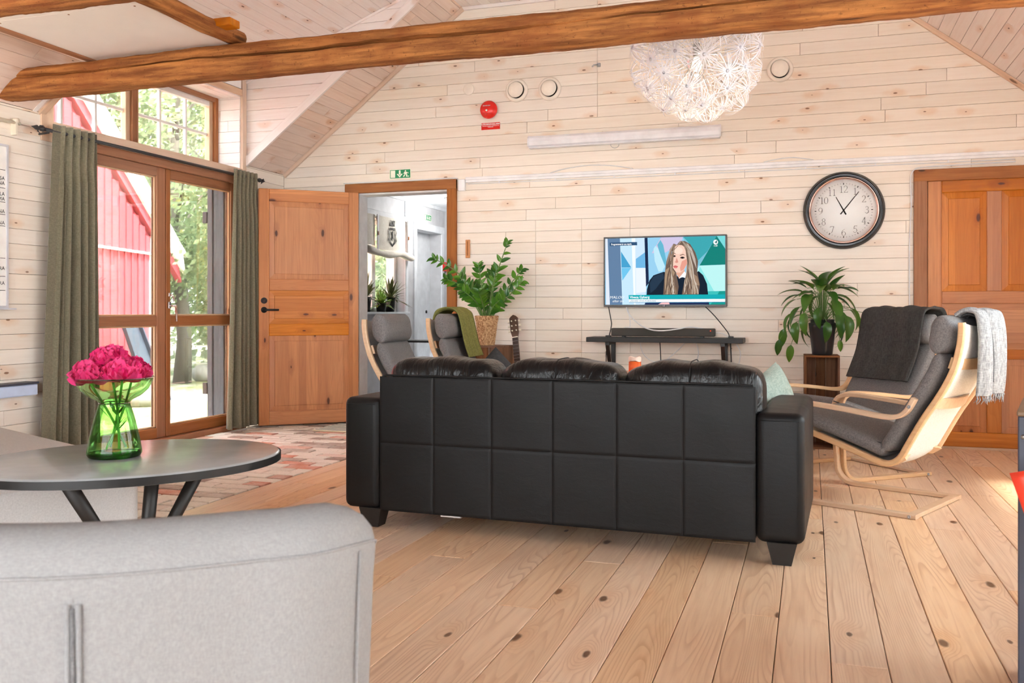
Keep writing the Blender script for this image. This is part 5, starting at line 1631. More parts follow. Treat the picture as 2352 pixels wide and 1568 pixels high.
def armchair(loc, rz, label, group=None):
    r = empty('armchair', loc, rz, label, 'armchair')
    CP = [(0.0, .012), (.2, .012), (.45, .012), (.575, .014), (.635, .035), (.668, .085), (.676, .16), (.684, .28), (.690, .40), (.690, .455), (.668, .502), (.62, .522), (.54, .524), (.36, .508), (.18, .487), (.10, .490), (.05, .52), (.012, .585)]
    for s in (-1, 1):
        strip(MB(), CP, s * 0.315, 0.05, 0.023).build('arm_and_runner', 'birch', r)
        strip(MB(), SEATP, s * 0.268, 0.034, 0.03).build('side_rail', 'birch', r)
        for (x, z) in ((0.03, 0.545), (0.664, 0.40), (0.03, 0.012)):
            MB().lathe([(0.009, 0), (0.009, 0.003), (0.004, 0.003), (0.004, 0.001), (0, 0.001)], 12, fr=lambda p: (x + p[0], s * (0.341 + p[2]), z + p[1])).build('bolt', 'steel', r)
    MB().bb(0.0, 0.05, -0.30, 0.30, 0.002, 0.022, 0.003).build('floor_stretcher', 'birch', r)
    for (x, z, tx, tz) in ((.60, .372, 1, .3), (.10, .262, .6, -.4), (-.055, .565, -.4, 1), (-.135, .76, -.3, 1)):
        d = Vector((tx, 0, tz)).normalized(); nn = Vector((-d.z, 0, d.x))
        P = []
        for k in range(13):
            y = -0.255 + 0.51 * k / 12
            bow = 0.035 * (1 - (y / 0.255) ** 2)
            sg = 1 if x > 0.3 else 1
            P.append((Vector((x, y, z)) + nn * (bow * (1 if x < .3 else -0.3)), d, nn))
        MB().sweep(P, [(-.028, -.007), (.028, -.007), (.028, .007), (-.028, .007)], smooth=False).build('cross_slat', 'birch', r)
    # canvas sling under the cushion
    P = bez([(p[0], 0, p[1]) for p in SEATP], 4)
    MB().grid(lambda u, v: (P[round(v * (len(P) - 1))].x + 0.0, (u - .5) * 0.50, P[round(v * (len(P) - 1))].z - 0.02 * (1 - (2 * u - 1) ** 2)), 8, len(P) - 1).build('canvas_sling', 'canvas', r)
    def inner(lo, hi): return SEATP[lo:hi]
    pad(SEATP[0:5] + [(.15, .262)], 0.085, 0.56, 0.018).build('seat_cushion', 'chair_grey', r)
    pad([(.150, .268), (.118, .298), (.075, .365), (.006, .485), (-.070, .604), (-.126, .715), (-.146, .792)], 0.085, 0.56, 0.018).build('back_cushion', 'chair_grey', r)
    hp = pad([(-.138, .785), (-.158, .86), (-.168, .93), (-.170, .988)], 0.13, 0.56, 0.008, ends=0.07)
    hd_ = hp.build('headrest', 'chair_grey', r)
    # piping on cushions
    for s in (-1, 1):
        pp = MB()
        pp.tube([Vector((p[0], s * 0.262, p[1])) + Vector((.035, 0, .10)) * 1.0 for p in [(.64, .387), (.45, .33), (.25, .262), (.16, .245)]], 0.003, 5)
        pp.build('piping', 'dark_pillow', r)
    return r
def place_chair(rear_mid, fwd, label):
    return armchair((rear_mid[0], rear_mid[1], 0.0), atan2(fwd[1], fwd[0]), label)
chA = place_chair((0.625, 5.07), (-0.905, 0.425), 'grey bentwood armchair right of the sofa with a pale fringed throw')
chB = place_chair((0.485, 6.34), (-0.76, -0.65), 'grey bentwood armchair near the pine door draped with a dark blanket')
chC = place_chair((-2.598, 5.575), (0.99, 0.12), 'grey bentwood armchair in front of the open doorway')
chD = place_chair((-2.54, 6.51), (1.0, 0.05), 'grey bentwood armchair with an olive throw over its headrest')

def local(o, p): return o.matrix_basis @ Vector(p)
def cloth(name, path, y0, y1, m, label, cat='throw', root=None, wav=0.006, thick=0.006, ny=26, fringe=None, seed=1, lift=0.0):
    """sheet following path (x,z) in the chair's frame, draped between y0..y1"""
    P = bez([(p[0], 0, p[1]) for p in path], 8)
    rnd = random.Random(seed)
    ph = [rnd.uniform(0, 6) for _ in range(6)]
    n = len(P)
    M_ = root.matrix_basis
    def fn(u, v):
        i = v * (n - 1); a = int(min(i, n - 2)); f = i - a
        p = P[a].lerp(P[a + 1], f)
        d = (P[a + 1] - P[a]).normalized(); nr_ = Vector((d.z, 0, -d.x))
        y = y0 + (y1 - y0) * u
        e = v if fringe != 'front' else 1 - v
        return M_ @ (p + nr_ * (wav * sin(u * 14 + ph[0] + 2 * v) * (0.4 + e) + wav * .7 * sin(u * 31 + ph[1] + 3 * v)) + Vector((0, y + 0.01 * sin(v * 5 + ph[2]), 0)))
    e = empty(name, M_ @ Vector((P[n // 2].x, (y0 + y1) / 2, P[n // 2].z)), 0, label, cat)
    inv = Matrix.Translation(-e.location)
    g = MB().grid(lambda u, v: inv @ fn(u, v), ny, n * 2)
    o = g.build('cloth', m, e)
    md = o.modifiers.new('solid', 'SOLIDIFY'); md.thickness = thick; md.offset = 0
    if fringe:
        fr_ = MB()
        v = 1.0 if fringe == 'back' else 0.0
        for k in range(36):
            u = (k + .5) / 36
            q = inv @ fn(u, v)
            L = 0.035 + rnd.uniform(-.008, .012)
            fr_.tube([q, q + Vector((rnd.uniform(-.006, .006), rnd.uniform(-.006, .006), -L * .5)), q + Vector((rnd.uniform(-.012, .012), rnd.uniform(-.012, .012), -L))], [0.003, 0.003, 0.001], 5)
        stuff(fr_.build('fringe', m, e))
    return e
# pale throw over chair A: short in front, long behind
cloth('throw_blanket', [(-.125, .985), (-.15, 1.006), (-.185, 1.012), (-.22, .995), (-.238, .91), (-.244, .80), (-.243, .68), (-.238, .60)], -0.24, 0.15, 'grey_throw', 'pale grey fringed throw hanging over the back of the armchair', 'throw', chA, 0.010, 0.012, fringe='back', seed=3)
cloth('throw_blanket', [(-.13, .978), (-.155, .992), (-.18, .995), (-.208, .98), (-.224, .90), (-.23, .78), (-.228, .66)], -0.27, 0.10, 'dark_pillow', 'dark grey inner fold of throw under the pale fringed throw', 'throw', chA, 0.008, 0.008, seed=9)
# dark blanket over chair B
cloth('blanket', [(.115, .575), (.075, .66), (.040, .745), (.022, .83), (.008, .92), (-.01, 1.0), (-.06, 1.03), (-.13, 1.03), (-.185, 1.01), (-.218, .92), (-.222, .82)], -0.255, 0.262, 'dark_blanket', 'charcoal blanket covering the front of the armchair back', 'blanket', chB, 0.005, 0.012, fringe=None, seed=5)
# olive throw over chair D headrest
cloth('throw_blanket', [(.075, .66), (.040, .75), (.015, .85), (-.002, .93), (-.025, 1.0), (-.075, 1.028), (-.135, 1.026), (-.19, .995), (-.216, .89), (-.222, .75)], -0.10, 0.27, 'olive_throw', 'olive green throw with frayed edge over an armchair headrest', 'throw', chD, 0.006, 0.008, fringe=None, seed=8)
# dark pillow on chair D
dp = empty('cushion', local(chD, (0.26, 0.0, 0.33)), 0, 'dark grey cushion on the seat beside the olive throw', 'cushion')
q_ = pillow_mesh(0.24, 0.24, 0.075).build('filling', 'dark_pillow', dp)
q_.matrix_local = Matrix.Translation((0.0, 0.0, 0.10)) @ Matrix.Rotation(radians(20), 4, 'Z') @ Matrix.Rotation(radians(62), 4, 'X') @ Matrix.Rotation(radians(45), 4, 'Z')

# ---------------------------------------------------------------- grey tub armchairs
def tub_chair(loc, rz, label, hb=0.75, hf=0.50):
    """back towards local -Y; seat opens to +Y"""
    r = empty('tub_armchair', loc, rz, label, 'armchair')
    W, Dp, R_ = 0.365, 0.70, 0.15
    # plan path of the outer face: left front -> round the back -> right front
    pl_ = []
    for k in range(8): pl_.append((-W, Dp - (Dp - R_) * k / 8))
    for k in range(17):
        a = pi + (pi / 2) * k / 16
        pl_.append((-W + R_ + R_ * cos(a) * 1.0, R_ + R_ * sin(a)))
    for k in range(1, 12):
        t = k / 12; pl_.append((-W + R_ + (2 * W - 2 * R_) * t, -0.035 * sin(pi * t)))
    for k in range(17):
        a = -pi / 2 + (pi / 2) * k / 16
        pl_.append((W - R_ + R_ * cos(a), R_ + R_ * sin(a)))
    for k in range(1, 9): pl_.append((W, R_ + (Dp - R_) * k / 8))
    n = len(pl_)
    path = []; hs = []
    for i, (x, y) in enumerate(pl_):
        p0 = pl_[max(i - 1, 0)]; p1 = pl_[min(i + 1, n - 1)]
        d = Vector((p1[0] - p0[0], p1[1] - p0[1], 0)).normalized()
        inw = Vector((-d.y, d.x, 0))        # towards the seat
        if inw.dot(Vector((-x, 0.35 - y, 0))) < 0: inw = -inw
        t = min(1, max(0, (y - 0.03) / (Dp - 0.03)))
        hs.append(hb - (hb - hf) * (t * t * (3 - 2 * t)))
        path.append((Vector((x, y, 0)), inw, Vector((0, 0, 1))))
    def sec(i):
        h = hs[i]; tk = 0.115; zb = 0.09
        tp = 0.022   # tapers slightly inwards towards the floor
        s = [(tp, zb), (tp * .5, zb + (h - zb) * .4), (0.0, h - 0.10), (-0.003, h - 0.062)]
        for k in range(9):
            a = pi - pi * k / 8
            s.append((tk / 2 + (tk / 2 + .002) * cos(a), h - 0.05 + 0.05 * sin(a)))
        s += [(tk, h - 0.10), (tk, zb)]
        return s
    sh_ = MB().sweep(path, sec).build('shell', 'grey_weave', r)
    # seams: along the top outer edge, at the corners and the zip down the middle of the back
    sm = MB()
    sm.tube([Vector((p[0].x, p[0].y, hs[i] - 0.052)) - p[1] * 0.0032 for i, p in enumerate(path)], 0.0022, 6)
    sm.build('top_seam', 'grey_weave', sh_)
    for ii in (14, n - 15):
        p = path[ii]
        MB().tube([p[0] - p[1] * 0.004 + Vector((0, 0, hs[ii] - 0.062)), p[0] + p[1] * 0.004 + Vector((0, 0, 0.40)), p[0] + p[1] * 0.019 + Vector((0, 0, 0.10))], 0.0018, 6).build('corner_seam', 'grey_weave', sh_)
    mid = n // 2
    p = path[mid]
    zp = MB()
    for dx in (-0.006, 0.006):
        zp.tube([p[0] - p[1] * 0.002 + Vector((dx, 0, hs[mid] - 0.085)), p[0] + p[1] * 0.008 + Vector((dx, 0, 0.40)), p[0] + p[1] * 0.021 + Vector((dx, 0, 0.10))], 0.004, 6)
    zp.tube([p[0] - p[1] * 0.001 + Vector((0, 0, hs[mid] - 0.05)), p[0] + Vector((0, 0, hs[mid] - 0.085))], 0.0018, 6)
    zp.build('zip_placket', 'grey_weave', sh_)
    zd = MB().tube([p[0] - p[1] * 0.003 + Vector((0, 0, hs[mid] - 0.09)), p[0] + p[1] * 0.002 + Vector((0, 0, 0.40)), p[0] + p[1] * 0.015 + Vector((0, 0, 0.10))], 0.003, 6)
    zd.build('zip', 'chair_grey', sh_)
    rounded('seat_cushion', (0, 0.42, 0.36), (0.56, 0.60, 0.16), 0.05, 'grey_weave', r)
    rounded('seat_base', (0, 0.38, 0.19), (0.60, 0.60, 0.20), 0.02, 'grey_weave', r)
    for (x, y) in ((-.30, .08), (.30, .08), (-.33, .62), (.33, .62)):
        MB().lathe([(0.018, 0), (0.026, 0.10)], 12, c=(x, y, 0)).build('leg', 'black_laminate', r)
    return r
# nearest chair: back towards the camera
fwd = Vector((-sin(radians(18.253)), cos(radians(18.253)), 0)); rgt = Vector((cos(radians(18.253)), sin(radians(18.253)), 0))
p1 = fwd * 1.125 + rgt * (-0.535)
tub_chair((p1.x, p1.y, 0), radians(18.253 + 11), 'pale grey fabric armchair in the foreground with its back to us', 0.742, 0.5)
# long low upholstered bench behind the table
ed = Vector((-0.915, 0.404, 0)); ew = Vector((-0.404, -0.915, 0))
bc_ = Vector((-2.62, 3.06, 0)) + ed * 0.85 + ew * 0.40
bn = empty('upholstered_bench', bc_, atan2(ed.y, ed.x), 'long low pale grey upholstered bench behind the dark oval table', 'bench')
rounded('body', (0, 0, 0.22), (1.70, 0.80, 0.26), 0.03, 'bench_weave', bn)
rounded('mattress', (0, 0, 0.36), (1.70, 0.80, 0.09), 0.035, 'bench_weave', bn, 5)
for x in (-.78, .78):
    for y in (-.34, .34):
        MB().lathe([(0.018, 0), (0.024, 0.10)], 12, c=(x, y, 0)).build('leg', 'black_laminate', bn)

# ---------------------------------------------------------------- dark oval table with vase
tb = empty('oval_table', (-2.27, 2.60, 0), 0, 'dark oval side table on splayed round legs', 'table')
ta = radians(48)
LEGS = [(0.07, -0.35, 0.0, 0.05), (0.14, -0.05, 0.06, -0.02), (0.20, 0.14, 0.0, 0.0)]
def oval(a, rx, ry):
    x, y = rx * cos(a), ry * sin(a)
    return (x * cos(ta) - y * sin(ta), x * sin(ta) + y * cos(ta))
tm = MB(); pr_ = [(0.0, 0.5), (0.97, 0.5), (0.985, 0.498), (0.997, 0.49), (1.0, 0.482), (0.997, 0.474), (0.98, 0.466), (0.955, 0.464), (0.0, 0.464)]
RXX, RYY = 0.52, 0.42
def tabv(u, v):
    k = v * (len(pr_) - 1); i = int(round(k)); s, z = pr_[i]
    x, y = oval(2 * pi * u, RXX * s if s > .9 else RXX * s, RYY * s)
    return (x, y, z)
top = MB().grid(tabv, 96, len(pr_) - 1, True, True).build('table_top', 'sheen_table', tb)  # dark top; the window's reflection is put into its pale base colour
MB().grid(lambda u, v: tuple(list(oval(2 * pi * u, (RXX + 0.0005), (RYY + 0.0005))) + [0.468 + 0.026 * v]), 96, 4, True, True).build('edge_band', 'table_edge', tb)
for (x, y, x2, y2) in LEGS:
    MB().tube([(x, y, 0.468), ((x + x2) / 2, (y + y2) / 2, 0.23), (x2, y2, 0.0)], [0.024, 0.022, 0.018], 14).build('leg', 'black_laminate', tb)

vs_ = empty('vase', (-2.315, 2.575, 0.5), 0, 'green glass hyacinth-shaped vase holding pink peonies', 'vase')
VP_ = [(0.0, 0.004), (0.072, 0.004), (0.077, 0.012), (0.076, 0.022), (0.070, 0.06), (0.056, 0.12), (0.046, 0.155), (0.042, 0.166), (0.05, 0.175), (0.075, 0.188), (0.096, 0.208), (0.107, 0.232), (0.109, 0.243)]
MB().lathe(VP_[:], 48, caps=False).build('glass_body', 'vase_green', vs_)
MB().lathe([(0.0, 0.001), (0.070, 0.001), (0.074, 0.006), (0.073, 0.014), (0.0, 0.016)], 40).build('foot', 'vase_foot', vs_)
MB().tube([(0.109 * cos(2 * pi * k / 48), 0.109 * sin(2 * pi * k / 48), 0.243) for k in range(49)], 0.0018, 6).build('rim', 'vase_foot', vs_)
MB().tube([(0.0425 * cos(2 * pi * k / 32), 0.0425 * sin(2 * pi * k / 32), 0.166) for k in range(33)], 0.002, 6).build('neck_ring', 'vase_foot', vs_)
def petal_mesh(w, L, cup, ruff, seed):
    r = random.Random(seed)
    p1, p2 = r.uniform(0, 6), r.uniform(0, 6)
    def fn(u, v):
        x = (u - .5) * 2
        ww = w * (0.25 + 0.75 * sin(pi * min(1, v * 0.62 + 0.12)))
        edge = 1 - 0.10 * abs(x) ** 2 + 0.05 * sin(x * 9 + p1) * v
        z = L * v * edge
        y = cup * (x * x * 0.9 * v + 0.3 * sin(pi * v)) + ruff * v * v * sin(x * 8 + p2)
        return (x * ww, y - 0.55 * cup * v * v, z)
    return MB().grid(fn, 6, 5).mesh('petal')
PET = [petal_mesh(0.020, 0.042, 0.012, 0.006, k) for k in range(4)]
for me in PET: me.materials.append(M['petal_bright'])
rp = random.Random(17)
def peony(c, R_, stem_to, label, npet=52):
    e = empty('peony', c, 0, label, 'flower')
    for k in range(npet):
        t = (k + .5) / npet
        ph = math.acos(1 - 1.35 * t); th_ = k * 2.39996
        d = Vector((sin(ph) * cos(th_), sin(ph) * sin(th_), cos(ph)))
        o = bpy.data.objects.new('petal', rp.choice(PET)); COL.objects.link(o); o.parent = e
        zax = (d * 0.75 + Vector((0, 0, 0.65)) + Vector((rp.uniform(-.25, .25), rp.uniform(-.25, .25), 0))).normalized()
        yax = (d - zax * d.dot(zax))
        yax = yax.normalized() if yax.length > 1e-3 else Vector((1, 0, 0)).cross(zax).normalized()
        xax = yax.cross(zax)
        s = R_ / 0.052 * rp.uniform(0.8, 1.1)
        o.matrix_local = frame(d * R_ * 0.35 - Vector((0, 0, R_ * .35)), xax, yax, zax) @ Matrix.Scale(s, 4)
    lo = Vector(stem_to) - Vector(c)
    MB().tube(bez([(0, 0, -R_ * .4), tuple(Vector((0, 0, -R_ * .4)).lerp(lo, .5) + Vector((rp.uniform(-.01, .01), rp.uniform(-.01, .01), 0))), tuple(lo)], 5), 0.0042, 7).build('stem', 'stem_green', e)
    lf = MB()
    for k in range(2):
        b = Vector((0, 0, -R_ * .4)).lerp(lo, 0.55 + 0.2 * k); a = rp.uniform(0, 6.28)
        dr = Vector((cos(a) * .5, sin(a) * .5, 0.6)).normalized(); sd = dr.cross(Vector((0, 0, 1))).normalized()
        L = 0.06
        lf.add([b, b + dr * L * .5 + sd * .009, b + dr * L, b + dr * L * .5 - sd * .009], [(0, 1, 2, 3)])
    lf.build('leaf', 'stem_green', e)
VB = Vector((-2.315, 2.575, 0.5)); vs_.scale = (1.18, 1.18, 1.14)
peony(VB + Vector((-0.035, 0.02, 0.335)), 0.070, VB + Vector((0.03, -0.01, 0.03)), 'topmost pink peony in the green vase')
peony(VB + Vector((0.052, -0.02, 0.298)), 0.072, VB + Vector((-0.035, 0.02, 0.03)), 'pink peony at the right of the green vase')
peony(VB + Vector((-0.055, -0.055, 0.288)), 0.066, VB + Vector((0.02, 0.035, 0.03)), 'deep pink peony low at the left front of the green vase')
peony(VB + Vector((0.025, 0.06, 0.298)), 0.064, VB + Vector((0.0, -0.04, 0.03)), 'pink peony at the back of the green vase')

# ---------------------------------------------------------------- crates, plants, guitar
def crate(loc, w, d, h, rz, label, face):
    """upended wooden crate; open side towards local -Y ('open') or slatted ('slats')"""
    r = empty('wooden_crate', loc, rz, label, 'crate')
    t = 0.014
    bar('side', (-w / 2 + t / 2, 0, t), (-w / 2 + t / 2, 0, h - t), d, t, 'crate_wood', r, (1, 0, 0), 0.001)
    bar('side', (w / 2 - t / 2, 0, t), (w / 2 - t / 2, 0, h - t), d, t, 'crate_wood', r, (1, 0, 0), 0.001)
    bar('end', (-w / 2, 0, h - t / 2), (w / 2, 0, h - t / 2), d, t, 'crate_wood', r, (0, 0, 1), 0.001)
    bar('end', (-w / 2, 0, t / 2), (w / 2, 0, t / 2), d, t, 'crate_wood', r, (0, 0, 1), 0.001)
    n = 3
    y = d / 2 - t / 2 if face == 'open' else -d / 2 + 0.02
    sw_ = (w - 2 * t) / n
    for k in range(n):
        x = -w / 2 + t + sw_ * (k + .5)
        bar('slat', (x, y, t), (x, y, h - t), sw_ - (0.001 if face == 'open' else 0.006), 0.010, 'crate_wood', r, (0, 1, 0), 0.001)
    return r
crate((0.075, 7.12, 0), 0.245, 0.26, 0.685, radians(2), 'tall open wooden crate under the peace lily', 'open')
crate((-2.55, 7.12, 0), 0.36, 0.28, 0.725, radians(-6), 'dark slatted wooden crate under the woven basket plant', 'slats')

pot = empty('plant_pot', (0.082, 7.11, 0.685), 0, 'tall black tapered plant pot on the open crate', 'plant pot')
MB().lathe([(0.0, 0.0), (0.070, 0.0), (0.073, 0.01), (0.094, 0.20), (0.098, 0.235), (0.094, 0.237), (0.088, 0.19), (0.0, 0.19)], 40).build('pot', 'pot_black', pot)
MB().lathe([(0.0, 0.18), (0.082, 0.18), (0.086, 0.262), (0.081, 0.264), (0.078, 0.245), (0.0, 0.245)], 36).build('inner_pot', 'pot_black', pot)

def leaf_mesh(w, L, bend, fold, n=8):
    def fn(u, v):
        x = (u - .5) * 2
        ww = w * (sin(pi * v ** 0.8) ** 0.8) * (1 - 0.25 * v) + 0.0005
        a = bend * v
        return (x * ww, L * (sin(a) / bend if bend else v), fold * abs(x) * ww - L * ((1 - cos(a)) / bend if bend else 0))
    return MB().grid(fn, 4, n).mesh('leaf')
LILY = [leaf_mesh(0.042, 0.20, b, 0.35) for b in (0.5, 0.9, 1.4)]
ZZ = [leaf_mesh(0.023, 0.092, b, 0.3) for b in (0.15, 0.6)]
for me in LILY: me.materials.append(M['lily_leaf'])
for me in ZZ: me.materials.append(M['zz_leaf'])
def put_leaf(me, parent, base, dirv, up, s, name='leaf'):
    o = bpy.data.objects.new(name, me); COL.objects.link(o); o.parent = parent
    Y = Vector(dirv).normalized(); X = Y.cross(Vector(up)); X = X.normalized() if X.length > 1e-4 else Vector((1, 0, 0)); Z = X.cross(Y)
    o.matrix_local = frame(base, X, Y, Z) @ Matrix.Scale(s, 4)
    return o
lily = empty('peace_lily', (0.082, 7.11, 0.92), 0, 'peace lily with drooping green leaves in the black pot', 'plant')
rl2 = random.Random(12)
stems = MB()
for k in range(58):
    t = k / 58
    a = k * 2.39996 + rl2.uniform(-.3, .3)
    R_ = 0.04 + 0.25 * t ** 0.85 * rl2.uniform(0.8, 1.15)
    h = 0.30 * (1 - t ** 1.5) * rl2.uniform(.75, 1.1) + 0.02
    if R_ > 0.18: h -= rl2.uniform(0, 0.08)
    dx, dy = cos(a), sin(a)
    if dy > 0.0: R_ *= 0.45
    tip = Vector((dx * R_, dy * R_, h))
    stems.tube(bez([(dx * .015, dy * .015, 0.0), tuple(Vector((dx * R_ * .5, dy * R_ * .5, h * .8 + .03))), tuple(tip)], 5), 0.0022, 5)
    dz = 0.9 - 2.3 * t
    put_leaf(LILY[2 if t > .6 else (1 if t > .25 else 0)], lily, tip, (dx * .8 + rl2.uniform(-.3, .3), min(0.12, dy * .8 + rl2.uniform(-.3, .3)), dz + rl2.uniform(-.3, .3)), (0, 0, 1), rl2.uniform(0.75, 1.12))
for (dx, dz, L) in ((-0.30, -0.20, .7), (-0.27, -0.12, .8), (-0.22, -0.24, .75), (0.12, -0.20, .5)):
    stems.tube(bez([(0, 0, 0), (dx * .6, -.05, 0.06), (dx, -.07, dz + .08)], 6), 0.002, 5)
    put_leaf(LILY[1], lily, (dx, -.07, dz + .08), (dx * .6, -.1, -1), (0, -1, 0.2), L)
stems.build('stems', 'stem_green', lily)

bk = empty('woven_basket', (-2.567, 7.11, 0.725), 0, 'woven seagrass basket planter on the slatted crate', 'basket')
mb = MB()
prof_b = []
for k in range(53):
    v = k / 52
    r_ = 0.062 + 0.030 * v ** 0.9 + (0.004 if v > .82 else 0)
    prof_b.append((r_ + 0.0035 * abs(sin(pi * v * 13)), 0.245 * v))
def bask(u, v):
    i = int(round(v * 52)); r_, h = prof_b[i]
    rr2 = r_ + 0.0025 * sin(u * 2 * pi * 26 + (pi if int(v * 13) % 2 else 0))
    return (rr2 * cos(2 * pi * u), rr2 * sin(2 * pi * u), h)
mb.grid(bask, 104, 52, True, True)
mb.lathe([(0.0, 0.21), (0.088, 0.21)], 32)
mb.lathe([(0.090, 0.21), (0.092, 0.247), (0.097, 0.245)], 32, caps=False)
mb.build('weave', 'seagrass', bk)
zz = empty('zz_plant', (-2.567, 7.11, 0.95), 0, 'tall glossy green plant with feathered stems in the woven basket', 'plant')
rz_ = random.Random(4)
STEMS = [  # tip x, y, z relative, bend x
    ((-0.42, -0.14, 0.50), (-0.20, -.05, .34)), ((-0.36, -0.02, 0.33), (-.20, 0, .25)), ((-0.20, -0.10, 0.34), (-.10, -.04, .2)),
    ((-0.05, -0.06, 0.44), (-.03, -.03, .24)), ((0.02, 0.06, 0.38), (.0, .03, .2)), ((0.21, -0.08, 0.62), (.09, -.03, .33)),
    ((0.30, 0.02, 0.40), (.13, .0, .18)), ((0.33, -0.06, 0.30), (.16, -.02, .14)), ((0.17, -0.15, 0.15), (.08, -.07, .09)),
    ((-0.14, -0.16, 0.22), (-.06, -.08, .13)), ((-0.24, 0.08, 0.22), (-.12, .04, .14)), ((0.10, -0.04, 0.40), (.05, -.02, .22)), ((-0.12, 0.02, 0.28), (-.06, 0, .18)), ((-0.02, -.14, .22), (-.01, -.07, .12))]
for (tip, mid_) in STEMS:
    P = bez([(mid_[0] * .12, mid_[1] * .12, -0.02), mid_, tip], 10)
    MB().tube(P, [0.009 - 0.0065 * i / (len(P) - 1) for i in range(len(P))], 7).build('stem', 'stem_green', zz)
    n = len(P)
    for i in range(5, n):
        if i % 2 and i < n - 2: continue
        d = (P[min(i + 1, n - 1)] - P[i - 1]).normalized()
        sd = d.cross(Vector((0, -1, 0.25))).normalized()
        for s in (-1, 1):
            dv = d * 0.75 + sd * s * 0.8 + Vector((rz_.uniform(-.15, .15), rz_.uniform(-.25, .05), rz_.uniform(-.1, .15)))
            if rz_.random() < (0.95 if i > 7 else 0.7):
                put_leaf(ZZ[rz_.randint(0, 1)], zz, P[i], dv, (0, -0.8, 0.5), rz_.uniform(0.75, 1.1) * (1.0 if i < n - 3 else 0.7))
# guitar
gt = empty('guitar', (-2.19, 7.10, 0.0), 0, 'acoustic guitar leaning on the white wall, neck and headstock showing', 'guitar')
def gpt(x, y, z): return (x, y, z)
base = Vector((0.0, -0.10, 0.0)); tipg = Vector((-0.175, 0.16, 0.955))
ax = (tipg - base).normalized(); lx = Vector((1, 0, 0)); lx = (lx - ax * lx.dot(ax)).normalized(); nz = lx.cross(ax).normalized()
if nz.y > 0: nz = -nz
Lg = (tipg - base).length
def gfr(u, v, h): return tuple(base + lx * u + ax * v + nz * h)
body = []
for k in range(48):
    a = 2 * pi * k / 48
    v = 0.235 + 0.235 * sin(a); t = v / 0.47
    wv = (0.185 * (1 - 0.0) if t < .5 else 0.14)
    wv = 0.185 * (1 - t) + 0.14 * t
    wv *= (1 - 0.22 * math.exp(-((t - 0.6) / 0.14) ** 2))
    body.append((wv * sgnpow(cos(a), .85), v))
MB().prism(body, -0.05, 0.045, gfr).build('body', 'casing_pine', gt)
MB().prism([(-.026, 0.40), (.026, 0.40), (.023, Lg - .19), (-.023, Lg - .19)], 0.045, 0.062, gfr).build('neck', 'guitar_head', gt)
nk = MB().prism([(-.027, 0.36), (.027, 0.36), (.023, Lg - .19), (-.023, Lg - .19)], 0.062, 0.067, gfr).build('fretboard', 'fret_dark', gt)
frt = MB()
for k in range(12):
    v = Lg - .19 - 0.033 * (k + 1) * (1 - 0.018 * k)
    frt.prism([(-.024, v), (.024, v), (.024, v + .002), (-.024, v + .002)], 0.067, 0.0685, gfr)
frt.build('frets', 'steel', nk)
MB().prism([(-.025, Lg - .192), (.025, Lg - .192), (.025, Lg - .185), (-.025, Lg - .185)], 0.062, 0.071, gfr).build('nut', 'cream', gt)
hdg = MB().prism([(-.022, Lg - .188), (.022, Lg - .188), (.034, Lg - .14), (.036, Lg - .02), (.022, Lg - .005), (0.0, Lg + .008), (-.022, Lg - .005), (-.036, Lg - .02), (-.034, Lg - .14)], 0.045, 0.062, gfr).build('headstock', 'guitar_head', gt)
for s in (-1, 1):
    for k in range(3):
        v = Lg - .13 + k * .042
        MB().prism(blob(s * .018, v, .006, .006, 10), 0.062, 0.07, gfr).build('tuning_peg', 'cream', hdg)
        MB().prism([(s * .036, v - .005), (s * .056, v - .009), (s * .056, v + .009), (s * .036, v + .005)], 0.048, 0.058, gfr).build('tuning_knob', 'cream', hdg)

# ---------------------------------------------------------------- coffee table with candles behind the sofa
ct = empty('coffee_table', (-0.95, 5.30, 0), 0, 'orange-brown wooden coffee table behind the sofa', 'table')
bar('table_top', (-0.50, 0, 0.625), (0.42, 0, 0.625), 0.55, 0.03, 'door_pine', ct, (0, 0, 1), 0.004)
for x in (-.44, .36):
    for y in (-.22, .22):
        MB().bb(x - .025, x + .025, y - .025, y + .025, 0, 0.61, 0.003).build('leg', 'door_pine', ct)
cd = empty('candle', (-0.977, 5.26, 0.64), 0, 'orange pillar candle with a melted white top', 'candle')
MB().lathe([(0, 0), (0.036, 0), (0.036, 0.075)], 28).build('wax', 'orange_wax', cd)
MB().grid(lambda u, v: ((0.0365 + .0005) * cos(2 * pi * u), 0.037 * sin(2 * pi * u), 0.078 + 0.005 * sin(u * 19) + (0.024 - 0.004 * sin(u * 25 + 1) - 0.005 * sin(u * 19)) * v), 40, 2, True, True).build('melted_rim', 'white_wax', cd)
MB().lathe([(0, 0.088), (0.037, 0.088)], 28).build('pool', 'white_wax', cd)
cd2 = empty('candle', (-1.085, 5.22, 0.64), 0, 'low wide pink candle beside the orange candle', 'candle')
MB().lathe([(0, 0), (0.05, 0), (0.05, 0.036), (0.046, 0.04), (0, 0.038)], 28).build('wax', 'pink_wax', cd2)
MB().tube([(0, 0, .036), (0, 0, .046)], 0.0015, 6).build('wick', 'ink', cd2)

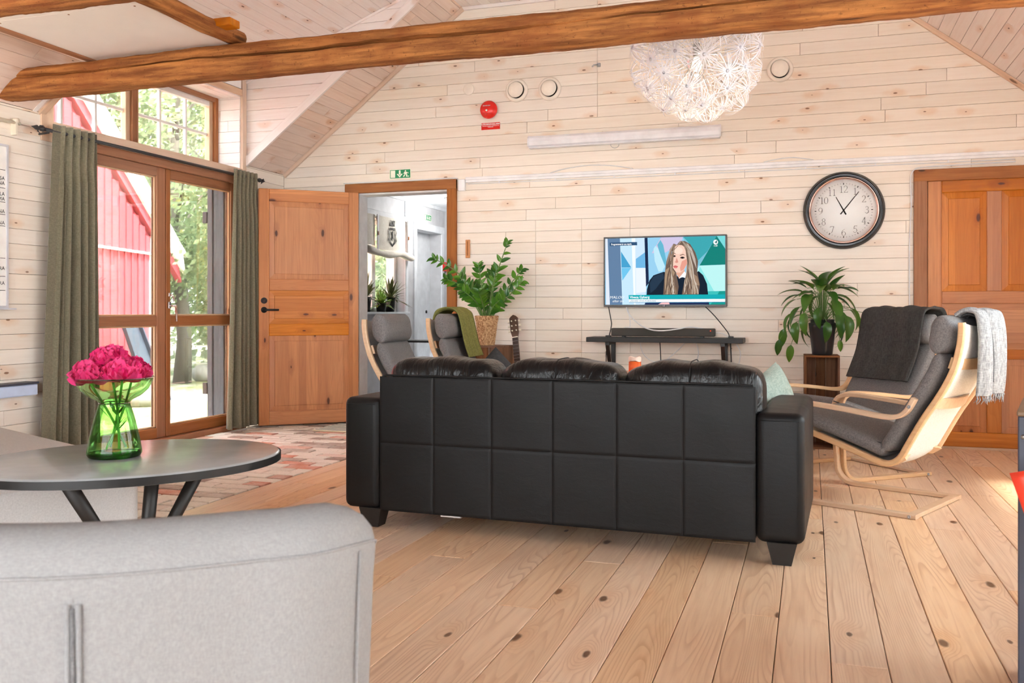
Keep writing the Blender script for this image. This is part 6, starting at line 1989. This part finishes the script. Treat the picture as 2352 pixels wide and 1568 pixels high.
# ---------------------------------------------------------------- right edge: dark cabinet, red chair shell
cb = empty('cabinet', (0.476, 2.475, 0), radians(-13), 'dark blue-grey cabinet cut off by the right edge', 'cabinet')
MB().bb(0.002, 0.62, 0.0, 0.4, 0.0, 0.755, 0.003).build('body', 'cab_blue', cb)
MB().bb(0.0, 0.63, -0.01, 0.41, 0.755, 0.768, 0.003).build('top', 'cab_top', cb)
MB().lathe([(0.006, 0), (0.006, .002), (0, .003)], 12, fr=lambda p: (0.014 + p[0], -p[2], 0.705 + p[1])).build('screw', 'steel', cb)
MB().lathe([(0.006, 0), (0.006, .002), (0, .003)], 12, fr=lambda p: (0.60 + p[0], -p[2], 0.705 + p[1])).build('screw', 'steel', cb)
rc = empty('plastic_chair', (0.70, 2.22, 0), radians(18.253), 'red plastic chair partly hidden at the right edge', 'chair')
def shell(u, v):
    x = (u - .5) * 2
    z = 0.42 + 0.245 * v
    w = 0.205 + 0.035 * v - 0.0
    return (x * w * (1 - 0.10 * (1 - v)), 0.10 + 0.05 * v - 0.06 * (1 - x * x), z - 0.02 * x ** 4 * v)
def seat_(u, v):
    x = (u - .5) * 2
    return (x * 0.20, 0.05 - 0.40 * v, 0.42 - 0.03 * sin(pi * v) * (1 - x * x))
so = MB().grid(shell, 16, 12).build('backrest', 'red_shell', rc); so.modifiers.new('s', 'SOLIDIFY').thickness = 0.006
so = MB().grid(seat_, 12, 12).build('seat', 'red_shell', rc); so.modifiers.new('s', 'SOLIDIFY').thickness = 0.006
for (x, y) in ((-.16, .05), (.16, .05), (-.16, -.3), (.16, -.3)):
    MB().tube([(x * .8, y * .8, .41), (x * 1.1, y * 1.1, 0)], 0.011, 8).build('leg', 'steel', rc)

# ---------------------------------------------------------------- doormat
dm = empty('door_mat', (-3.72, 6.93, 0.004), radians(0), 'cream striped woven mat by the open pine door', 'mat')
MB().bb(-.25, .25, -.24, .24, 0.0, 0.008, 0.002).build('mat', 'rug_cream', dm)
for k in range(14):
    y = -.225 + k * .0345
    MB().bb(-.249, .249, y - .005, y + .005, 0.006, 0.0105, 0.001).build('stripe', 'rug_blue' if k % 2 else 'cream', dm)

# ---------------------------------------------------------------- dandelion pendant lamp
LC = Vector((-0.59, 5.0, 2.393)); LRR = 0.36
lamp = empty('pendant_lamp', LC, 0, 'large white paper dandelion pendant lamp', 'lamp')
MB().tube([(0, 0, .05), (0, 0, ZF - LC.z)], 0.003, 6).build('cord', 'cable_white', lamp)
MB().lathe([(0, .075), (0.018, .07), (0.021, .03), (0.019, 0.005), (0.012, 0.0)], 20).build('socket', 'steel', lamp)
emis('bulb_glow', (1.0, 0.88, 0.72, 1), 0.3)
MB().lathe([(0.012, 0.0), (0.016, -0.01), (0.029, -0.045), (0.028, -0.06), (0.017, -0.076), (0, -0.08)], 20).build('bulb', 'bulb_glow', lamp)
MB().lathe([(0.06, .01), (0.062, 0.0), (0.055, -0.05), (0.03, -0.10), (0, -0.11)], 24, caps=False).build('hub_dome', 'lamp_clear', lamp)
# one flower, then copies that share its mesh
fl_ = MB(); rfl = random.Random(2)
fl_.lathe([(0.009, 0.004), (0.009, -0.002), (0, -0.002)], 10)
fl_.lathe([(0.009, 0.004), (0, 0.005)], 10)
for k in range(24):
    a = 2 * pi * k / 24 + rfl.uniform(-.08, .08)
    L = rfl.uniform(0.062, 0.095); dz = rfl.uniform(-.01, .035); cv = rfl.uniform(0.5, 1.5)
    pts = []
    for j in range(6):
        t = j / 5
        r_ = 0.008 + L * t
        pts.append(Vector((r_ * cos(a), r_ * sin(a), 0.004 + dz * t - 0.06 * cv * t * t)))
    w = 0.0022
    sd = Vector((-sin(a), cos(a), 0))
    vs2 = []
    for p in pts: vs2 += [p - sd * w, p + sd * w]
    fl_.add(vs2, [(2 * j, 2 * j + 1, 2 * j + 3, 2 * j + 2) for j in range(5)])
fme = fl_.mesh('flower'); fme.materials.append(M['lamp_petal'])
rods = MB()
nfl = 78
for k in range(nfl):
    z = 1 - 2 * (k + .5) / nfl
    ph = math.acos(z); a = k * 2.39996 + 0.4
    d = Vector((sin(ph) * cos(a), sin(ph) * sin(a), cos(ph)))
    d = (d + Vector((rfl.uniform(-.08, .08), rfl.uniform(-.08, .08), rfl.uniform(-.08, .08)))).normalized()
    R_ = LRR * rfl.uniform(0.90, 1.02)
    rods.tube([d * 0.05, d * R_], 0.0011, 4)
    o = bpy.data.objects.new('flower', fme); COL.objects.link(o); o.parent = lamp
    X = d.orthogonal().normalized(); Y = d.cross(X)
    ro = Matrix.Rotation(rfl.uniform(0, 6.28), 4, 'Z')
    o.matrix_local = frame(d * R_, X, Y, d) @ ro @ Matrix.Scale(rfl.uniform(0.9, 1.15), 4)
rods.build('stems', 'steel', lamp)
lb = bpy.data.lights.new('pendant_bulb', 'POINT'); lb.energy = 0.5; lb.color = (1.0, 0.78, 0.52); lb.shadow_soft_size = 0.05
lbo = bpy.data.objects.new('pendant_bulb', lb); COL.objects.link(lbo); lbo.location = LC + Vector((0, 0, -0.15))

# ---------------------------------------------------------------- assumed uplighter, unseen at the left, added to light the loft panel and ceiling
ul = empty('assumed_floor_lamp', (-3.95, 2.15, 0), 0, 'assumed black uplighter floor lamp added out of view on the left', 'lamp')
MB().lathe([(0, 0), (0.14, 0), (0.14, 0.015), (0.03, 0.03), (0.012, 0.04)], 28).build('base', 'black_metal', ul)
MB().tube([(0, 0, .03), (0, 0, 1.7)], 0.011, 10).build('pole', 'black_metal', ul)
MB().lathe([(0.012, 1.68), (0.05, 1.70), (0.13, 1.76), (0.15, 1.79), (0.145, 1.79), (0.12, 1.765), (0.0, 1.71)], 28, caps=False).build('shade', 'black_metal', ul)
ud = bpy.data.lights.new('assumed_uplighter_bulb', 'POINT'); ud.energy = 7; ud.color = (1.0, 0.82, 0.6); ud.shadow_soft_size = 0.06  # light of the assumed uplighter, brightens panel and ceiling
uo = bpy.data.objects.new('assumed_uplighter_bulb', ud); COL.objects.link(uo); uo.location = (-3.95, 2.15, 1.80)

# ================================================================== ROOM BEYOND THE OPEN DOOR
BX0 = XL; BY1 = 11.25
br_l = MB()
WY0, WY1, WZ0, WZ1 = 8.85, 10.0, 1.0, 2.06           # window in the far room
DY0, DY1, DZ = 10.32, 11.12, 2.03                     # white door recess
for (a, b, z0, z1) in ((7.48, WY0, 0, 2.37), (WY1, DY0, 0, 2.37), (WY0, WY1, 0, WZ0), (WY0, WY1, WZ1, 2.37), (DY0, DY1, DZ, 2.37), (DY1, BY1, 0, 2.37)):
    br_l.bb(BX0 - 0.25, BX0, a, b, z0, z1)
struct(br_l.build('wall_far_room_left', 'back_wall_grey'))
struct(MB().bb(BX0 - .3, -0.9, BY1, BY1 + 0.1, 0, 2.4).build('wall_far_room_end', 'back_wall_grey'))
struct(MB().bb(-0.95, -0.85, 7.5, BY1, 0, 2.4).build('wall_far_room_right', 'back_wall_grey'))
cfr_ = struct(MB().bb(BX0 - .3, -0.8, 7.5, BY1 + .1, 2.385, 2.42).build('ceiling_far_room', 'back_trim'))
for k in range(36):
    y = 7.52 + k * 0.105
    MB().bb(BX0, -0.9, y, y + 0.098, 2.372, 2.386).build('plank', 'back_trim', cfr_)
struct(MB().bb(BX0, -3.0, 7.35, BY1, -0.08, -0.002).build('floor_far_room', 'back_wall_grey'))
struct(MB().bb(BX0, BX0 + 0.03, 7.5, BY1, 2.335, 2.372).build('trim_14', 'back_trim'))
struct(MB().bb(BX0, BX0 + 0.012, 9.99, 10.03, 0, 2.34).build('trim_15', 'back_trim'))
# white door in a deep recess
dw = struct(empty('door_5', (BX0, 0, 0)))
MB().bb(-0.20, -0.16, DY0, DY1, 0, DZ).build('leaf', 'back_trim', dw)
for (a, b, c_, d_) in ((DY0 - .08, DY0, 0, DZ + .08), (DY1, DY1 + .08, 0, DZ + .08), (DY0 - .08, DY1 + .08, DZ + .0, DZ + .09)):
    MB().bb(0, 0.02 + (0.002 if c_ else 0), a, b, c_, d_, 0.003).build('casing', 'back_trim', dw)
MB().lathe([(0.02, 0), (0.02, .01), (0, .012)], 14, fr=lambda p: (-0.16 + p[2], DY1 - .12 + p[0], 1.0 + p[1])).build('knob', 'black_metal', dw)
# window of the far room
wf = struct(empty('window_2', (BX0 - 0.14, 0, 0)))
for (a, b, c_, d_) in ((WY0, WY0 + .06, WZ0, WZ1), (WY1 - .06, WY1, WZ0, WZ1), (WY0, WY1, WZ0, WZ0 + .05), (WY0, WY1, WZ1 - .05, WZ1), (9.36, 9.44, WZ0, WZ1)):
    MB().bb(-.03, .03 - (0.002 if b - a < .1 else 0), a, b, c_, d_, 0.004).build('window_frame', 'white_paint', wf)
MB().bb(-.004, 0, WY0, WY1, WZ0, WZ1).build('pane', 'pane_glass', wf)
for (a, b, c_, d_) in ((WY1, WY1 + .06, WZ0 - .03, 2.06), (WY0 - .06, WY0, WZ0 - .03, 2.06)):
    MB().bb(.14, .158, a, b, c_, d_, 0.003).build('casing', 'back_trim', wf)
struct(MB().bb(BX0 - .2, BX0 + .06, WY0 - .06, WY1 + .02, 0.975, 1.0, 0.003).build('trim_16', 'back_trim'))
# roman blind with crest
bl = empty('roman_blind', (BX0 + 0.03, 0, 0), 0, 'cream roman blind with a black crest over the far window', 'blind')
MB().bb(0, 0.02, 8.86, 10.06, 2.075, 2.14, 0.003).build('headrail', 'back_wall_grey', bl)
def blind_fn(y0, y1, zb):
    return lambda u, v: (0.022 + 0.012 * sin(u * pi) * v, y0 + (y1 - y0) * u, 2.085 + (zb - 2.085) * v)
MB().grid(blind_fn(9.16, 9.90, 1.70), 12, 10).build('cloth', 'blind_linen', bl)
MB().grid(blind_fn(8.86, 9.10, 1.74), 6, 8).build('cloth', 'blind_linen', bl)
MB().grid(blind_fn(9.96, 10.06, 1.66), 6, 8).build('cloth', 'blind_linen', bl)
roll = MB().tube([(0.035, 8.86 + 1.2 * k / 16, 1.70 - 0.035 * sin(pi * ((k / 16 * 1.35) % 1)) - 0.02 * k / 16) for k in range(17)], [0.04 + 0.006 * sin(k) for k in range(17)], 12)
roll.build('rolled_hem', 'blind_linen', bl)
for y in (9.13, 9.93):
    MB().bb(0.04, 0.05, y - .016, y + .016, 1.66, 2.09).build('strap', 'back_wall_grey', bl)
    MB().bb(0.05, 0.058, y - .01, y + .01, 1.86, 1.90).build('buckle', 'casing_pine', bl)
crest = MB()
cy, cz = 9.52, 1.90
def cr(pts): crest.add([(0.0372, cy + a, cz + b) for a, b in pts], [tuple(range(len(pts)))])
def ring(o, i): 
    n = len(o)
    crest.add([(0.0372, cy + a, cz + b) for a, b in o] + [(0.0372, cy + a, cz + b) for a, b in i], [(k, (k + 1) % n, n + (k + 1) % n, n + k) for k in range(n)])
so_ = [(-.075, .07), (.075, .07), (.08, -.04), (.06, -.11), (0, -.15), (-.06, -.11), (-.08, -.04)]
ring(so_, [(a * .8, b * .84) for a, b in so_])
cr([(-.06, .09), (.06, .09), (.055, .115), (-.055, .115)])
for a in (-.05, -.025, 0, .025, .05):
    cr([(a - .01, .115), (a + .01, .115), (a + .014 * (1 if a > 0 else -1 if a < 0 else 0), .155), (a - .006, .16)])
cr([(-.02, .03), (.015, .035), (.02, -.02), (.03, -.08), (.008, -.05), (-.01, -.09), (-.025, -.06), (-.012, -.02)])
cr([(-.06, .045), (.06, .045), (.06, .055), (-.06, .055)])
for s in (-1, 1):
    cr([(s * .085, .06), (s * .11, .02), (s * .09, -.02), (s * .115, -.07), (s * .085, -.12), (s * .095, -.06), (s * .083, -.01), (s * .095, .02)])
crest.build('crest', 'ink', bl)
exit_sign(10.573, 10.797, 2.165, 2.245, (BX0 + 0.001, 10.573, 2.165), (0, 1, 0), 'small green exit sign above the white door in the far room')
tag(MB().bb(-2.99, -2.985, 9.0, 9.01, 0, .01).build('spare', 'ink'), 'x', 'x') if False else None
cp = MB().bb(BX0 + 0.0, BX0 + 0.04, 11.14, 11.24, 1.54, 1.66, 0.004)
tag(cp.build('call_point', 'red_plastic'), 'small red alarm call point on the far room wall', 'call point')
cl = empty('ceiling_lamp', (-4.05, 10.2, 2.372), 0, 'round white flush lamp on the far room ceiling', 'lamp')
MB().lathe([(0.16, 0), (0.165, -0.01), (0.15, -0.035), (0.10, -0.055), (0, -0.062)], 28).build('shade', 'white_paint', cl)
MB().lathe([(0.17, 0), (0.172, -0.012), (0.165, -0.012)], 28).build('rim', 'steel', cl)
fl2 = bpy.data.lights.new('far_room_lamp', 'POINT'); fl2.energy = 5; fl2.color = (1.0, 0.97, 0.93); fl2.shadow_soft_size = 0.15
fo2 = bpy.data.objects.new('far_room_lamp', fl2); COL.objects.link(fo2); fo2.location = (-4.05, 10.2, 2.18)
# plants on the far window sill
def sill_plant(y, h, spread, m, n, label, seed, pot_h=0.13, x=BX0 - 0.06, wl=0.016):
    r = random.Random(seed)
    e = empty('potted_plant', (x, y, 1.0), 0, label, 'plant')
    MB().lathe([(0, 0), (0.05, 0), (0.065, pot_h), (0.06, pot_h), (0.055, pot_h - .02), (0, pot_h - .02)], 20).build('pot', 'pot_black', e)
    mb = MB()
    for k in range(n):
        a = k * 2.4 + r.uniform(-.3, .3); t = (k + .5) / n
        el = 1.35 - 1.3 * t + r.uniform(-.2, .2)
        L = h * r.uniform(.7, 1.1)
        b = Vector((0, 0, pot_h - .02)); P = []
        d = Vector((cos(a) * cos(el), sin(a) * cos(el), sin(el)))
        if d.x < -0.2: d.x *= 0.4
        for j in range(6):
            s_ = j / 5
            P.append(b + d * L * s_ * Vector((spread, spread, 1)).length / 1.7 + Vector((0, 0, -0.35 * L * s_ * s_ * cos(el))))
        sd = d.cross(Vector((0, 0, 1)))
        sd = sd.normalized() if sd.length > .01 else Vector((1, 0, 0))
        vs3 = []
        for j, p in enumerate(P):
            w = wl * sin(pi * (0.08 + 0.9 * j / 5))
            vs3 += [p - sd * w, p + sd * w]
        mb.add(vs3, [(2 * j, 2 * j + 1, 2 * j + 3, 2 * j + 2) for j in range(5)])
    stuff(mb.build('foliage', m, e))
sill_plant(9.72, 0.30, 1.0, 'sill_leaf_dark', 46, 'spiky reddish-green potted plant at the right of the far sill', 3, 0.17)
sill_plant(9.40, 0.20, 1.0, 'sill_leaf', 70, 'small bushy bright green potted plant in the middle of the far sill', 4, 0.10, BX0 - 0.02)
sill_plant(9.10, 0.32, 1.0, 'sill_leaf_dark', 46, 'dark spiky potted plant at the left of the far sill', 5, 0.17)
# shoe rack with red and lime shoes
sr = empty('shoe_rack', (-3.62, 8.3, 0), 0, 'black metal shoe rack in the far room', 'shoe rack')
for z in (0.10, 0.40, 0.70):
    MB().bb(-.35, .55, -.16, .16, z, z + .02, 0.003).build('shelf', 'cab_blue' if z < .6 else 'black_metal', sr)
for x in (-.34, .54):
    for y in (-.15, .15):
        MB().bb(x - .012, x + .012, y - .012, y + .012, 0, .72).build('leg', 'black_metal', sr)
def shoe(loc, rz, m, label, s=1.0):
    e = empty('shoe', loc, rz, label, 'shoe')
    def fn(u, v):
        a = 2 * pi * u
        L = 0.13; t = v
        x = -L + 2 * L * t
        hgt = 0.10 - 0.055 * t + 0.02 * math.exp(-((t - .15) / .15) ** 2)
        w = 0.036 + 0.012 * sin(pi * (0.15 + .7 * t))
        k = sqrt(max(0.0, 1 - (2 * t - 1) ** 8))
        return (x * s, w * cos(a) * k * s, (0.012 + hgt * 0.5 + hgt * 0.5 * sgnpow(sin(a), .7) * k) * s)
    MB().grid(fn, 20, 18, True, True).build('upper', m, e)
    MB().prism([(-.13 * s, -.03 * s), (-.05 * s, -.036 * s), (.08 * s, -.046 * s), (.13 * s, -.02 * s), (.13 * s, .02 * s), (.08 * s, .046 * s), (-.05 * s, .036 * s), (-.13 * s, .03 * s)], 0, 0.014).build('sole', 'ink', e)
shoe((-3.46, 8.28, .72), 2.2, 'shoe_red', 'red shoe on the top of the rack, left one of the pair')
shoe((-3.33, 8.28, .72), 2.0, 'shoe_red', 'red shoe on the top of the rack, right one of the pair')
lm = squircle(MB(), (0, 0, 0.07), (0.15, 0.09, 0.075), 0.8, 0.8, 40, 18, lambda p: Vector((p.x + .012 * sin(p.z * 90), p.y, p.z + 0.012 * sin(p.x * 60))))
e = empty('bundle', (-3.13, 8.28, 0.72), 0.4, 'lime green cloth bundle beside the red shoes', 'cloth')
lm.build('cloth', 'lime_fabric', e)
shoe((-3.70, 8.2, .42), 1.9, 'black_metal', 'dark shoe on the middle shelf of the rack')
shoe((-3.82, 8.2, .12), 1.9, 'dark_iron', 'dark grey shoe on the lowest shelf of the rack')
shoe((-3.60, 8.2, .42), 1.8, 'crate_wood', 'brown shoe on the middle shelf of the rack')

# ================================================================== OUTSIDE
gr = MB().grid(lambda u, v: (-4.95 - 75 * u, -25 + 95 * v, -0.16 + 0.03 * sin(u * 40) * sin(v * 37)), 60, 70)
struct(gr.build('ground', 'lawn'))
# dark outer door post
ds = empty('outer_shutter', (-4.835, 6.655, 0), 0, 'dark weathered shutter board outside the right glass door', 'shutter')
for k, (x, w) in enumerate(((0.0, .055), (-.058, .055), (-.115, .052))):
    bar('board', (x, 0.0 + .012 * (k % 2), 0.05), (x, 0.0 + .012 * (k % 2), 2.16), w, 0.035, 'dark_shutter', ds, (0, -1, 0), 0.004)
for z in (0.34, 1.82):
    MB().box((-.158, -.02, z), (0.045, 0.02, 0.10), None, 0.004).build('hinge', 'dark_iron', ds)
# red barn
BC = Vector((-8.6, 10.2, 0)); BU = Vector((0.28, -0.96, 0)); BN = Vector((0.96, 0.28, 0))
barn = empty('red_barn', BC, 0, 'red board barn with white bargeboards outside the glass doors', 'barn')
def bpt(u, v, h=0.0): return BU * u + Vector((0, 0, v)) + BN * h
def rl_z(u): return 2.05 + 0.65 * u if u < 3.2 else 2.05 + 0.65 * (6.4 - u)
MB().prism([(0, 0), (6.4, 0), (6.4, 2.05), (3.2, 4.13), (0, 2.05)], -4.0, 0.0, lambda u, v, h: tuple(bpt(u, v, h))).build('body', 'barn_red', barn)
k = 0; u = 0.0
while u < 6.2:
    ztop = min(rl_z(u), rl_z(min(u + .19, 6.4))) - 0.02
    for (z0, z1, h) in ((0.0, 1.78, 0.0), (1.80, ztop, 0.02)):
        if z1 > z0 + 0.05:
            MB().prism([(u, z0), (u + .15, z0), (u + .15, z1), (u, z1)], h, h + .022, lambda a, b, c: tuple(bpt(a, b, c))).build('board', 'barn_red', barn)
            MB().prism([(u + .145, z0), (u + .195, z0), (u + .195, z1), (u + .145, z1)], h + .018, h + .04, lambda a, b, c: tuple(bpt(a, b, c))).build('batten', 'barn_red', barn)
    u += 0.19
MB().prism([(-.02, 1.775), (6.4, 1.775), (6.4, 1.805), (-.02, 1.805)], 0.0, 0.06, lambda a, b, c: tuple(bpt(a, b, c))).build('drip_board', 'barn_white', barn)
MB().prism([(-.06, 0.0), (0.02, 0.0), (0.02, 2.0), (-.06, 2.0)], -.1, 0.05, lambda a, b, c: tuple(bpt(a, b, c))).build('corner_board', 'barn_white', barn)
MB().prism([(-.95, 1.43), (3.2, 4.13), (3.2, 4.35), (-.85, 1.65)], 0.0, 0.08, lambda a, b, c: tuple(bpt(a, b, c))).build('eave_soffit', 'barn_red', barn)
MB().prism([(-1.0, 1.55), (3.2, 4.28), (3.2, 4.56), (-.88, 1.90)], 0.08, 0.12, lambda a, b, c: tuple(bpt(a, b, c))).build('bargeboard', 'barn_white', barn)
MB().prism([(-1.0, 1.80), (3.2, 4.53), (3.2, 4.58), (-1.0, 1.85)], -4.2, 0.14, lambda a, b, c: tuple(bpt(a, b, c))).build('roof', 'barn_white', barn)
MB().prism([(0, -.2), (6.4, -.2), (6.4, 0.02), (0, 0.02)], -.1, 0.06, lambda a, b, c: tuple(bpt(a, b, c))).build('foundation', 'stone_pale', barn)
MB().prism([(2.35, 1.9), (3.0, 1.9), (3.0, 2.6), (2.35, 2.6)], 0.03, 0.08, lambda a, b, c: tuple(bpt(a, b, c))).build('gable_window', 'barn_white', barn)
sl = empty('slide_board', BC + BU * 0.95 + BN * 0.12, 0, 'grey plank leaning against the red barn', 'plank')
MB().prism([(-.24, -.15), (.24, -.15), (.16, .86), (-.20, .86)], 0.0, 0.05, lambda a, b, c: tuple(BU * -(a - b * .22) + Vector((0, 0, b)) + BN * (c + .35 - b * .26))).build('board', 'slide_grey', sl)
MB().prism([(.20, -.15), (.26, -.15), (.18, .86), (.14, .86)], 0.05, 0.10, lambda a, b, c: tuple(BU * -(a - b * .22) + Vector((0, 0, b)) + BN * (c + .35 - b * .26))).build('edge', 'cab_blue', sl)
def rock(loc, r, label, seed, m='stone_pale'):
    q = random.Random(seed)
    a = [q.uniform(0, 6) for _ in range(4)]
    o = MB().grid(lambda u, v: (r[0] * sin(pi * v) * cos(2 * pi * u) * (1 + .12 * sin(5 * u * 6.28 + a[0])), r[1] * sin(pi * v) * sin(2 * pi * u) * (1 + .1 * sin(3 * u * 6.28 + a[1])), r[2] * -cos(pi * v)), 20, 12, True, True).build('boulder', m)
    o.location = loc
    tag(o, label, 'boulder')
rock((-9.5, 12.55, -0.02), (.16, .16, .15), 'pale boulder on the lawn below the tree', 3)
rock((-7.8, 9.1, -0.04), (.32, .28, .20), 'large pale block of stone at the barn corner', 5)

def tree(loc, th, tr, crown, nleaf, m, label, seed, leafs=0.16, branches=14, low=0.25):
    q = random.Random(seed)
    e = empty('tree', loc, 0, label, 'tree')
    tk = MB()
    P = [Vector((0.12 * sin(k * .9), 0.1 * cos(k * 1.1), th * k / 8)) for k in range(9)]
    tk.tube(P, [tr * (1.25 - .9 * k / 8) if k else tr * 1.5 for k in range(9)], 12)
    bs = []
    for k in range(branches):
        a = q.uniform(0, 6.28); b = P[3].lerp(P[8], q.random())
        L = crown[0] * q.uniform(.5, .95)
        t1 = b + Vector((cos(a) * L * .5, sin(a) * L * .5, L * .35)); t2 = b + Vector((cos(a) * L, sin(a) * L, L * .55))
        tk.tube([b, t1, t2], [tr * .3, tr * .18, tr * .05], 7)
        bs.append((t1 + t2) / 2)
    tk.build('trunk', 'bark', e)
    mb = MB()
    vs4 = []; fs4 = []
    cl_ = []
    for k in range(60):
        a = q.uniform(0, 6.28); z = q.uniform(-1, 1); rr3 = sqrt(1 - z * z) * q.uniform(.55, 1.0)
        cl_.append((Vector((crown[0] * rr3 * cos(a), crown[0] * rr3 * sin(a), crown[2] + crown[1] * z)), q.uniform(.5, 1.0) * crown[0] * .32))
    for k in range(nleaf):
        c_, r_ = cl_[k % len(cl_)]
        d = Vector((q.gauss(0, 1), q.gauss(0, 1), q.gauss(0, 1))); d.normalize()
        p = c_ + d * r_ * q.uniform(.4, 1.15)
        if p.z < low: continue
        n_ = Vector((q.gauss(0, 1), q.gauss(0, 1), q.gauss(0, 1))).normalized(); x_ = n_.orthogonal().normalized(); y_ = n_.cross(x_)
        s = leafs * q.uniform(.6, 1.3)
        i = len(vs4)
        vs4 += [p - x_ * s * .5, p + y_ * s * .32, p + x_ * s * .5, p - y_ * s * .32]
        fs4.append((i, i + 1, i + 2, i + 3))
    mb.add(vs4, fs4)
    stuff(mb.build('foliage', m, e))
tree((-9.55, 12.0, -.2), 6.0, 0.10, (2.5, 2.3, 4.1), 30000, 'tree_leaf', 'large green oak with a thick trunk behind the clothes line', 3, 0.10, 18, 1.25)
tree((-11.6, 16.0, -.2), 7.5, 0.22, (4.0, 2.8, 4.0), 36000, 'tree_leaf', 'broad green tree behind the oak', 23, 0.11, 14, 0.6)
tree((-9.0, 15.0, -.2), 3.2, 0.08, (2.4, 1.7, 1.6), 30000, 'tree_leaf', 'leafy green bush to the right of the oak trunk', 8, 0.09, 8, 0.05)
tree((-15.5, 13.0, -.2), 8.0, 0.26, (3.0, 2.6, 4.6), 14000, 'tree_leaf_glare', 'pale tree rising behind the red barn', 11, 0.14, 14, 1.0)
tree((-13.0, 20.5, -.2), 8.0, 0.26, (4.0, 3.0, 4.2), 18000, 'tree_leaf_glare', 'pale sunlit tree furthest back in the garden', 12, 0.16, 14, 0.3)
tree((-7.6, 21.0, -.2), 6.0, 0.2, (3.5, 2.4, 3.0), 16000, 'tree_leaf_glare', 'pale tree at the right beyond the bush', 13, 0.15, 10, 0.2)
tree((-9.5, 16.8, -.2), 2.2, 0.06, (3.2, 1.0, .9), 9000, 'tree_leaf_glare', 'low pale undergrowth behind the leafy bush', 15, 0.14, 8, 0.0)
# clothes line
for z0, lab in ((0.42, 'upper slack white clothes line across the garden'), (0.12, 'lower slack white clothes line across the garden')):
    pts = [(-12.2 + 5.2 * t, 12.4 + 1.3 * t, z0 + 0.40 * (2 * t - .9) ** 2) for t in [k / 16 for k in range(17)]]
    tag(MB().tube(pts, 0.008, 6).build('clothes_line', 'rope_white'), lab, 'rope')

# ------------------------------------------------------------------ repeats carry a group phrase
GROUPS = {'armchair': 'bentwood armchairs round the sofa', 'air_vent': 'round air vents on the board wall', 'cable': 'cables on the back wall', 'tree': 'trees in the garden',
          'peony': 'peonies in the green vase', 'shoe': 'shoes on the far room rack', 'potted_plant': 'plants on the far window sill', 'curtain': 'curtains at the glazed doors',
          'exit_sign': 'green exit signs', 'candle': 'candles on the coffee table', 'tie_beam': 'timber beams under the roof', 'wooden_crate': 'wooden crates along the back wall',
          'throw_blanket': 'throws over the armchairs', 'cushion': 'loose cushions', 'wood_block': 'wood blocks by the round pole', 'clothes_line': 'clothes lines in the garden',
          'boulder': 'pale boulders outside', 'media_box': 'small boxes on the black shelf'}
for o in scene.objects:
    if o.parent is None and 'label' in o.keys():
        k = o.name.split('.')[0]
        if k in GROUPS:
            o['group'] = GROUPS[k]
